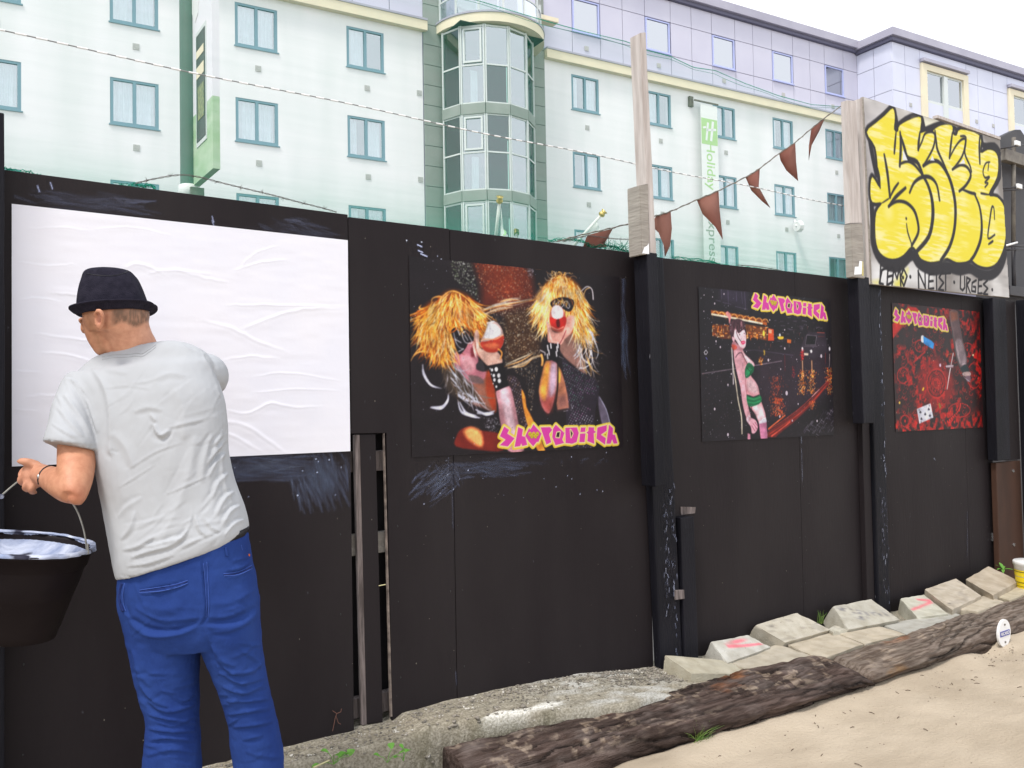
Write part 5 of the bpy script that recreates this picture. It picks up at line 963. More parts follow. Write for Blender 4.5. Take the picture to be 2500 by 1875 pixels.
# ================================================================== CONCRETE BLOCKS
def block(Q, th, label, seed, tint=(178, 172, 156), paint=None, down=None):
    """Q: four world corners of the upper face (back-left, back-right, front-right, front-left); th: thickness"""
    Q = [np.array(q, float) for q in Q]; rg = np.random.default_rng(seed); nr_ = np.cross(Q[3]-Q[0], Q[1]-Q[0]); nr_ /= np.linalg.norm(nr_)
    if nr_[2] < 0: nr_ = -nr_
    dn = (-nr_ if down is None else np.array(down, float))*th; n = 18
    V = []; Fc = []; C_ = []
    def face(a, b_, c, d, top=False):
        o_ = len(V); u = np.linspace(0, 1, n+1)
        nz_ = vnoise((n+1, n+1), (5, 5), rg, 2)
        for i in u:
            for j in u:
                p = a*(1-i)*(1-j)+b_*(1-i)*j+c*i*j+d*i*(1-j); V.append(p); col = lin(tint)*(.86+.28*nz_[int(round(i*n)), int(round(j*n))]); C_.append(col if not (paint and top) else paint(j, i, col, rg, nz_[int(round(i*n)), int(round(j*n))]))
        for r in range(n):
            for k in range(n): q = o_+r*(n+1)+k; Fc.append((q, q+1, q+n+2, q+n+1))
    B_ = [q+dn for q in Q]
    face(*Q, top=True); face(Q[3], Q[2], B_[2], B_[3]); face(Q[0], Q[3], B_[3], B_[0]); face(Q[1], Q[0], B_[0], B_[1]); face(Q[2], Q[1], B_[1], B_[2]); face(B_[3], B_[2], B_[1], B_[0])
    # slightly worn outline: same offset for coincident points
    ctr = sum(Q)/4+dn/2; V = np.array(V)
    ax = [Q[1]-Q[0], Q[3]-Q[0], dn]; out = []
    for p in V:
        k = 0; rel = p-Q[0]
        uvw = [min(max(rel@a/(a@a), 0), 1) for a in ax]; e = sum(1 for t in uvw if t < .04 or t > .96)
        amp = .0 if e < 2 else .006*max(0, mnoise.noise(Vector(p*22))+.1)+(.004 if e == 3 else .0012)
        dd = ctr-p; out.append(p+dd/np.linalg.norm(dd)*amp+np.array([mnoise.noise(Vector(p*9+Vector((5, 0, 0)) if False else Vector(p)*9)), mnoise.noise(Vector(p)*9+Vector((9, 3, 1))), mnoise.noise(Vector(p)*11)])*.0022)
    V = np.array(out)
    o = add('concrete_block', V, Fc, M['conc'], at=(Q[0]+Q[2])/2+dn, colors=np.array(C_)); b = bmesh.new(); b.from_mesh(o.data); bmesh.ops.remove_doubles(b, verts=b.verts, dist=.0006); bmesh.ops.recalc_face_normals(b, faces=b.faces); b.to_mesh(o.data); b.free()
    return tag(o, label, 'concrete block', 'loose concrete blocks between the hoarding and the sleepers')
def pink(x, y, c, rg, nz):
    m_ = max(0, 1-abs(y-.25-.55*x*.8)/.13)*(.25 < x < .95)+max(0, 1-math.hypot((x-.55)/.35, (y-.22)/.17))*.9; m_ = min(.75, m_*(.5+nz)); return c*(1-m_)+lin((228, 96, 120))*m_
def pink2(x, y, c, rg, nz):
    m_ = max(0, 1-abs(y-.62+.25*x)/.09)*(x > .0)+max(0, 1-abs(y-.12-.35*(x-.4))/.10)*(x > .5); m_ = min(.8, m_*(.6+nz)); return c*(1-m_)+lin((222, 100, 118))*m_
def stain(x, y, c, rg, nz):
    m_ = max(0, 1-abs(y-.2-.6*x+.5*(nz-.5))/.30)*(mnoise.noise(Vector((x*14, y*5, 2)))+.45 > rg.uniform(.2, .7))*rg.uniform(.3, .9); return c*(1-m_)+lin((70, 70, 92))*m_
def spots(x, y, c, rg, nz):
    m_ = .75 if (rg.random() < .012) else (.25 if nz > .68 else 0); return c*(1-m_)+lin((60, 58, 66))*m_
def QQ(bl, br, fr, fl, yb, zf=None, yf=None):
    a = oY(*bl, yb); b_ = oY(*br, yb); c = oZ(*fr, zf) if zf else oY(*fr, yf); d = oZ(*fl, zf) if zf else oY(*fl, yf); return [a, b_, c, d]
bk = [
 (QQ((1735, 1567), (1828, 1549), (1882, 1580), (1776, 1618), 3.13, .215), .15, 'concrete block with pink spray at the left end of the row, against the hoarding', (186, 184, 176), pink),
 (QQ((1844, 1526), (1947, 1495), (2028, 1538), (1917, 1569), 3.14, .225), .11, 'tilted clean concrete block, second from the left against the hoarding', (182, 176, 162), spots),
 (QQ((2033, 1480), (2128, 1462), (2196, 1513), (2072, 1537), 3.11, .225), .13, 'tilted concrete block streaked with dark paint, below the scuffed post', (176, 172, 160), stain),
 (QQ((2198, 1461), (2256, 1451), (2315, 1499), (2240, 1508), 3.13, .215), .13, 'concrete block with a pink sprayed T, right of the scuffed post', (192, 190, 176), pink2),
 (QQ((2257, 1438), (2334, 1412), (2396, 1455), (2325, 1489), 3.13, .235), .07, 'tilted slab spotted with bird droppings, right of the pink T block', (184, 174, 158), spots),
 (QQ((2357, 1414), (2414, 1382), (2489, 1418), (2424, 1453), 3.11, .245), .07, 'largest tilted slab at the far right, under the small green weed', (176, 164, 146), None),
 ([oZ(1776, 1613, .205), oZ(1900, 1572, .205), oZ(1984, 1602, .20), oZ(1850, 1648, .20)], .12, 'flat concrete block lying in front of the pink sprayed one', (182, 174, 158), None),
 ([oZ(1920, 1572, .207), oZ(2027, 1541, .207), oZ(2107, 1573, .204), oZ(2004, 1610, .204)], .12, 'flat block in front of the tilted clean one, left half of a pair', (186, 176, 158), None),
 ([oZ(2030, 1540, .209), oZ(2144, 1526, .209), oZ(2211, 1548, .206), oZ(2111, 1572, .206)], .12, 'flat block in front of the dark streaked one, right half of a pair', (186, 176, 158), None),
 ([oZ(2153, 1525, .205), oZ(2322, 1494, .205), oZ(2354, 1503, .20), oZ(2214, 1549, .20)], .12, 'long grey flat block in front of the pink T block', (170, 168, 160), None),
 ([oZ(2330, 1484, .215), oZ(2402, 1454, .215), oZ(2450, 1468, .212), oZ(2388, 1494, .212)], .12, 'small flat block in front of the bird-spotted slab', (184, 174, 156), None),
 ([oZ(2429, 1455, .212), oZ(2490, 1427, .212), oZ(2530, 1440, .21), oZ(2466, 1466, .21)], .12, 'flat block under the white and yellow tub', (182, 172, 150), None),
 ([oZ(2020, 1536, .225), oZ(2042, 1523, .225), oZ(2068, 1536, .225), oZ(2034, 1544, .225)], .12, 'smallest chunk of concrete, wedged between the two tilted blocks', (190, 186, 172), None)]
for i, (Q, th, lb, tn, pt) in enumerate(bk): block(Q, th, lb, 100+i, tn, pt)
A_ = oY(1622, 1599, 3.10); B_ = oY(1776, 1613, 3.02); D_b = oY(1688, 1644, 2.93); C_b = oY(1841, 1647, 2.86)
block([A_, B_, C_b, D_b], .13, 'squat wedge shaped concrete block, nearest the camera', 120, (176, 170, 152), None, down=np.array([-.12, -.02, -1.0]))

# ================================================================== SMALL THINGS ON THE GROUND
# white and yellow tub
TB = empty('plastic_tub', (6.25, 2.86, .22), 'white plastic tub with a yellow printed label on the right end of the blocks', 'tub')
tc_ = oZ(2496, 1452, .215)+np.array([.08, .05, 0]); tc_ = np.array([6.27, 2.85, .222])
def lathe(ctr, prof, n=40, axis=None):
    V = []; Fc = []
    for z, r in prof:
        for k in range(n): t = 2*math.pi*k/n; V.append((ctr[0]+r*math.cos(t), ctr[1]+r*math.sin(t), ctr[2]+z))
    for i in range(len(prof)-1):
        for k in range(n): Fc.append((i*n+k, i*n+(k+1) % n, (i+1)*n+(k+1) % n, (i+1)*n+k))
    return V, Fc
tb0 = oY(2497, 1452, 2.86); tx, tz0 = tb0[0]+.06, tb0[2]; tztop = oY(2500, 1373, 2.86)[2]; hh = tztop-tz0; tcx = (oY(2482, 1400, 2.86)[0]+.225, 2.86, tz0)
V, Fc = lathe(tcx, [(0, 0), (0, .092), (.012, .096), (hh*.86, .110), (hh*.88, .116), (hh*.97, .117), (hh, .112), (hh*1.0, 0)]); add('body', V, Fc, M['white'], TB, smooth=True)
V, Fc = lathe(tcx, [(hh*.12, .0985), (hh*.50, .1055)]); add('label', V, Fc, M['yellow'], TB, smooth=True)
V, Fc = lathe(tcx, [(hh*.52, .1060), (hh*.72, .1095)]); add('label', V, Fc, M['yellow'], TB, smooth=True)
for a, b_ in ((.32, .34), (.66, .68), (.20, .215)): V, Fc = lathe(tcx, [(hh*a, .0975+.0165*a*1.1+.001), (hh*b_, .0975+.0165*b_*1.1+.001)]); add('print_line', V, Fc, M['blackprint'], TB)
P = []
for t in np.linspace(0, math.pi, 16): P.append((tcx[0]-.118*math.cos(t)*1.0-.012*math.sin(t)-.0, tcx[1]-.118*math.cos(t)*.3-.10*math.sin(t)*.9, tcx[2]+hh*.84-.105*math.sin(t)))
V, Fc = tubev(P, .006, 8); add('handle', V, Fc, M['white'], TB, smooth=True)
def leafv(p, d, l, w_, droop=.3, up=(0, 0, 1)):
    d = np.array(d, float); d /= np.linalg.norm(d); s_ = np.cross(d, up); s_ /= (np.linalg.norm(s_)+1e-9); V = []; n = 5
    for i in range(n+1):
        t = i/n; c = np.array(p)+d*l*t-np.array([0, 0, droop*l*t*t]); ww = w_*math.sin(math.pi*min(1, t*.93+.07))**.8
        V += [c-s_*ww/2+np.array([0, 0, ww*.15]), c, c+s_*ww/2+np.array([0, 0, ww*.15])]
    Fc = []
    for i in range(n):
        for k in range(2): Fc.append((i*3+k, i*3+k+1, i*3+k+4, i*3+k+3))
    return V, Fc
def weed(name, base, leaves, label, m='leaf', stems=True, cat='weed'):
    r = empty(name, base, label, cat); mb = MB()
    for dx, dy, dz, l, w_, az, el in leaves:
        tip = np.array(base)+np.array([dx, dy, dz]); mb.tube([np.array(base), np.array(base)*.5+tip*.5+np.array([0, 0, .008]), tip], .0012, 5)
        V, Fc = leafv(tip, (math.cos(az)*math.cos(el), math.sin(az)*math.cos(el), math.sin(el)), l, w_); add('leaf', V, Fc, M[m], r)
    mb.build('stem', M['twig' if not stems else m], r); return r
rl = np.random.default_rng(4)
def rosette(base, n, l, w_, h, spread=.03):
    return [(rl.normal(0, spread), rl.normal(0, spread*.5), h*rl.uniform(.4, 1.2), l*rl.uniform(.7, 1.2), w_*rl.uniform(.8, 1.2), rl.uniform(0, 6.28), rl.uniform(-.1, .7)) for _ in range(n)]
q = oZ(815, 1866, .245); weed('weed', q, [(-.02, 0, .045, .034, .030, 2.6, .6), (.02, 0, .02, .04, .034, .2, .5), (.04, -.01, .025, .032, .028, -.4, .4), (.0, .0, .03, .03, .026, -1.2, .5), (-.05, 0, .01, .035, .028, 3.0, .2), (.065, 0, .015, .034, .03, .9, .9)], 'small round leaved weed with a pale straw across it, at the bottom edge')
q2 = oZ(765, 1874, .26); V, Fc = tubev([q2, oY(804, 1856, q2[1]+.02)], .003, 6); tag(add('straw', V, Fc, M['straw']), 'pale dry stalk lying on the round leaved weed', 'stalk')
q = oZ(945, 1862, .225); weed('weed', q, [(-.03, 0, .03, .028, .026, 2.6, .6), (.02, 0, .045, .03, .028, 1.5, 1.1), (.05, 0, .02, .026, .02, -.4, .6)], 'weed with three round leaves beside the hole in the ledge')
q = oZ(985, 1858, .215); weed('weed', q, [(.0, 0, .045, .028, .024, 2.2, .9), (-.02, 0, .02, .026, .02, 3.4, .4), (.01, 0, .03, .03, .028, .6, .3)], 'two leaved weed right at the hole edge, left of the sleeper')
q = oY(812, 1778, 3.185); r_ = empty('dead_seedling', q, 'thin reddish dried seedling against the black plywood', 'seedling'); mb = MB()
for a in ([(812, 1785), (818, 1755), (822, 1742)], [(822, 1742), (812, 1735)], [(822, 1742), (832, 1738), (834, 1730)], [(820, 1748), (826, 1765), (832, 1768)]): mb.tube([oY(*p, 3.185) for p in a], .0012, 5)
mb.build('stem', M['twig'], r_)
q = oY(2449, 1400, 3.10); weed('weed', (q[0], 3.10, oY(2450, 1400, 3.10)[2]), [(.0, 0, .03, .075, .022, a, e) for a, e in ((3.0, .35), (2.4, .8), (1.2, 1.1), (.3, .5), (-.2, .1), (-1.2, .3), (3.6, .1), (.8, .9))], 'small green weed growing at the foot of the rusty panel')
def tuft(base, n, h, label, cat='grass tuft'):
    r = empty('grass_tuft', base, label, cat); mb = MB()
    for _ in range(n):
        az = rl.uniform(0, 6.28); L_ = h*rl.uniform(.5, 1.2); lean = rl.uniform(.1, .8); p = np.array(base)+np.array([rl.normal(0, .012), rl.normal(0, .006), -.005]); mb_p = [p+np.array([math.cos(az)*lean*L_*t*t, math.sin(az)*lean*L_*t*t, L_*t*(1-.35*lean*t)]) for t in (0, .35, .7, 1)]
        V, Fc = tubev(mb_p, [.0016, .0014, .0009, .0002], 4); mb.add(V, Fc)
    mb.build('blades', M['leaf2'], r); return r
tuft(oY(1702, 1826, 2.575), 60, .11, 'tuft of green grass growing against the front of the cracked sleeper'); tuft(oY(1728, 1812, 2.57), 12, .08, 'few yellowing grass blades right of the green tuft')
tuft(oY(2003, 1520, 3.15), 14, .07, 'wispy grass between the two tilted blocks by the hoarding'); tuft(oY(2210, 1655, 2.54), 5, .03, 'tiny sprig under the joint of the two sleepers')

# ================================================================== NET, WIRE, BUNTING, CABLE
YN = 3.32
NT = empty('debris_net', (3.2, YN, 2.3), 'translucent green debris netting hung behind the hoarding between the uprights', 'netting')
tp = [(-1.0, 3.40), (.5, 3.37), (1.6, 3.38), (2.29, 3.40), (2.63, 3.403), (2.91, 3.411), (3.21, 3.429), (3.34, 3.417), (3.536, 3.424), (3.718, 3.403), (3.9, 3.425), (4.157, 3.404), (4.471, 3.393), (4.804, 3.402), (5.13, 3.45)]
tp = [(x, z) for x, z in tp]; xs = np.linspace(-1.0, 5.13, 220); zt = np.interp(xs, [p[0] for p in tp], [p[1] for p in tp]); rn = np.random.default_rng(12)
tt = np.linspace(0, 1, 40); Xn, Tn = np.meshgrid(xs, tt); Zn = 2.2+(np.interp(Xn, xs, zt)-2.2)*Tn; Yn = YN+.012*(vnoise(Xn.shape, (3, 26), rn, 2)-.5)
add('net_sheet', np.stack([Xn, Yn, Zn], -1).reshape(-1, 3), grid_faces(*Xn.shape), M['net'], NT, smooth=True)
V, Fc = tubev([(x, YN, z) for x, z in zip(xs, zt)], .0022, 6); add('edge_cord', V, Fc, M['net_solid'], NT)
V, Fc = tubev([(x, YN+.004, z-.016+.006*math.sin(x*9)) for x, z in zip(xs, zt)], .0012, 5); add('edge_cord', V, Fc, M['net_solid'], NT)
h2 = .26+.16*vnoise((1, 220), (2, 9), rn, 2)[0]; h2 = h2*np.interp(xs, [-1, .3, .9, 1.5, 2.4, 3.2, 5.1], [.9, .8, .45, .75, .9, 1.1, 1.5]); T2n = np.linspace(0, 1, 14); X2, TT = np.meshgrid(xs, T2n); Z2 = 2.2+(h2[None]+.09)*TT
add('lower_fold', np.stack([X2, YN-.03+.02*(vnoise(X2.shape, (3, 40), rn, 2)-.5), Z2], -1).reshape(-1, 3), grid_faces(*X2.shape), M['net_dense'], NT, smooth=True, colors=np.repeat(((1-TT)**1.6).reshape(-1, 1), 3, 1))
def netlump(pts, name='net_bunch'):   # bunched, tangled net along the top of the hoarding
    P = [oY(*p, 3.27) for p in pts]; c = crom(P, 8); mb = MB()
    for k in range(6):
        ph = rn.uniform(0, 6); mb.tube([q_+np.array([0, rn.normal(0, .006), .005*math.sin(i*.7+ph)+rn.normal(0, .004)]) for i, q_ in enumerate(c)], .0016, 4)
    return mb.build(name, M['net_solid'], NT)
netlump([(0, 416), (30, 417), (70, 424), (100, 430)]); netlump([(290, 455), (320, 453), (350, 453), (380, 459)]); 
netlump([(1340, 588), (1380, 585), (1420, 588), (1440, 600)]); netlump([(1440, 605), (1480, 600), (1510, 605), (1535, 618)]); netlump([(1640, 628), (1720, 638), (1800, 652), (1900, 662)])
mb = MB()
for _ in range(150):
    p = oY(rn.uniform(1470, 1530), rn.uniform(598, 616), 3.27); d = rn.normal(0, 1, 3)*.02; mb.tube([p, p+d*.6, p+d], .0012, 4)
mb.build('net_bunch', M['net_solid'], NT)['label'] = 'tangled knot of green net beside the upright'
def barb(pts, label, Y=3.24, step=.085):
    P = crom([oY(*p, Y) for p in pts], 10); W_ = empty('barbed_wire', P[0], label, 'barbed wire', 'barbed wire along the hoarding top'); a = MB()
    L_ = np.concatenate([[0], np.cumsum(np.linalg.norm(np.diff(P, axis=0), axis=1))]); n = int(L_[-1]/.006); s_ = np.linspace(0, L_[-1], n); C = np.stack([np.interp(s_, L_, P[:, k]) for k in range(3)], -1)
    for ph in (0, math.pi):
        a.tube([c+np.array([0, math.cos(s_[i]*120+ph)*.0022, math.sin(s_[i]*120+ph)*.0022]) for i, c in enumerate(C)], .0013, 5)
    a.build('wire', M['barb'], W_)
    for d in np.arange(step*.5, L_[-1], step):
        c = np.array([np.interp(d, s_, C[:, k]) for k in range(3)]); b_ = MB()
        for _ in range(4): v = rn.normal(0, 1, 3); v /= np.linalg.norm(v); b_.tube([c-v*.003, c+v*.013], [.0012, .0006], 4)
        b_.build('barb', M['barb'], W_)
barb([(330, 448), (380, 436), (440, 427), (480, 431), (513, 439), (560, 451), (622, 466), (680, 480), (724, 492), (780, 506), (822, 518)], 'barbed wire looping in front of the lamp post base')
barb([(1375, 590), (1431, 576), (1460, 578), (1500, 583), (1548, 585)], 'short barbed wire end tied to the leaning upright')
barb([(1800, 647), (1850, 651), (1905, 660)], 'bit of barbed wire on the hoarding above the second printed poster')
# bunting
BN = empty('bunting', oY(1640, 515, 3.24), 'string of brown red triangular flags hung between the two uprights', 'bunting')
st_ = [oY(*p, 3.24) for p in ((1360, 590), (1414, 575), (1480, 560), (1544, 544), (1602, 527), (1640, 515), (1701, 488), (1753, 466), (1821, 432), (1855, 411), (1902, 375), (1941, 348), (1981, 314), (2015, 287), (2062, 253))]
c = crom(st_, 10); mb = MB(); mb.tube(c, .003, 6); mb.tube([p+np.array([0, .004*math.cos(i*1.3), .004*math.sin(i*1.3)]) for i, p in enumerate(c)], .0022, 5); mb.build('string', M['greymetal'], BN)
R3x = lambda x, y: (1500+x*.45208, y*.45208)
flags = [[(1434, 574), (1496, 558), (1491, 590), (1488, 600), (1459, 604), (1436, 603)], [R3x(225, 1166), R3x(303, 1142), R3x(325, 1230), R3x(325, 1320), R3x(305, 1382), R3x(288, 1340), R3x(262, 1250), R3x(228, 1208)], [R3x(445, 1080), R3x(562, 1033), R3x(592, 1130), R3x(618, 1287), R3x(560, 1222), R3x(500, 1150)],
         [R3x(708, 958), R3x(785, 906), R3x(812, 1000), R3x(857, 1120), R3x(820, 1080), R3x(772, 1020)], [R3x(890, 832), R3x(976, 768), R3x(996, 870), R3x(1016, 972), R3x(962, 912), R3x(912, 862)], [R3x(1063, 698), R3x(1140, 630), R3x(1130, 700), R3x(1095, 780), R3x(1064, 862), R3x(1074, 780)]]
for i, f_ in enumerate(flags):
    pts_ = [oY(*p, 3.243) for p in f_]; ct = np.mean(pts_, 0); ctr_y = .03*math.sin(i*2.1+1); V = [tuple(p+np.array([0, (.0 if k < 2 else .02+.012*((k*7+i) % 3)), 0])) for k, p in enumerate(pts_)]+[tuple(ct+np.array([0, .03, 0]))]
    n = len(pts_); o = add('flag', V, [(k, (k+1) % n, n) for k in range(n)], M['flag'], BN, smooth=True); so = o.modifiers.new('s', 'SOLIDIFY'); so.thickness = .001
# taped cable running across
CB = empty('cable', (2.7, 3.26, 2.77), 'thin cable wound with white tape, strung level above the hoarding to the graffiti board', 'cable')
P = [(x, 3.26, 2.775-.012*math.sin((x+1)/6.2*math.pi)+.004*math.sin(x*5)) for x in np.linspace(-.6, 5.10, 120)]
V, Fc = tubev(P, .0022, 6); add('core', V, Fc, M['cable'], CB); mb = MB()
for x in np.arange(-.55, 5.0, .062): z = 2.775-.012*math.sin((x+1)/6.2*math.pi)+.004*math.sin(x*5); mb.tube([(x, 3.26, z), (x+.034, 3.26, z+.0003)], .0034, 6)
mb.build('tape', M['cablew'], CB)['kind'] = 'stuff'

# ================================================================== LAMP POST WITH SIGN PANEL
d_ = 8.0; cb = oD(461, 455, d_); cr_ = .5*40/F*d_
LP = empty('lamp_post', (cb[0], cb[1], -.05), 'tall grey green lamp post with a narrow blade sign, rising behind the hoarding', 'lamp post')
V, Fc = lathe((cb[0], cb[1], 0), [(-.05, cr_*1.15), (2.6, cr_*1.12), (2.7, cr_), (8.5, cr_*.92)]); add('column', V, Fc, M['col'], LP, smooth=True)
zc = cb[2]; V, Fc = lathe((cb[0], cb[1], 0), [(zc-.12, cr_*1.02), (zc-.11, cr_*1.22), (zc+.0, cr_*1.22), (zc+.01, cr_*1.02)]); add('collar', V, Fc, M['white'], LP, smooth=True)
cd = oD(470, 462, d_-.12); MB().box(cd[0]-.02, cd[0]+.10, cd[1]-.02, cd[1]+.02, cd[2]-.08, cd[2]+.02).build('clamp', M['greymetal'], LP, bevel=.006)
p0 = oD(479, 455, d_); dirc = oD(529, 400, d_-.56)-p0; dirc[2] = 0; Ls = np.linalg.norm(dirc); dirc /= Ls; nrm_ = np.cross(dirc, [0, 0, 1.])
def bladep(u, z, t=0): return p0+dirc*u*Ls+np.array([0, 0, z-p0[2]])+nrm_*t
zb0 = p0[2]; zb1 = zb0-.0; th_ = .03
def blade(name, pts, t0, t1, m):
    n = len(pts); V = [bladep(u, z, t0) for u, z in pts]+[bladep(u, z, t1) for u, z in pts]
    return add(name, V, [tuple(range(n))]+[tuple(range(2*n-1, n-1, -1))]+[(i, i+n, (i+1) % n+n, (i+1) % n) for i in range(n)], M[m], LP)
sgn = 1 if (nrm_@(CC-p0)) > 0 else -1
M['blade_white'] = mat('white_blade_panel', (.78, .77, .80), rough=.4); M['blade_green'] = mat('green_blade_foot', (.30, .48, .26), (.5, .62, .45), 2, (1, 1, 3), rough=.5)
blade('blade_foot', [(0, zb0), (1, zb0+.0), (1, zb0+.62), (0, zb0+.62)], -th_, th_, 'blade_green')
blade('blade_panel', [(0, zb0+.62), (1, zb0+.62), (1, 8.2), (0, 8.2)], -th_, th_, 'blade_white')
M['poster_dark'] = mat('dark_display_poster', (.05, .06, .055), rough=.3); M['poster_olive'] = mat('olive_display_picture', (.30, .33, .12), (.12, .14, .08), 30, rough=.3)
blade('display_frame', [(.24, zb0+.30), (.74, zb0+.30), (.74, zb0+1.33), (.24, zb0+1.33)], sgn*th_, sgn*(th_+.006), 'frame_white')
blade('display_poster', [(.28, zb0+.34), (.70, zb0+.34), (.70, zb0+1.29), (.28, zb0+1.29)], sgn*(th_+.007), sgn*(th_+.010), 'poster_dark')
for a, b_, mm in ((.52, .82, 'poster_olive'),): blade('display_picture', [(.36, zb0+a), (.66, zb0+a), (.66, zb0+b_), (.36, zb0+b_)], sgn*(th_+.011), sgn*(th_+.013), mm)
for a, b_ in ((.90, 1.0), (1.08, 1.15)): blade('display_stripe', [(.30, zb0+a), (.66, zb0+a+.0), (.66, zb0+b_), (.30, zb0+b_)], sgn*(th_+.011), sgn*(th_+.013), 'cream')
blade('swoosh', [(0, zb0+1.6), (.2, zb0+1.45), (.35, zb0+1.5), (.45, zb0+1.75), (.40, zb0+2.1), (.15, zb0+2.35), (0, zb0+2.38)], sgn*th_, sgn*(th_+.004), 'white')

# ================================================================== THE HOTEL
PB = np.array([12.011, 24.94, 0]); HB = empty('hotel', PB, 'white painted hotel with blue framed windows, glazed bay and lilac clad top storey', 'building', rotz=math.radians(-5.7))
def hb(name, mb, m, parent=HB, **kw): o = mb.build(name, M[m] if isinstance(m, str) else m, parent, **kw); return o
ZB = -.05
cols = [-17.0, -13.6, -10.15, -6.78, -3.42, 0.0, 8.5, 11.95, 15.35, 18.72, 21.97]; rows = [13.66, 10.83, 8.00, 5.17, 2.34]; WW, WH = 1.25, 1.29
def wall(name, s0, s1, z0, z1, wins, m, y=0., th=.3, rev='render'):
    ss = sorted({s0, s1}|{w_[0] for w_ in wins}|{w_[1] for w_ in wins}); zs = sorted({z0, z1}|{w_[2] for w_ in wins}|{w_[3] for w_ in wins}); mb = MB()
    inw = lambda a, b_: any(w_[0]-1e-6 <= a and a < w_[1]-1e-6 and w_[2]-1e-6 <= b_ and b_ < w_[3]-1e-6 for w_ in wins)
    for i in range(len(ss)-1):
        for j in range(len(zs)-1):
            if not inw(ss[i], zs[j]): mb.add([(ss[i], y, zs[j]), (ss[i+1], y, zs[j]), (ss[i+1], y, zs[j+1]), (ss[i], y, zs[j+1])], [(0, 1, 2, 3)])
    for a, b_, c, d in wins:
        mb.add([(a, y, c), (b_, y, c), (b_, y, d), (a, y, d), (a, y+th, c), (b_, y+th, c), (b_, y+th, d), (a, y+th, d)], [(0, 4, 5, 1), (1, 5, 6, 2), (2, 6, 7, 3), (3, 7, 4, 0)])
    return hb(name, mb, m)
wl = [(c, c+WW, r-WH, r) for c in cols if c < 5 for r in rows]; wr = [(c, c+WW-.03, r-WH, r) for c in cols if c > 5 for r in rows]
wall('wall', -22, 2.6, ZB, 13.98, wl, 'render'); wall('wall', 7.3, 40, ZB, 13.98, wr, 'render')
# window prototype: frame, mullion, sill; panes and curtain as sub-parts
def window_proto(w_, h, m='frame_blue', g='glass', cur='curtain', mull=True, b_=.085):
    mb = MB(); y0, y1 = -.02, .06; mb.box(0, w_, y0, y1, 0, b_).box(0, w_, y0, y1, h-b_*.8, h).box(0, b_, y0, y1, b_, h-b_*.8).box(w_-b_, w_, y0, y1, b_, h-b_*.8)
    if mull: mb.box(w_/2-.045, w_/2+.045, y0, y1, b_, h-b_*.8)
    mb.box(-.03, w_+.04, y0-.05, y0+.02, -.035, -.002)
    fr = mkmesh('window', mb.v, mb.f, M[m]); ps = [(b_, w_/2-.045), (w_/2+.045, w_-b_)] if mull else [(b_, w_-b_)]
    pn_ = [mkmesh('pane', [(a, .02, b_), (c_, .02, b_), (c_, .02, h-b_*.8), (a, .02, h-b_*.8)], [(0, 1, 2, 3)], M[g]) for a, c_ in ps]
    return fr, pn_
FR, PN = window_proto(WW, WH); FR2, PN2 = window_proto(WW-.03, WH)
rc = np.random.default_rng(17)
cur_v = []
for kk in range(5):
    n = 26; xs2 = np.linspace(.06, WW-.1, n); yy = .12+.02*np.sin(xs2*38+kk); gapl, gapr = [(.0, 0), (.35, .62), (.0, 0), (.62, 1.2), (.1, .5)][kk]; V = []; Fc = []
    for x, y in zip(xs2, yy): V += [(x, y, .05), (x, y, WH-.05)]
    for i in range(n-1):
        if gapl < xs2[i] < gapr: continue
        Fc.append((2*i, 2*i+2, 2*i+3, 2*i+1))
    cur_v.append(mkmesh('curtain', V, Fc, M['curtain']))
back = mkmesh('room', boxv(-.3, WW+.3, .305, 1.6, -.2, WH+.2), [(0, 1, 5, 4)[::-1], (2, 3, 7, 6)[::-1], (1, 2, 6, 5)[::-1], (3, 0, 4, 7)[::-1], (4, 5, 6, 7)[::-1], (0, 3, 2, 1)[::-1]], M['interior'])
back = mkmesh('room', [(-.05, .28, -.05), (WW+.05, .28, -.05), (WW+.05, .28, WH+.05), (-.05, .28, WH+.05)], [(0, 1, 2, 3)], M['interior'])
def link(me, name, parent, loc):
    o = bpy.data.objects.new(name, me); COL.objects.link(o); o.parent = parent; o.location = loc; return o
for c in cols:
    for r in rows:
        o = link(FR if c < 5 else FR2, 'window', HB, (c, .03, r-WH))
        for pm in (PN if c < 5 else PN2): link(pm, 'pane', o, (0, 0, 0))
        link(cur_v[rc.choice([0, 1, 2, 3, 4], p=[.20, .24, .20, .18, .18])], 'curtain', o, (0, .03, 0)); link(back, 'room', o, (0, 0, 0))
vm = mkmesh('air_vent', boxv(0, .17, -.02, .02, 0, .17), BF, M['vent'])
for c in cols:
    for r in rows: link(vm, 'air_vent', HB, (c+.58, 0, r-1.96))
for z in (11.85, 9.0, 6.2): link(vm, 'air_vent', HB, (2.38, 0, z))
for s_ in (9.1, 12.5, 15.9, 19.3, 22.4): link(vm, 'air_vent', HB, (s_, -.03, 14.62))
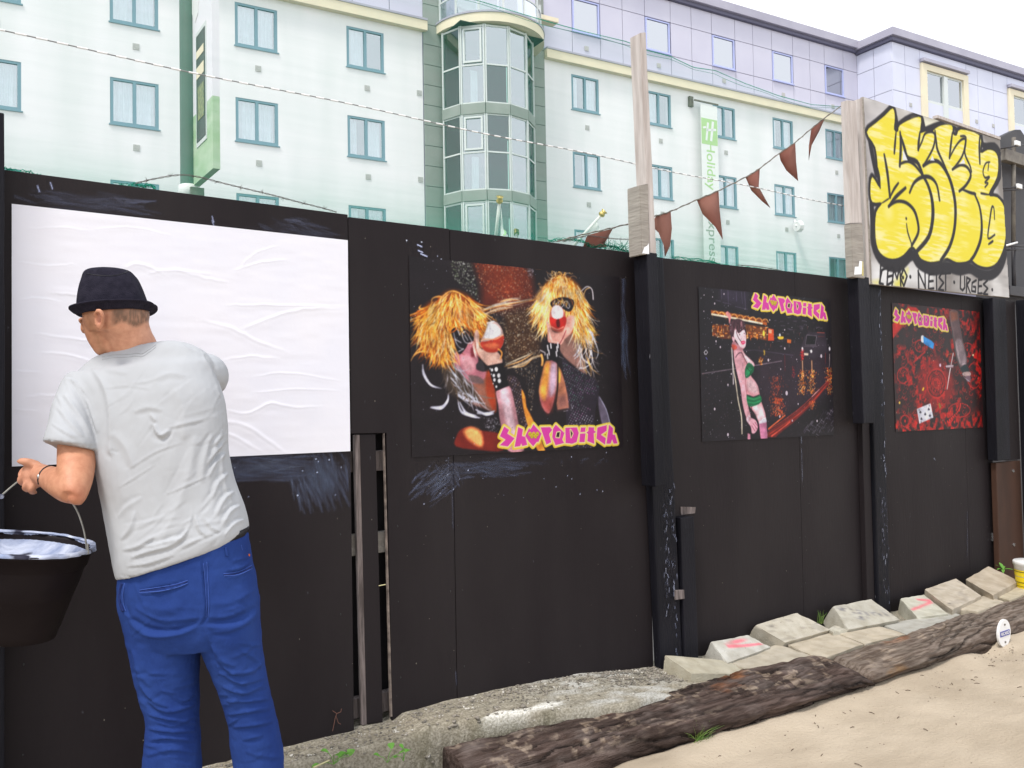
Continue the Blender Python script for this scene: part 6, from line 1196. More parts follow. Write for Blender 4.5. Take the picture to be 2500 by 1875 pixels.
# bands and cladding
for s0, s1 in ((-22, 2.70), (7.34, 24.2)):
    hb('cornice', MB().box(s0, s1, -.22, .05, 13.98, 14.29), 'cream'); hb('flashing', MB().box(s0, s1, -.25, .05, 14.293, 14.36), 'coping')
jx = [7.34, 8.57, 9.83, 10.87, 11.95, 13.23, 14.3, 15.38, 16.66, 17.67, 18.77, 20.04, 21.08, 22.02, 23.26, 24.2]; jz = [14.36, 15.21, 16.52, 17.38]; wj = {8.57, 11.95, 15.38, 18.77, 22.02}
hb('cladding_rail', MB().add([(7.34, .03, 14.3), (24.2, .03, 14.3), (24.2, .03, 17.5), (7.34, .03, 17.5)], [(0, 1, 2, 3)]).add([(-22, .03, 14.3), (2.7, .03, 14.3), (2.7, .03, 17.5), (-22, .03, 17.5)], [(0, 1, 2, 3)]), 'joint')
def clad(s0, s1, z0, z1, y=0., m='clad', parent=HB): g_ = .012; o = hb('cladding_panel', MB().box(s0+g_, s1-g_, y-.02, y+.02, z0+g_, z1-g_), m, parent); return o
FR3, PN3 = window_proto(1.2, 1.24, 'frame_lilac', 'glass_brown', mull=False, b_=.06)
for i in range(len(jx)-1):
    for j in range(3):
        if jx[i] in wj and j == 1:
            o = link(FR3, 'window', HB, (jx[i]+.02, -.02, jz[1]+.03)); link(PN3[0], 'pane', o, (0, 0, 0)); link(back, 'room', o, (0, -.1, 0)); continue
        clad(jx[i], jx[i+1], jz[j], jz[j+1])
jl = [-9.0, -7.5, -6.2, -4.9, -3.6, -2.3, -1.0, .2, 1.45, 2.66]
for i in range(len(jl)-1): clad(jl[i], jl[i+1], 14.36, 15.5); clad(jl[i], jl[i+1], 15.5, 17.38)
hb('parapet_coping', MB().box(7.0, 24.2, -.30, .4, 17.52, 17.86), 'coping'); hb('soffit', MB().box(7.0, 24.2, -.16, .3, 17.38, 17.517), 'soffit')
# right hand wing, standing 1.8 m forward
yw = -1.80; x0w = 24.2
hb('wing_wall', MB().add([(x0w+.05, yw+.03, ZB), (42, yw+.03, ZB), (42, yw+.03, 17.5), (x0w+.05, yw+.03, 17.5)], [(0, 1, 2, 3)]).add([(x0w+.02, yw+.03, ZB), (x0w+.02, .5, ZB), (x0w+.02, .5, 17.5), (x0w+.02, yw+.03, 17.5)], [(3, 2, 1, 0)]), 'joint')
jw = [24.2, 25.07, 26.13, 29.56, 30.45, 31.7, 32.88, 36.3, 37.2, 38.4, 39.6, 41]; jzw = [12.4, 13.8, 15.17, 16.42, 17.30]
for i in range(len(jw)-1):
    for j in range(4):
        if jw[i] in (26.13, 32.88) and j in (0, 1, 2): continue
        clad(jw[i], jw[i+1], jzw[j], jzw[j+1], yw, 'cladw')
for o1, o2 in ((-.0, -.9), (-.9, -1.80)):
    for j in range(4):
        g_ = .012; hb('cladding_panel', MB().box(x0w-.02, x0w+.015, o2+g_, o1-g_-(.02 if o1 == 0 else 0), jzw[j]+g_, jzw[j+1]-g_), 'cladw')
hb('parapet_coping', MB().box(x0w-.28, 42, yw-.30, .35, 17.47, 17.80).box(x0w-.27, x0w+.5, yw-.29, -.301, 17.475, 17.795), 'coping'); hb('soffit', MB().box(x0w-.14, 42, yw-.16, .3, 17.31, 17.467), 'soffit')
for s0 in (26.13, 32.88):
    w3 = empty('window', (0, 0, 0)); w3.parent = HB; w3.location = (s0, yw, 0); w3['label'] = 'tall paired window in a cream surround'; WL[w3.name] = np.zeros(3)
    def wadd(name, mb, m): o = add(name, mb.v, mb.f, M[m], None); o.parent = w3; return o
    wadd('surround', MB().box(0, 3.44, -.12, .03, 16.42, 16.70).box(0, .36, -.12, .03, 12.4, 16.42).box(3.08, 3.44, -.12, .03, 12.4, 16.42), 'cream')
    wadd('hood', MB().box(-.03, 3.38, -.25, .03, 16.74, 16.88), 'coping')
    fr_ = MB().box(.36, 3.08, -.02, .04, 15.0, 15.12).box(.36, 3.08, -.02, .04, 16.34, 16.42).box(.36, .44, -.02, .04, 15.12, 16.34).box(3.0, 3.08, -.02, .04, 15.12, 16.34).box(1.60, 1.88, -.10, .04, 12.4, 16.36)
    wadd('frame', fr_, 'frame_white'); wadd('pane', MB().add([(.44, 0, 15.12), (1.6, 0, 15.12), (1.6, 0, 16.34), (.44, 0, 16.34)], [(0, 1, 2, 3)]), 'glass'); wadd('pane', MB().add([(1.88, 0, 15.12), (3.0, 0, 15.12), (3.0, 0, 16.34), (1.88, 0, 16.34)], [(0, 1, 2, 3)]), 'glass')
    wadd('room', MB().add([(.36, .028, 12.4), (3.08, .028, 12.4), (3.08, .028, 16.42), (.36, .028, 16.42)], [(0, 1, 2, 3)]), 'interior'); wadd('lower_panel', MB().box(.36, 1.6, -.02, .02, 12.4, 15.0).box(1.88, 3.08, -.02, .02, 12.4, 15.0), 'cladw')
for s_ in (25.28, 30.17, 31.5): link(vm, 'air_vent', HB, (s_, yw-.03, 14.6))
# stone strips beside the bay
for s0, s1 in ((2.62, 3.32), (6.72, 7.33)):
    hb('strip_backing', MB().box(s0, s1, -.02, .05, ZB, 17.4), 'joint'); z = 7.55-.67*11
    while z < 17.2: hb('stone_panel', MB().box(s0+.006, s1-.006, -.06, -.021, z+.010, z+.67-.010), 'stone'); z += .67
    hb('strip_coping', MB().box(s0-.02, s1+.02, -.08, .05, 17.4, 17.5), 'coping')
# glazed bay
bs0, bR, bo = 4.85, 1.65, .10
ang = [math.radians(a) for a in (-84, -56, -28, 0, 28, 56, 84)]
bp = lambda t, r=bR: (bs0+r*math.sin(t), -(bo+r*math.cos(t)))
BY = empty('glazed_bay', (0, 0, 0)); BY.parent = HB; BY['label'] = 'rounded glazed stair bay with pale mullions'; WL[BY.name] = np.zeros(3)
def badd(name, mb, m): o = add(name, mb.v, mb.f, M[m], None, ); o.parent = BY; return o
lev = [(11.39, 12.65, 13.95), (8.58, 9.81, 11.07), (5.77, 7.0, 8.24), (2.96, 4.2, 5.43)]
for za, zm, zb_ in lev:
    for i in range(6):
        (xa, ya), (xb, yb) = bp(ang[i]), bp(ang[i+1]); m0_ = .0
        for z0, z1 in ((za, zm-.02), (zm+.02, zb_)):
            badd('pane', MB().add([(xa, ya, z0), (xb, yb, z0), (xb, yb, z1), (xa, ya, z1)], [(0, 1, 2, 3)]), 'glass' if (i in (1, 3) or (i == 2 and z0 > 12)) else 'glass_dark')  # mirroring and dark panes picked per facet, reflections set by the material
        mb = MB(); d = np.array([xb-xa, yb-ya]); d /= np.linalg.norm(d); nn = np.array([d[1], -d[0]])
        def fbar(u0, u1, z0, z1, e=.03, mb=mb, xa=xa, ya=ya, d=d, nn=nn):
            p = [np.array([xa, ya])+d*u0+nn*e, np.array([xa, ya])+d*u1+nn*e, np.array([xa, ya])+d*u1-nn*.04, np.array([xa, ya])+d*u0-nn*.04]; mb.hexa([(*q_, z0) for q_ in p]+[(*q_, z1) for q_ in p])
        Lf = math.hypot(xb-xa, yb-ya); fbar(0.03, Lf-.03, zm-.025, zm+.025); fbar(0, .045, za, zb_, .045); fbar(Lf-.045, Lf, za, zb_, .045); fbar(.04, Lf-.04, zb_-.07, zb_-.01, .02); fbar(.04, Lf-.04, za+.005, za+.05, .02)
        if i == 1:   # the opening light
            for (u0, u1, z0, z1) in ((.09, .15, zm+.07, zb_-.1), (Lf-.15, Lf-.09, zm+.07, zb_-.1), (.15, Lf-.15, zb_-.16, zb_-.1), (.15, Lf-.15, zm+.07, zm+.13)): fbar(u0, u1, z0, z1, .06)
        badd('mullions', mb, 'frame_white')
    z0 = za-.34
    for i in range(6):
        (xa, ya), (xb, yb) = bp(ang[i], bR+.07), bp(ang[i+1], bR+.07); (xc, yc), (xd_, yd) = bp(ang[i+1], bR-.1), bp(ang[i], bR-.1); e = .012
        badd('spandrel_panel', MB().hexa([(xa+e, ya, z0), (xb-e, yb, z0), (xc, yc, z0), (xd_, yd, z0), (xa+e, ya, za-.004), (xb-e, yb, za-.004), (xc, yc, za-.004), (xd_, yd, za-.004)]), 'stone')
    # inside: a dark room with a lit curtain edge and stair soffit
badd('interior', MB().hexa([(3.5, .9, 0), (6.3, .9, 0), (6.3, 1.0, 0), (3.5, 1.0, 0), (3.5, .9, 14), (6.3, .9, 14), (6.3, 1.0, 14), (3.5, 1.0, 14)]).hexa([(3.3, -.3, 0), (3.36, -.3, 0), (3.36, 1, 0), (3.3, 1, 0), (3.3, -.3, 14), (3.36, -.3, 14), (3.36, 1, 14), (3.3, 1, 14)]).hexa([(6.4, -.3, 0), (6.46, -.3, 0), (6.46, 1, 0), (6.4, 1, 0), (6.4, -.3, 14), (6.46, -.3, 14), (6.46, 1, 14), (6.4, 1, 14)]), 'interior')
badd('ceiling', MB().box(3.3, 6.46, -1.4, 1.0, 13.955, 13.985), 'interior')
for za, zm, zb_ in lev:
    badd('floor_slab', MB().add([(*bp(t, bR-.12), za-.2) for t in ang]+[(6.4, 1, za-.2), (3.3, 1, za-.2)], [tuple(range(9))]), 'interior'); badd('curtain', MB().box(3.9, 4.15, -.9, -.86, za, zm), 'curtain')
# balcony: slab, rail, recessed round storey
sb, sR = 5.03, 1.93; arc = [math.radians(a) for a in np.linspace(-96, 96, 33)]; sp = lambda t, r: (sb+r*math.sin(t), -(.05+r*math.cos(t)))
def ring(r0, r1, z0, z1):
    mb = MB()
    for i in range(len(arc)-1): a, b_ = arc[i], arc[i+1]; mb.hexa([(*sp(a, r1), z0), (*sp(b_, r1), z0), (*sp(b_, r0), z0), (*sp(a, r0), z0), (*sp(a, r1), z1), (*sp(b_, r1), z1), (*sp(b_, r0), z1), (*sp(a, r0), z1)])
    return mb
badd('balcony_slab', ring(0.0, sR, 13.99, 14.28), 'cream'); badd('balcony_capping', ring(0.0, sR+.03, 14.283, 14.34), 'coping')
for zr in (14.95, 15.42): badd('balcony_rail', ring(sR-.13, sR-.09, zr, zr+.05), 'frame_white')
for a in np.linspace(-88, 88, 8): x, y = sp(math.radians(a), sR-.11); badd('balcony_post', MB().box(x-.03, x+.03, y-.03, y+.03, 14.34, 15.42), 'frame_white')
badd('balcony_glass', MB().add([(*sp(t, sR-.11), 14.4) for t in arc]+[(*sp(t, sR-.11), 14.95) for t in arc], [(i, i+1, i+34, i+33) for i in range(32)]), 'glass')
badd('upper_storey', MB().hexa([(3.4, -.5, 14.34), (6.7, -.5, 14.34), (6.7, .3, 14.34), (3.4, .3, 14.34), (3.4, -.5, 17.4), (6.7, -.5, 17.4), (6.7, .3, 17.4), (3.4, .3, 17.4)]), 'clad')
for x in (3.65, 4.45, 5.25): badd('balcony_door', MB().box(x, x+.7, -.53, -.501, 14.4, 16.5), 'glass_dark')
badd('canopy', MB().box(6.5, 7.4, -.9, -.5, 14.95, 15.1), 'cream')
# hanging banner
BA = empty('hotel_banner', (0, 0, 0), 'pale vertical hotel banner with a green square emblem, hung on the white wall', 'banner'); WL[BA.name] = np.zeros(3)
BA.location = tuple(PB); BA.rotation_euler = (0, 0, math.radians(-5.7))
def aadd(name, mb, m): o = add(name, mb.v, mb.f, M[m] if isinstance(m, str) else m, None); o.parent = BA; return o
def bq(px, py, o=.30): # photo point on the banner plane (parallel to the wall, o metres in front)
    a = math.radians(-5.7); dr = np.array([math.cos(a), math.sin(a), 0]); n = np.array([-dr[1], dr[0], 0]); P0 = PB-n*o; d = ray(px, py); q_ = CC+d*(((P0-CC)@n)/(d@n)); return np.array([(q_-PB)@dr, -o, q_[2]])
c4 = [bq(*R3x(445, 592)), bq(*R3x(528, 540)), bq(*R3x(534, 1420)), bq(*R3x(470, 1430))]
sx0, sx1 = 14.42, 15.30
aadd('cloth', MB().box(sx0, sx1, -.305, -.295, 7.2, 13.45), 'banner')
g0, g1 = bq(*R3x(448, 770))[2], bq(*R3x(522, 645))[2]; aadd('emblem', MB().box(sx0+.02, sx1-.02, -.309, -.3055, g0, g1), 'bgreen')
eh = g1-g0; em = MB()
for a_, b2_, w_ in (((.30, .15), (.42, .85), .11), ((.58, .15), (.72, .92), .13), ((.12, .62), (.30, .66), .09), ((.30, .55), (.90, .62), .10)):
    x0_, z0_, x1_, z1_ = sx0+a_[0]*(sx1-sx0), g0+a_[1]*eh, sx0+b2_[0]*(sx1-sx0), g0+b2_[1]*eh; dx, dz = x1_-x0_, z1_-z0_; l = math.hypot(dx, dz); ux, uz = -dz/l*w_*.5*.9, dx/l*w_*.5*.9
    em.hexa([(x0_+ux, -.313, z0_+uz), (x1_+ux, -.313, z1_+uz), (x1_+ux, -.310, z1_+uz), (x0_+ux, -.310, z0_+uz), (x0_-ux, -.313, z0_-uz), (x1_-ux, -.313, z1_-uz), (x1_-ux, -.310, z1_-uz), (x0_-ux, -.310, z0_-uz)])
aadd('emblem_mark', em, 'banner')
def btext(body, zc_, h, m):
    o = text(body, h, M[m], None, (sx0+.52*(sx1-sx0), -.307, zc_), (0, 0, -1), (1, 0, 0), bold=.006); o.parent = BA; return o
t1 = btext('Holiday Inn', 10.55, .62, 'bgreen'); t2 = btext('Express', 8.15, .62, 'btext')
aadd('bracket', MB().box(14.05, 14.25, -.10, -.0, 13.35, 13.75).box(14.1, 15.35, -.33, -.29, 13.50, 13.56), 'greymetal')
WLp = MB().tube([(*bq(*R3x(975, 1190), .1)[:2], bq(*R3x(975, 1190), .1)[2]), tuple(bq(*R3x(985, 1222), .3))], .05, 8).tube([tuple(bq(*R3x(985, 1222), .3)), tuple(bq(*R3x(1000, 1222), .3))], [.2, .26], 10)
aadd('lamp_fitting', WLp, 'white')
# flags on poles in front of the entrance
def bw_(s, y, z): a = math.radians(-5.7); return np.array([PB[0]+s*math.cos(a)-y*math.sin(a), PB[1]+s*math.sin(a)+y*math.cos(a), z])
def bs(px, py, o): q_ = bq(px, py, o); return bw_(q_[0], q_[1], q_[2])
for pts_, fl_, lb in ((((1208, 640), (1211, 572), (1219, 497)), ((1223, 505), (1226, 540), (1229, 560), (1240, 575), (1236, 590), (1222, 590)), 'white flag pole with gilt tip and green white flag, before the glazed bay'), (((1380, 628), (1403, 597), (1465, 528)), ((1456, 540), (1466, 560), (1467, 575), (1460, 590), (1438, 598), (1430, 575)), 'slanting white flag pole with pale flag, left of the leaning upright')):
    b0 = bs(*pts_[1], 2.6); fp = empty('flagpole', bs(*pts_[0], 1.6), lb, 'flagpole'); P_ = [bs(*pts_[0], 1.9), b0, bs(*pts_[2], 3.1)]
    V, Fc = tubev(P_, .05, 8); add('pole', V, Fc, M['pole'], fp, smooth=True)
    tip = P_[-1]; dd = (P_[-1]-P_[-2]); dd /= np.linalg.norm(dd); V, Fc = tubev([tip, tip+dd*.04, tip+dd*.10, tip+dd*.16, tip+dd*.22], [.04, .10, .11, .07, .12], 8); add('finial', V, Fc, M['gold'], fp, smooth=True)
    F_ = [bs(*p, 2.9+.15*math.sin(i*2)) for i, p in enumerate(fl_)]; n = len(F_); ct = np.mean(F_, 0); add('flag', F_+[ct], [(k, (k+1) % n, n) for k in range(n)], M['banner'], fp)
    add('flag_print', [ct*.5+F_[k]*.5+np.array([0, -.05, 0]) for k in (2, 3, 4, 5)], [(0, 1, 2, 3)], M['bgreen'], fp)
# ================================================================== BLACK STRUCTURE ON THE RIGHT
BS = empty('black_shed', (8.0, 3.9, 0), 'black timber shed wall with steel pipe and rails, behind the graffiti board', 'shed')
def bx(name, a, b_, Y, d, m): # photo rectangle on plane Y
    p, q_ = oY(*a, Y), oY(*b_, Y); return MB().box(min(p[0], q_[0]), max(p[0], q_[0]), Y, Y+d, min(p[2], q_[2]), max(p[2], q_[2])).build(name, M[m], BS, bevel=.004)
zt_ = oY(2470, 320, 3.62)[2]
Pt = [(6.9, .0), (10.2, .0), (10.2, oY(2560, 345, 3.62)[2]+.6)]
prf = [oY(2411, 345, 3.6)[[0, 2]], oY(2440, 335, 3.6)[[0, 2]], oY(2480, 316, 3.6)[[0, 2]], oY(2492, 316, 3.6)[[0, 2]], oY(2505, 335, 3.6)[[0, 2]], (10.0, oY(2505, 335, 3.6)[2]-.02), (10.0, 0), (7.2, 0)]
V, Fc = prism(prf, 3.6, 3.66); bev(add('boarding', V, Fc, M['blackmetal'], BS), .008)
def bar(name, a, b_, Y, r_, m, n=8):
    V, Fc = tubev([oY(*a, Y), oY(*b_, Y)], r_, n); return add(name, V, Fc, M[m], BS, smooth=True)
bar('pipe', (2475, 336), (2474, 590), 3.5, .018, 'greymetal'); bar('pipe', (2474, 592), (2476, 720), 3.5, .018, 'blackmetal')
pa, pb_ = oY(2440, 379, 3.52), oY(2520, 357, 3.52); MB().box(pa[0], pb_[0]+1, 3.47, 3.53, pa[2]-.05, pa[2]+.05).build('rail', M['greymetal'], BS, bevel=.004)
pa = oY(2465, 712, 3.52); MB().box(pa[0]-.1, pa[0]+1.5, 3.47, 3.53, pa[2]-.04, pa[2]+.04).build('rail', M['blackmetal'], BS, bevel=.004)
for (ya, yb) in ((363, 350), (461, 453), (466, 460), (603, 598), (612, 606)): bar('cable_tie', (2440, ya), (2520, yb), 3.47, .008, 'blackmetal', 6)
for x, y in ((2484, 350), (2488, 455)): q = oY(x, y, 3.46); MB().box(q[0]-.04, q[0]+.04, 3.45, 3.47, q[2]-.02, q[2]+.02).build('tag', M['white'], BS, bevel=.004)
bar('white_stick', (2455, 600), (2483, 592), 3.45, .009, 'white', 6)

# ================================================================== THE MAN
MAN = empty('person', oD(450, 2290, 2.42)*np.array([1, 1, 0]), 'man in black hat, pale grey T-shirt and blue trousers, back turned, holding a black bucket', 'person')
FH = np.array([math.cos(TH), math.sin(TH), 0])
def rtube(rings, n=36, ex=2.3, sub=5):
    R_ = []
    for r in rings:
        (l, rr, D, hd) = r[:4]; a, b_ = oD(*l, D), oD(*rr, D); c = (a+b_)/2+FH*(r[4] if len(r) > 4 else 0); R_.append(np.concatenate([c, (b_-a)/2, [hd]]))
    C = crom(R_, sub) if len(R_) > 2 else np.array(R_); V = []; Fc = []
    tan = np.gradient(C[:, :3], axis=0)
    for i, c in enumerate(C):
        a = c[3:6]; t = tan[i]/(np.linalg.norm(tan[i])+1e-9); b_ = np.cross(a/np.linalg.norm(a), t); b_ /= np.linalg.norm(b_)+1e-9
        if b_@FH < 0: b_ = -b_
        b_ = b_*c[6]
        for k in range(n):
            q_ = 2*math.pi*k/n; co, si = math.cos(q_), math.sin(q_); V.append(c[:3]+a*math.copysign(abs(co)**(2/ex), co)+b_*math.copysign(abs(si)**(2/ex), si))
    m_ = len(C)
    for i in range(m_-1):
        for k in range(n): Fc.append((i*n+k, i*n+(k+1) % n, (i+1)*n+(k+1) % n, (i+1)*n+k))
    Fc.append(tuple(range(n-1, -1, -1))); Fc.append(tuple((m_-1)*n+k for k in range(n))); return V, Fc
def ell(c, ax, n=14):
    V = []; Fc = []
    for i in range(n+1):
        for k in range(2*n): a, b_ = math.pi*i/n, math.pi*k/n; V.append(np.array(c)+ax[0]*math.sin(a)*math.cos(b_)+ax[1]*math.sin(a)*math.sin(b_)+ax[2]*math.cos(a))
    for i in range(n):
        for k in range(2*n): Fc.append((i*2*n+k, i*2*n+(k+1) % (2*n), (i+1)*2*n+(k+1) % (2*n), (i+1)*2*n+k))
    return V, Fc
def remesh(parts, vox, smooth=2):
    mb = MB()
    for V, Fc in parts: mb.add(V, Fc)
    me = bpy.data.meshes.new('tmp'); me.from_pydata(mb.v, [], mb.f); b = bmesh.new(); b.from_mesh(me); bmesh.ops.remove_doubles(b, verts=b.verts, dist=1e-6)
    bmesh.ops.recalc_face_normals(b, faces=b.faces); b.to_mesh(me); b.free()
    o = bpy.data.objects.new('tmp', me); COL.objects.link(o); md = o.modifiers.new('r', 'REMESH'); md.mode = 'VOXEL'; md.voxel_size = vox; md.adaptivity = 0
    sm = o.modifiers.new('s', 'SMOOTH'); sm.iterations = smooth; sm.factor = .5
    dg = bpy.context.evaluated_depsgraph_get(); dg.update(); m2 = bpy.data.meshes.new_from_object(o.evaluated_get(dg)); n = len(m2.vertices)
    V = np.zeros(n*3); m2.vertices.foreach_get('co', V); Nn = np.zeros(n*3); m2.vertices.foreach_get('normal', Nn); Fc = np.zeros(len(m2.polygons)*4, np.int32)
    m2.polygons.foreach_get('vertices', Fc) if all(len(p.vertices) == 4 for p in m2.polygons) else None
    bpy.data.objects.remove(o); bpy.data.meshes.remove(m2); return V.reshape(-1, 3), Nn.reshape(-1, 3), Fc.reshape(-1, 4)
def folds(V, Nn, F_):
    px, py, _ = proj(V); view = (CC-V); view /= np.linalg.norm(view, axis=1, keepdims=True); fac = np.clip((Nn*view).sum(1)*2.5, 0, 1); D = np.zeros(len(V))
    for P, w_, am in F_:
        P = crom(np.array(P, float), 5) if len(P) > 2 else crom(np.array([P[0], ((P[0][0]+P[1][0])/2, (P[0][1]+P[1][1])/2), P[1]], float), 5)
        lo, hi = P.min(0)-5*w_, P.max(0)+5*w_; s_ = np.where((px > lo[0]) & (px < hi[0]) & (py > lo[1]) & (py < hi[1]))[0]
        if len(s_) == 0: continue
        X, Y = px[s_], py[s_]; best = np.full(len(s_), 1e9); tt = np.zeros(len(s_)); sg = np.ones(len(s_)); n = len(P)-1
        for i in range(n):
            ab = P[i+1]-P[i]; l = ab@ab+1e-9; t = np.clip(((X-P[i][0])*ab[0]+(Y-P[i][1])*ab[1])/l, 0, 1); dx, dy = X-P[i][0]-t*ab[0], Y-P[i][1]-t*ab[1]; d = np.hypot(dx, dy)
            m_ = d < best; best = np.where(m_, d, best); tt = np.where(m_, (i+t)/n, tt); sg = np.where(m_, np.sign(ab[0]*dy-ab[1]*dx), sg)
        env = np.sin(np.clip(tt, 0, 1)*math.pi)**.5; sd_ = best*sg; taper = w_*(.35+.65*env)
        D[s_] += am*env*(np.exp(-(np.abs(sd_)/taper)**1.35)-.6*np.exp(-((sd_-1.7*taper)/(1.1*taper))**2))
    return V+Nn*(D*fac)[:, None]
def vn3(V, sc, st=(1, 1, 1), off=0):
    return np.array([mnoise.noise(Vector((p[0]*sc*st[0]+off, p[1]*sc*st[1], p[2]*sc*st[2]))) for p in V])
A1 = lambda x, y: (x*.3616, 550+y*.3616)
B1 = lambda x, y: (x*.4972, 1050+y*.4972)
# ---- T-shirt
torso = rtube([((296, 1408), (588, 1316), 2.42, .128), ((286, 1368), (602, 1290), 2.42, .128), ((270, 1280), (592, 1238), 2.425, .120), ((254, 1200), (566, 1170), 2.43, .115), ((240, 1130), (553, 1105), 2.44, .115), ((226, 1060), (551, 1035), 2.455, .118),
               ((206, 1000), (544, 972), 2.47, .118), ((182, 958), (524, 915), 2.485, .110), ((180, 930), (516, 882), 2.495, .090), ((206, 902), (490, 851), 2.50, .074), ((238, 878), (438, 835), 2.505, .062), ((256, 868), (384, 834), 2.505, .055)], n=48, ex=2.5)
sleeveL = rtube([((170, 930), (262, 935), 2.48, .070), ((150, 945), (262, 985), 2.46, .074), ((134, 985), (252, 1030), 2.43, .076), ((121, 1030), (245, 1070), 2.40, .076), ((113, 1070), (240, 1094), 2.37, .074), ((111, 1083), (240, 1101), 2.365, .073)], n=36, ex=2.1)
def ctube(cs, rs, n=20, sub=5):  # round tube through world points
    P = crom(cs, sub); R_ = crom(np.array([[r, r] for r in rs]), sub)[:, 0]; return tubev(P, list(R_), n)
sleeveR = ctube([oD(458, 925, 2.49), oD(482, 922, 2.53), oD(496, 919, 2.60), oD(502, 918, 2.68), oD(505, 918, 2.76)], [.068, .068, .069, .068, .064])
V, Nn, Fc = remesh([torso, sleeveL, sleeveR], .0042, 9)
SF = [([A1(620, 960), A1(700, 1080), A1(745, 1250), A1(748, 1500), B1(545, 100)], 9, .006), ([A1(480, 1030), A1(560, 1120), A1(620, 1240), A1(660, 1400)], 7, .008), ([A1(430, 1140), A1(520, 1260), A1(610, 1420)], 6, .005), ([A1(390, 1230), A1(470, 1330), A1(560, 1430)], 5, .004), ([A1(350, 1340), A1(450, 1400), A1(520, 1440)], 4, .003), ([A1(500, 1060), A1(600, 1180), A1(640, 1300)], 4, -.004),
      ([A1(305, 1448), A1(430, 1470), A1(560, 1488), A1(662, 1496)], 2.2, -.0032), ([A1(1040, 1340), A1(1062, 1395), A1(1095, 1420), A1(1150, 1380)], 6, .009), ([A1(1010, 1270), A1(1060, 1330)], 5, .004), ([A1(1140, 1370), A1(1250, 1340), A1(1380, 1310)], 4, .0025), ([B1(580, 285), B1(660, 235), B1(770, 165)], 2.4, .002), ([B1(800, 320), B1(900, 280), B1(1040, 215)], 2.4, .0025), ([B1(620, 200), B1(760, 110), B1(900, 60)], 3, .002),
      ([B1(960, 30), B1(930, 200), B1(870, 380), B1(800, 540)], 16, .005), ([B1(1040, 20), B1(1000, 150), B1(990, 260)], 8, .005), ([B1(1110, 10), B1(1060, 70), B1(1040, 140)], 5, .006), ([B1(1112, 110), B1(1060, 160), B1(1020, 240)], 5, .006), ([B1(1120, 210), B1(1070, 260), B1(1040, 340)], 5, .006), ([B1(1150, 300), B1(1100, 340), B1(1060, 420)], 5, .006), ([B1(1180, 370), B1(1130, 400), B1(1090, 470)], 5, .006), ([B1(1200, 440), B1(1150, 460), B1(1100, 520)], 4, .005), ([B1(1090, 50), B1(1085, 150), B1(1100, 260), B1(1140, 350)], 5, .004),
      ([B1(960, 420), B1(975, 480), B1(1010, 520)], 5, .006), ([B1(920, 490), B1(890, 530), B1(800, 555)], 5, .007), ([B1(640, 630), B1(720, 600), B1(830, 570), B1(900, 530)], 5, .006), ([B1(600, 590), B1(680, 570), B1(760, 520)], 5, .005), ([B1(620, 670), B1(740, 650), B1(860, 610)], 4, .004), ([B1(590, 540), B1(640, 480), B1(660, 400)], 6, .005), ([B1(870, 520), B1(780, 560), B1(700, 570)], 4, .004), ([B1(1000, 430), B1(1040, 480), B1(1080, 500)], 4, .004), ([B1(700, 330), B1(620, 380), B1(580, 430)], 6, .003),
      ([B1(585, 715), B1(700, 722), B1(860, 690), B1(1000, 625), B1(1170, 525)], 2.4, -.0035), ([A1(900, 1260), A1(1000, 1230), A1(1100, 1250)], 7, .003), ([A1(760, 1400), A1(850, 1500), A1(900, 1640)], 12, .004), ([A1(1180, 1100), A1(1240, 1250), A1(1240, 1450)], 16, .004), ([A1(1380, 870), A1(1440, 960), A1(1490, 1080), A1(1500, 1160)], 5, -.007), ([A1(1200, 785), A1(1300, 800), A1(1370, 850)], 3, .004), ([A1(1240, 800), A1(1320, 840)], 3, -.003), ([A1(430, 1030), A1(470, 1025), A1(520, 1060), A1(600, 1200)], 3, -.003),
      ([A1(690, 960), A1(760, 980), A1(860, 1000)], 6, .002), ([A1(1040, 1040), A1(1150, 1000), A1(1250, 1020)], 8, .003), ([A1(1420, 1500), A1(1470, 1440), A1(1510, 1380)], 5, .006), ([A1(1400, 1620), A1(1450, 1540), A1(1500, 1480)], 5, .006)]
rf = np.random.default_rng(5)
def rcrease(x0, x1, y0, y1, a0, da, L0, L1, w0, am, n):
    o = []
    for _ in range(n):
        x, y = rf.uniform(x0, x1), rf.uniform(y0, y1); a = a0+rf.normal(0, da); l = rf.uniform(L0, L1); k = rf.normal(0, .12)*l
        o.append(([(x-l/2*math.cos(a), y-l/2*math.sin(a)), (x-k*math.sin(a)*.5, y+k*math.cos(a)*.5), (x+l/2*math.cos(a), y+l/2*math.sin(a))], w0*rf.uniform(.7, 1.3), am*rf.uniform(-.7, 1)))
    return o
SF += rcrease(300, 560, 930, 1330, -.55, .35, 50, 150, 3.8, .0014, 46)+rcrease(290, 560, 1240, 1400, -.35, .3, 50, 130, 4, .0021, 20)+rcrease(460, 560, 1030, 1300, -1.0, .3, 30, 70, 4, .0028, 14)+rcrease(130, 235, 950, 1080, .9, .25, 40, 90, 3.6, .0018, 12)
V = folds(V, Nn, SF); V = V+Nn*(.0013*vn3(V, 26, (1, 1, .5))+.0028*vn3(V, 8, (1, 1, .6), 5)+.0006*vn3(V, 70, (1, 1, .6), 2))[:, None]
# drape: open underside of the hem
SV, SFc = V, Fc
shirt = add('t_shirt', V, Fc, M['shirt'], MAN, smooth=True)
# neck band: two close lines of ribbed cotton
def band(name, pts, D, r, m, parent, n=8):
    P = crom([oD(x, y, d) for (x, y), d in zip(pts, D)], 6); V, Fc = tubev(P, r, n); return add(name, V, Fc, M[m], parent, smooth=True)
bsh = None
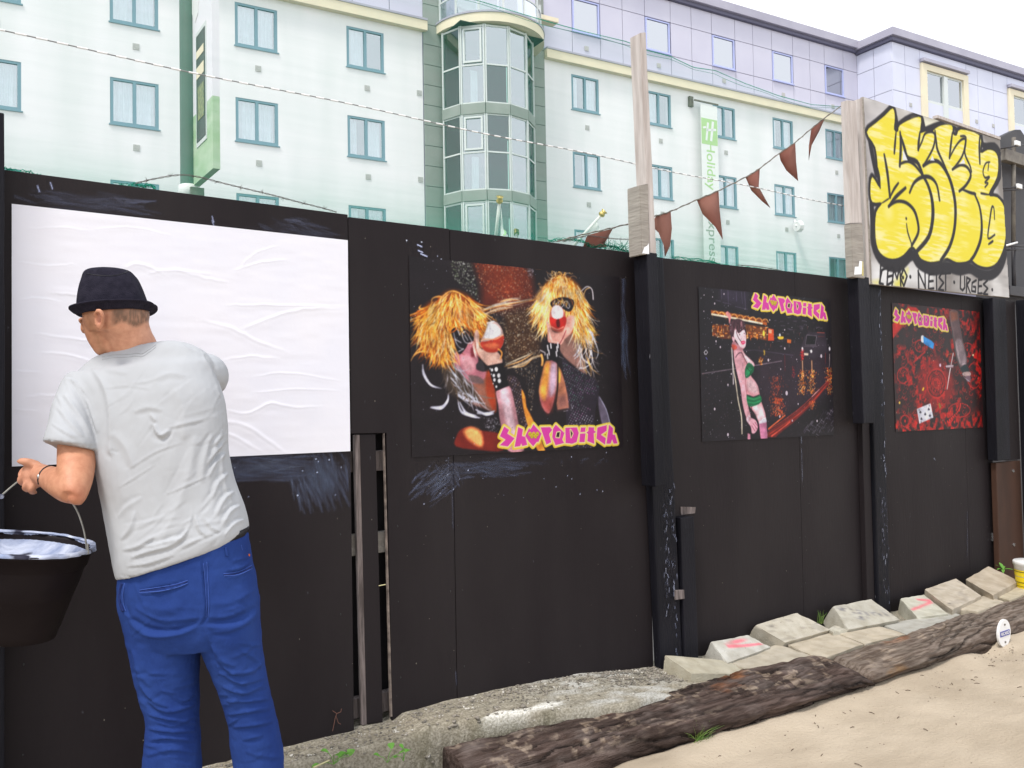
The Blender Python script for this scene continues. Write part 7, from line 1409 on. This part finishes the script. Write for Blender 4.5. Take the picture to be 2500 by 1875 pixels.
# ---- trousers
pel = rtube([((302, 1372), (600, 1292), 2.42, .115), ((296, 1415), (608, 1350), 2.42, .120), ((296, 1470), (622, 1420), 2.42, .124), ((312, 1530), (630, 1495), 2.42, .118), ((322, 1572), (632, 1555), 2.425, .10)], n=44, ex=2.4)
legL = rtube([((300, 1490), (500, 1480), 2.42, .108), ((313, 1545), (490, 1540), 2.42, .100), ((326, 1610), (484, 1610), 2.42, .092), ((342, 1690), (482, 1685), 2.42, .080), ((360, 1750), (483, 1755), 2.42, .072), ((355, 1825), (487, 1830), 2.42, .072), ((352, 1885), (490, 1890), 2.42, .070), ((362, 2050), (478, 2050), 2.43, .066), ((372, 2240), (468, 2240), 2.43, .062)], n=32, ex=2.2)
legR = rtube([((476, 1480), (628, 1462), 2.42, .108), ((488, 1545), (632, 1530), 2.42, .100), ((510, 1610), (638, 1600), 2.43, .090), ((541, 1690), (652, 1678), 2.44, .078), ((560, 1765), (672, 1755), 2.45, .070), ((569, 1840), (688, 1835), 2.46, .070), ((574, 1900), (691, 1900), 2.46, .068), ((588, 2050), (690, 2050), 2.47, .064), ((600, 2240), (696, 2240), 2.47, .060)], n=32, ex=2.2)
V, Nn, Fc = remesh([pel, legL, legR], .0045, 6)
TF = [([B1(640, 925), B1(740, 980), B1(860, 985), B1(965, 945)], 8, -.010), ([B1(1010, 950), B1(1120, 945), B1(1200, 915), B1(1255, 870)], 7, -.009), ([B1(660, 870), B1(780, 930), B1(900, 930), B1(980, 920)], 6, .004), ([B1(1020, 920), B1(1120, 915), B1(1220, 870)], 5, .004), ([B1(700, 1000), B1(800, 1010), B1(940, 985)], 5, .004), ([B1(1040, 990), B1(1130, 985), B1(1230, 940)], 5, .004),
      ([B1(990, 640), B1(1005, 760), B1(1015, 900), B1(985, 960)], 4, -.007), ([B1(1016, 640), B1(1024, 760), B1(1030, 900)], 1.6, -.0022), ([B1(1000, 650), B1(1010, 800), B1(1016, 910)], 1.6, .0018), ([B1(680, 792), B1(780, 778), B1(920, 740)], 3, -.007), ([B1(690, 800), B1(790, 790), B1(918, 755)], 3, .004), ([B1(1095, 712), B1(1170, 700), B1(1235, 665)], 3, -.007), ([B1(1110, 690), B1(1180, 680), B1(1230, 645)], 3, .004), ([B1(1130, 650), B1(1230, 620)], 3, .003),
      ([B1(660, 1160), B1(700, 1260), B1(760, 1330), B1(860, 1370)], 7, .007), ([B1(650, 1080), B1(680, 1180), B1(740, 1260)], 7, .005), ([B1(720, 1330), B1(820, 1380), B1(955, 1350)], 6, .008), ([B1(730, 1395), B1(840, 1420), B1(965, 1440)], 5, .007), ([B1(725, 1465), B1(850, 1480), B1(965, 1475)], 5, .007), ([B1(725, 1530), B1(830, 1510), B1(960, 1530)], 5, .006), ([B1(715, 1600), B1(840, 1570), B1(970, 1590)], 5, .005), ([B1(760, 1430), B1(860, 1450), B1(960, 1400)], 4, .004), ([B1(840, 1300), B1(900, 1330), B1(962, 1290)], 4, .004), ([B1(840, 1270), B1(920, 1250), B1(962, 1230)], 4, .003),
      ([B1(1060, 1120), B1(1140, 1190), B1(1240, 1180), B1(1290, 1130)], 6, .008), ([B1(1080, 1190), B1(1180, 1240), B1(1295, 1220)], 5, .007), ([B1(1095, 1260), B1(1190, 1290), B1(1310, 1260)], 5, .007), ([B1(1110, 1330), B1(1210, 1330), B1(1325, 1320)], 5, .007), ([B1(1120, 1400), B1(1230, 1380), B1(1335, 1370)], 5, .006), ([B1(1140, 1460), B1(1240, 1450), B1(1345, 1430)], 5, .005), ([B1(1040, 1050), B1(1090, 1130), B1(1160, 1160)], 6, .006), ([B1(1180, 1080), B1(1260, 1130), B1(1285, 1180)], 5, .005), ([B1(1190, 1520), B1(1290, 1500)], 5, .004), ([B1(1160, 1230), B1(1240, 1270), B1(1300, 1240)], 4, .005),
      ([B1(1000, 960), B1(1050, 1080), B1(1080, 1200)], 5, .004), ([B1(625, 760), B1(612, 860), B1(640, 920)], 4, -.005), ([B1(700, 860), B1(800, 880), B1(900, 860)], 14, .004), ([B1(1060, 850), B1(1150, 850), B1(1220, 800)], 14, .004)]
TF += rcrease(350, 480, 1640, 1870, .12, .25, 50, 110, 4, .0035, 26)+rcrease(530, 670, 1560, 1870, -.12, .25, 50, 110, 4, .0035, 26)+rcrease(320, 620, 1450, 1640, .0, .5, 40, 90, 4, .0018, 24)
V = folds(V, Nn, TF); V = V+Nn*(.0022*vn3(V, 14, (1, 1, 1.6))+.0013*vn3(V, 34, (1, 1, 1.5), 3))[:, None]
tr_ = add('trousers', V, Fc, M['trouser'], MAN, smooth=True)
# surface details on the trousers: find the surface under a photo pixel
from mathutils.bvhtree import BVHTree
def surf(V, Fc): return BVHTree.FromPolygons([Vector(v) for v in V], [tuple(int(i) for i in f) for f in Fc])
bt = surf(V, Fc)
bs_ = surf(SV, SFc)
def onsurf(bv, px, py, off=.0015):
    d = Vector(ray(px, py)).normalized(); h = bv.ray_cast(Vector(CC), d)
    return None if h[0] is None else np.array(h[0])-np.array(d)*off
def sline(bv, pts, r, name, m, parent, off=.0012, n=6):
    P = [onsurf(bv, x, y, off) for x, y in crom(np.array(pts, float), 6)]; P = [p for p in P if p is not None]
    if len(P) > 2: V2, F2 = tubev(P, r, n); return add(name, V2, F2, M[m], parent, smooth=True)
for pts in ([B1(684, 786), B1(780, 772), B1(860, 758), B1(922, 738)], [B1(684, 797), B1(780, 792), B1(870, 772), B1(922, 752)], [B1(1097, 706), B1(1160, 698), B1(1200, 684), B1(1236, 664)], [B1(1100, 716), B1(1170, 710), B1(1238, 680)]): sline(bt, pts, .0011, 'pocket_piping', 'seam', tr_)
for pts in ([B1(688, 792), B1(790, 781), B1(918, 746)], [B1(1100, 711), B1(1170, 704), B1(1234, 673)]): sline(bt, pts, .0020, 'pocket_slit', 'pocketdark', tr_, .0004)
sline(bt, [B1(1000, 655), B1(1008, 760), B1(1014, 850), B1(1012, 920)], .0008, 'centre_seam', 'seam', tr_); sline(bt, [B1(1016, 648), B1(1022, 760), B1(1026, 850), B1(1022, 915)], .0008, 'centre_seam', 'seam', tr_)
sline(bt, [B1(600, 752), B1(590, 800), B1(592, 850), B1(606, 890)], .0045, 'side_pocket', 'pocketdark', tr_, .0); sline(bt, [B1(612, 752), B1(604, 800), B1(606, 850), B1(618, 890)], .0009, 'side_seam', 'seam', tr_)
sline(bt, [B1(1108, 575), B1(1112, 600), B1(1116, 618)], .004, 'belt_loop', 'trouser', tr_); sline(bt, [B1(1185, 565), B1(1190, 590)], .0009, 'side_seam', 'seam', tr_)
q = onsurf(bt, *B1(1222, 608));
M['orange_tab'] = mat('orange_tab', (.55, .12, .02), rough=.8)
if q is not None: V2, F2 = tubev([q, q+np.array([0, 0, -.006])], .003, 6); add('tab', V2, F2, M['orange_tab'], tr_)
V2, F2 = rtube([((300, 1378), (602, 1306), 2.42, .119), ((299, 1362), (603, 1288), 2.42, .119)], n=48, ex=2.4, sub=2); add('belt', V2, F2, M['leather'], MAN, smooth=True)
for dy, rr in ((3, .0018), (10, .0013)): sline(bs_, [(250, 868+dy), (275, 863+dy), (305, 862+dy), (335, 859+dy), (347, 860+dy), (362, 851+dy), (380, 838+dy)], rr, 'neck_seam', 'shirt', shirt, .0002)
# ---- shoes (below the frame)
for (x, D) in ((420, 2.43), (648, 2.47)):
    c = oD(x, 2290, D); c[2] = .05; V2, F2 = ell(c+FH*.06, (CR*np.array([1, 1, 0])*.05, FH*.14, np.array([0, 0, .055]))); add('shoe', V2, F2, M['shoe'], MAN, smooth=True)
# ---- body: one continuous skin surface
P_ = []
P_.append(rtube([((285, 1395), (595, 1320), 2.42, .095), ((300, 1230), (560, 1200), 2.43, .085), ((262, 1050), (525, 1030), 2.46, .085), ((230, 960), (480, 925), 2.49, .075), ((262, 900), (400, 868), 2.50, .058)], n=30))
P_.append(rtube([((254, 905), (388, 872), 2.500, .060), ((260, 872), (380, 836), 2.495, .058), ((266, 840), (368, 815), 2.485, .060), ((258, 812), (360, 795), 2.475, .068), ((248, 790), (357, 776), 2.465, .080)], n=32, ex=2.1))
P_.append(rtube([((266, 832), (340, 812), 2.47, .06), ((233, 808), (355, 794), 2.47, .078), ((216, 786), (358, 775), 2.465, .088), ((210, 760), (355, 750), 2.465, .086), ((218, 735), (344, 727), 2.475, .076), ((232, 715), (328, 708), 2.48, .055), ((250, 700), (310, 696), 2.48, .033)], n=34, ex=2.2))
P_.append(rtube([((209, 775), (275, 780), 2.465, .056), ((212, 800), (278, 806), 2.47, .054), ((219, 825), (284, 832), 2.475, .048), ((232, 848), (284, 850), 2.48, .040), ((241, 860), (272, 864), 2.485, .026)], n=24, ex=2.2))
P_.append(ell(oD(208, 801, 2.53), (CR*.011, FH*.020, np.array([0, 0, .018])), 8)); P_.append(ell(oD(205, 784, 2.52), (CR*.009, FH*.03, np.array([0, 0, .012])), 8))
# ear: rim + lobe
P_.append(ell(oD(240, 782, 2.368), (CR*.0075+FH*.006, FH*.012, np.array([.0, 0, .026])), 10)); P_.append(ctube([oD(231, 770, 2.355), oD(236, 759, 2.347), oD(246, 760, 2.347), oD(251, 774, 2.350), oD(249, 790, 2.358), oD(241, 803, 2.366)], [.0045, .005, .006, .006, .0055, .006], 12, 4))
P_.append(rtube([((165, 950), (250, 965), 2.46, .050), ((146, 1040), (240, 1060), 2.42, .050), ((140, 1095), (236, 1110), 2.375, .047), ((138, 1140), (228, 1165), 2.32, .045), ((140, 1180), (214, 1205), 2.28, .042), ((152, 1212), (200, 1222), 2.26, .034)], n=28, ex=2.1))
P_.append(ctube([oD(183, 1195, 2.275), oD(168, 1190, 2.29), oD(145, 1178, 2.33), oD(124, 1168, 2.37), oD(108, 1160, 2.40), oD(94, 1156, 2.415)], [.037, .040, .038, .033, .0285, .028], 24))
P_.append(ell(oD(186, 1214, 2.262), (CR*.020, FH*.022, np.array([0, 0, .020])), 8))
# left hand closed on the bucket handle, index finger and thumb pointing left
P_.append(ell(oD(82, 1160, 2.425), (CR*.034-np.array([0, 0, .004]), FH*.018, np.array([0, 0, .036])), 12))
P_.append(ell(oD(96, 1158, 2.42), (CR*.022, FH*.020, np.array([0, 0, .030])), 10))
def finger(pts, rs): P_.append(ctube([oD(x, y, d) for x, y, d in pts], rs, 14, 4))
finger([(92, 1138, 2.42), (76, 1130, 2.415), (62, 1127, 2.41), (50, 1127, 2.41), (47, 1131, 2.41)], [.014, .0115, .0105, .0095, .008])      # thumb along the top
finger([(76, 1146, 2.44), (62, 1146, 2.45), (52, 1158, 2.45), (54, 1170, 2.43)], [.0105, .0098, .0092, .0078])                              # index
finger([(74, 1158, 2.43), (58, 1162, 2.425), (50, 1174, 2.43), (60, 1182, 2.44)], [.0108, .0102, .0095, .008])                                 # middle
finger([(76, 1172, 2.42), (66, 1180, 2.415), (62, 1192, 2.42), (72, 1196, 2.44)], [.0105, .0100, .0092, .008])                                 # ring
finger([(84, 1182, 2.415), (78, 1192, 2.41), (78, 1200, 2.42), (86, 1202, 2.44)], [.0095, .0090, .0085, .007])                                 # little
# right arm reaching to the wall in front of him (hidden by the back)
P_.append(ctube([oD(480, 905, 2.52), oD(505, 915, 2.62), oD(515, 930, 2.72), oD(500, 960, 2.80), oD(470, 960, 2.92)], [.05, .048, .044, .038, .028], 20))
hc_ = oD(455, 955, 2.985); P_.append(ell(hc_, (CR*.036, FH*.016, np.array([0, 0, .038])), 10))
for k, (dx, dz, l) in enumerate(((-.028, .03, .055), (-.010, .036, .065), (.010, .036, .062), (.028, .030, .05))): P_.append(tubev([hc_+CR*dx+np.array([0, 0, dz*.6]), hc_+CR*dx*1.1+np.array([0, 0, dz+l*.5])+FH*.012, hc_+CR*dx*1.2+np.array([0, 0, dz+l])+FH*.02], [.009, .0085, .007], 10))
P_.append(tubev([hc_-CR*.03, hc_-CR*.05+np.array([0, 0, .02]), hc_-CR*.06+np.array([0, 0, .045])], [.011, .010, .008], 10))
for pp in (((405, 1480, 2.42), (412, 1700, 2.42), (420, 1900, 2.42), (420, 2290, 2.43)), ((556, 1480, 2.42), (598, 1690, 2.44), (630, 1850, 2.46), (645, 2290, 2.47))): P_.append(tubev(crom([oD(*q_) for q_ in pp], 6), list(np.linspace(.06, .035, 19)), 16))
V, Nn, Fc = remesh(P_, .0045, 3)
px, py, _ = proj(V); base = np.tile(lin((196, 142, 112)), (len(V), 1))
nsk = vn3(V, 30); base *= (1+.05*nsk)[:, None]
def tint(cx, cy, rx, ry, col, am, rot=0):
    dx, dy = px-cx, py-cy; c_, s_ = math.cos(rot), math.sin(rot); u_, v_ = dx*c_+dy*s_, -dx*s_+dy*c_; m_ = am*np.exp(-((u_/rx)**2+(v_/ry)**2)); base[:] = base*(1-m_[:, None])+m_[:, None]*lin(col)
tint(310, 820, 60, 45, (226, 172, 146), .6); tint(186, 1208, 32, 24, (186, 108, 80), .5); tint(60, 1165, 40, 34, (214, 152, 128), .4); tint(242, 782, 9, 20, (196, 122, 100), .5); tint(190, 1130, 60, 40, (190, 130, 98), .4); tint(259, 785, 6, 24, (128, 80, 62), .6)  # last tint: shade in the crease behind the ear put into skin colour
hairm = np.clip(1-np.maximum((py-(787+6*np.sin(px*.1)))/9, 0), 0, 1)*np.clip((px-266)/16, 0, 1)*(py < 800)*(py > 640); hn = np.clip(.80+.5*vn3(V, 240, (1, 1, .3)), 0, 1); m_ = np.clip(hairm*hn*1.0, 0, .9); base = base*(1-m_[:, None])+m_[:, None]*lin((104, 82, 66))
bd = np.array([(218, 768), (222, 790), (232, 815), (244, 840), (250, 856)]); dist = np.full(len(V), 99.)
for i in range(4):
    ab = bd[i+1]-bd[i]; t = np.clip(((px-bd[i][0])*ab[0]+(py-bd[i][1])*ab[1])/(ab@ab), 0, 1); dist = np.minimum(dist, np.hypot(px-bd[i][0]-t*ab[0], py-bd[i][1]-t*ab[1]))
m_ = np.clip(1-dist/14, 0, 1)*.55*(py < 870)*hn; base = base*(1-m_[:, None])+m_[:, None]*lin((138, 104, 74))
body = add('body', V, Fc, M['skin'], MAN, smooth=True, colors=base)
bb = surf(V, Fc)
# eyes, looking down and left (hidden side of the face)
for px_, D in ((210, 2.535), (226, 2.56)): V2, F2 = ell(oD(px_, 783, D), (CR*.011, FH*.011, np.array([0, 0, .011])), 8); add('eye', V2, F2, M['white'], MAN, smooth=True)
# bracelet
P = [onsurf(bb, x, y, .001) for x, y in ((122, 1138), (114, 1140), (106, 1145), (99, 1153), (95, 1163), (93, 1172), (95, 1182))]; P = [p for p in P if p is not None]
V2, F2 = tubev(P, .0028, 8); br = add('bracelet', V2, F2, M['leather'], MAN, smooth=True)
V2, F2 = ell(P[len(P)//2+1]-FH*.002, (CR*.004, FH*.004, np.array([0, 0, .006])), 6); add('bead', V2, F2, M['steel'], br, smooth=True)
# ---- hat
cr_rings = [((198, 770), (359, 755), 2.46, .094), ((197, 752), (354, 736), 2.46, .095), ((200, 722), (344, 708), 2.463, .091), ((205, 696), (334, 686), 2.465, .085), ((210, 676), (323, 671), 2.465, .078), ((215, 666), (312, 660), 2.465, .070), ((226, 661), (300, 656), 2.465, .058), ((242, 663), (286, 659), 2.465, .030)]
V2, F2 = rtube(cr_rings, n=64, ex=2.1, sub=6); V2 = np.array(V2); hx, hy, _ = proj(V2); cc = oD(262, 664, 2.465); rel = V2-cc; top_ = np.clip((V2[:, 2]-(cc[2]-.015))/.02, 0, 1); rr = np.hypot(rel@CR/.05, rel@FH/.055); V2[:, 2] -= .016*top_*np.exp(-(rr/.6)**2)
me_o = add('hat', V2, F2, M['hat'], MAN, smooth=True); HAT = me_o
bh = surf(V2, F2)
sline(bh, [(211, 668), (230, 671), (252, 673), (275, 673), (296, 669), (311, 663)], .0011, 'crown_seam', 'leather', HAT, .0004)
ci = (oD(198, 770, 2.46)+oD(359, 753, 2.46))/2; ai = (oD(359, 753, 2.46)-oD(198, 770, 2.46))/2; V3 = []; F3 = []; nb = 72; prof_ = [(1.0, 0), (1.06, .25), (1.12, .6), (1.19, .9), (1.235, 1.0)]
for th_k, dz0 in ((0, 0.), (1, -.0035)):
    for s_, u_ in prof_:
        for k in range(nb):
            t = 2*math.pi*k/nb; near = -math.sin(t); lift = .020*max(0, near)**.8*u_+.012*u_*abs(math.cos(t))**3-.004*u_*max(0, -near); x_ = math.cos(t)
            p = ci+ai*x_*s_*.99+FH*(.095*math.sin(t)*(s_*1.02))+np.array([0, 0, lift+dz0-.002]); V3.append(p)
m_p = len(prof_)
for s_ in range(2):
    for i in range(m_p-1):
        for k in range(nb): a = s_*m_p*nb+i*nb; q4 = (a+k, a+(k+1) % nb, a+nb+(k+1) % nb, a+nb+k); F3.append(q4 if s_ == 0 else q4[::-1])
for k in range(nb): a, b_ = (m_p-1)*nb, m_p*nb+(m_p-1)*nb; F3.append((a+k, a+(k+1) % nb, b_+(k+1) % nb, b_+k))
brim = add('brim', V3, F3, M['hat'], HAT, smooth=True)
bbr = surf(V3, F3); mb = MB()
for k in range(9):
    x0_, y0_ = 202+k*4.6, 746.5-k*.62; p0_, p1_ = onsurf(bh, x0_, y0_, .001), onsurf(bh, x0_+2.6, y0_-.4, .001)
    if p0_ is not None and p1_ is not None: mb.tube([p0_, p1_], .0009, 5)
mb.build('stitching', M['stitch'], HAT)['kind'] = 'stuff'
# ================================================================== THE BUCKET
bc = oD(57, 1329, 2.42); BU = empty('bucket', bc-np.array([0, 0, .27]), 'black builder\'s bucket smeared with white wallpaper paste, hanging from the man\'s left hand', 'bucket')
tl = math.radians(8.5); ux = CR*np.array([1, 1, 0]); ux /= np.linalg.norm(ux); uz_ = np.array([0, 0, 1.]); ax_x = ux*math.cos(tl)-uz_*math.sin(tl); ax_z = uz_*math.cos(tl)+ux*math.sin(tl); ax_y = FH
def bk_(r, z, t, rz=0): return bc+ax_x*r*math.cos(t)+ax_y*r*math.sin(t)+ax_z*z
def blathe(prof, n=64, noise_=0, rs=None):
    V = []; Fc = []
    for z, r in prof:
        for k in range(n): t = 2*math.pi*k/n; V.append(bk_(r*(1+noise_*math.sin(t*9+z*40)+noise_*math.sin(t*23+1)), z, t))
    for i in range(len(prof)-1):
        for k in range(n): Fc.append((i*n+k, i*n+(k+1) % n, (i+1)*n+(k+1) % n, (i+1)*n+k))
    return V, Fc
V2, F2 = blathe([(-.25, 0.0), (-.25, .108), (-.248, .114), (-.225, .117), (-.22, .121), (-.05, .160), (-.045, .166), (-.012, .172), (-.010, .178), (0, .1805), (.002, .178), (.0, .173), (-.01, .169), (-.09, .153), (-.22, .116), (-.23, 0)]); add('body', V2, F2, M['bucket'], BU, smooth=True)
rb = np.random.default_rng(31); nb_ = 120; V2 = []; F2 = []
for i, (z, r) in enumerate([(-.085, .0), (-.07, .06), (-.08, .10), (-.055, .14), (-.035, .158), (-.015, .169), (.003, .174), (.004, .179), (-.002, .182)]):
    for k in range(nb_):
        t = 2*math.pi*k/nb_; nn = mnoise.noise(Vector((math.cos(t)*3, math.sin(t)*3, i*.8))); V2.append(bk_(r+(.004*nn if i > 3 else .01*nn), z+(.006*nn if i > 4 else .014*nn)+(.002 if i > 5 else 0), t))
for i in range(8):
    for k in range(nb_): F2.append((i*nb_+k, i*nb_+(k+1) % nb_, (i+1)*nb_+(k+1) % nb_, (i+1)*nb_+k))
add('paste', V2, F2, M['paste'], BU, smooth=True)
V2, F2 = blathe([(.003, .1675), (.007, .172), (.006, .179), (.001, .1822), (-.003, .182)], 120, .012); add('paste_rim', V2, F2, M['paste'], BU, smooth=True)
hp = [(212, 1352, 2.42), (209, 1318, 2.42), (200, 1278, 2.425), (182, 1236, 2.43), (150, 1200, 2.435), (105, 1175, 2.44), (60, 1170, 2.44), (46, 1174, 2.44), (0, 1213, 2.435), (-40, 1256, 2.43), (-75, 1300, 2.425), (-98, 1322, 2.42)]
V2, F2 = tubev(crom([oD(*p) for p in hp], 5), .0024, 8); add('handle', V2, F2, M['wire'], BU, smooth=True)
V2, F2 = tubev([oD(216, 1352, 2.40), oD(215, 1340, 2.40), oD(214, 1327, 2.40)], .0018, 6); add('handle_hook', V2, F2, M['wire'], BU)
V2, F2 = ell(oD(3, 1212, 2.42), (CR*.008, FH*.006, np.array([0, 0, .007])), 6); add('paste_blob', V2, F2, M['paste'], BU, smooth=True)
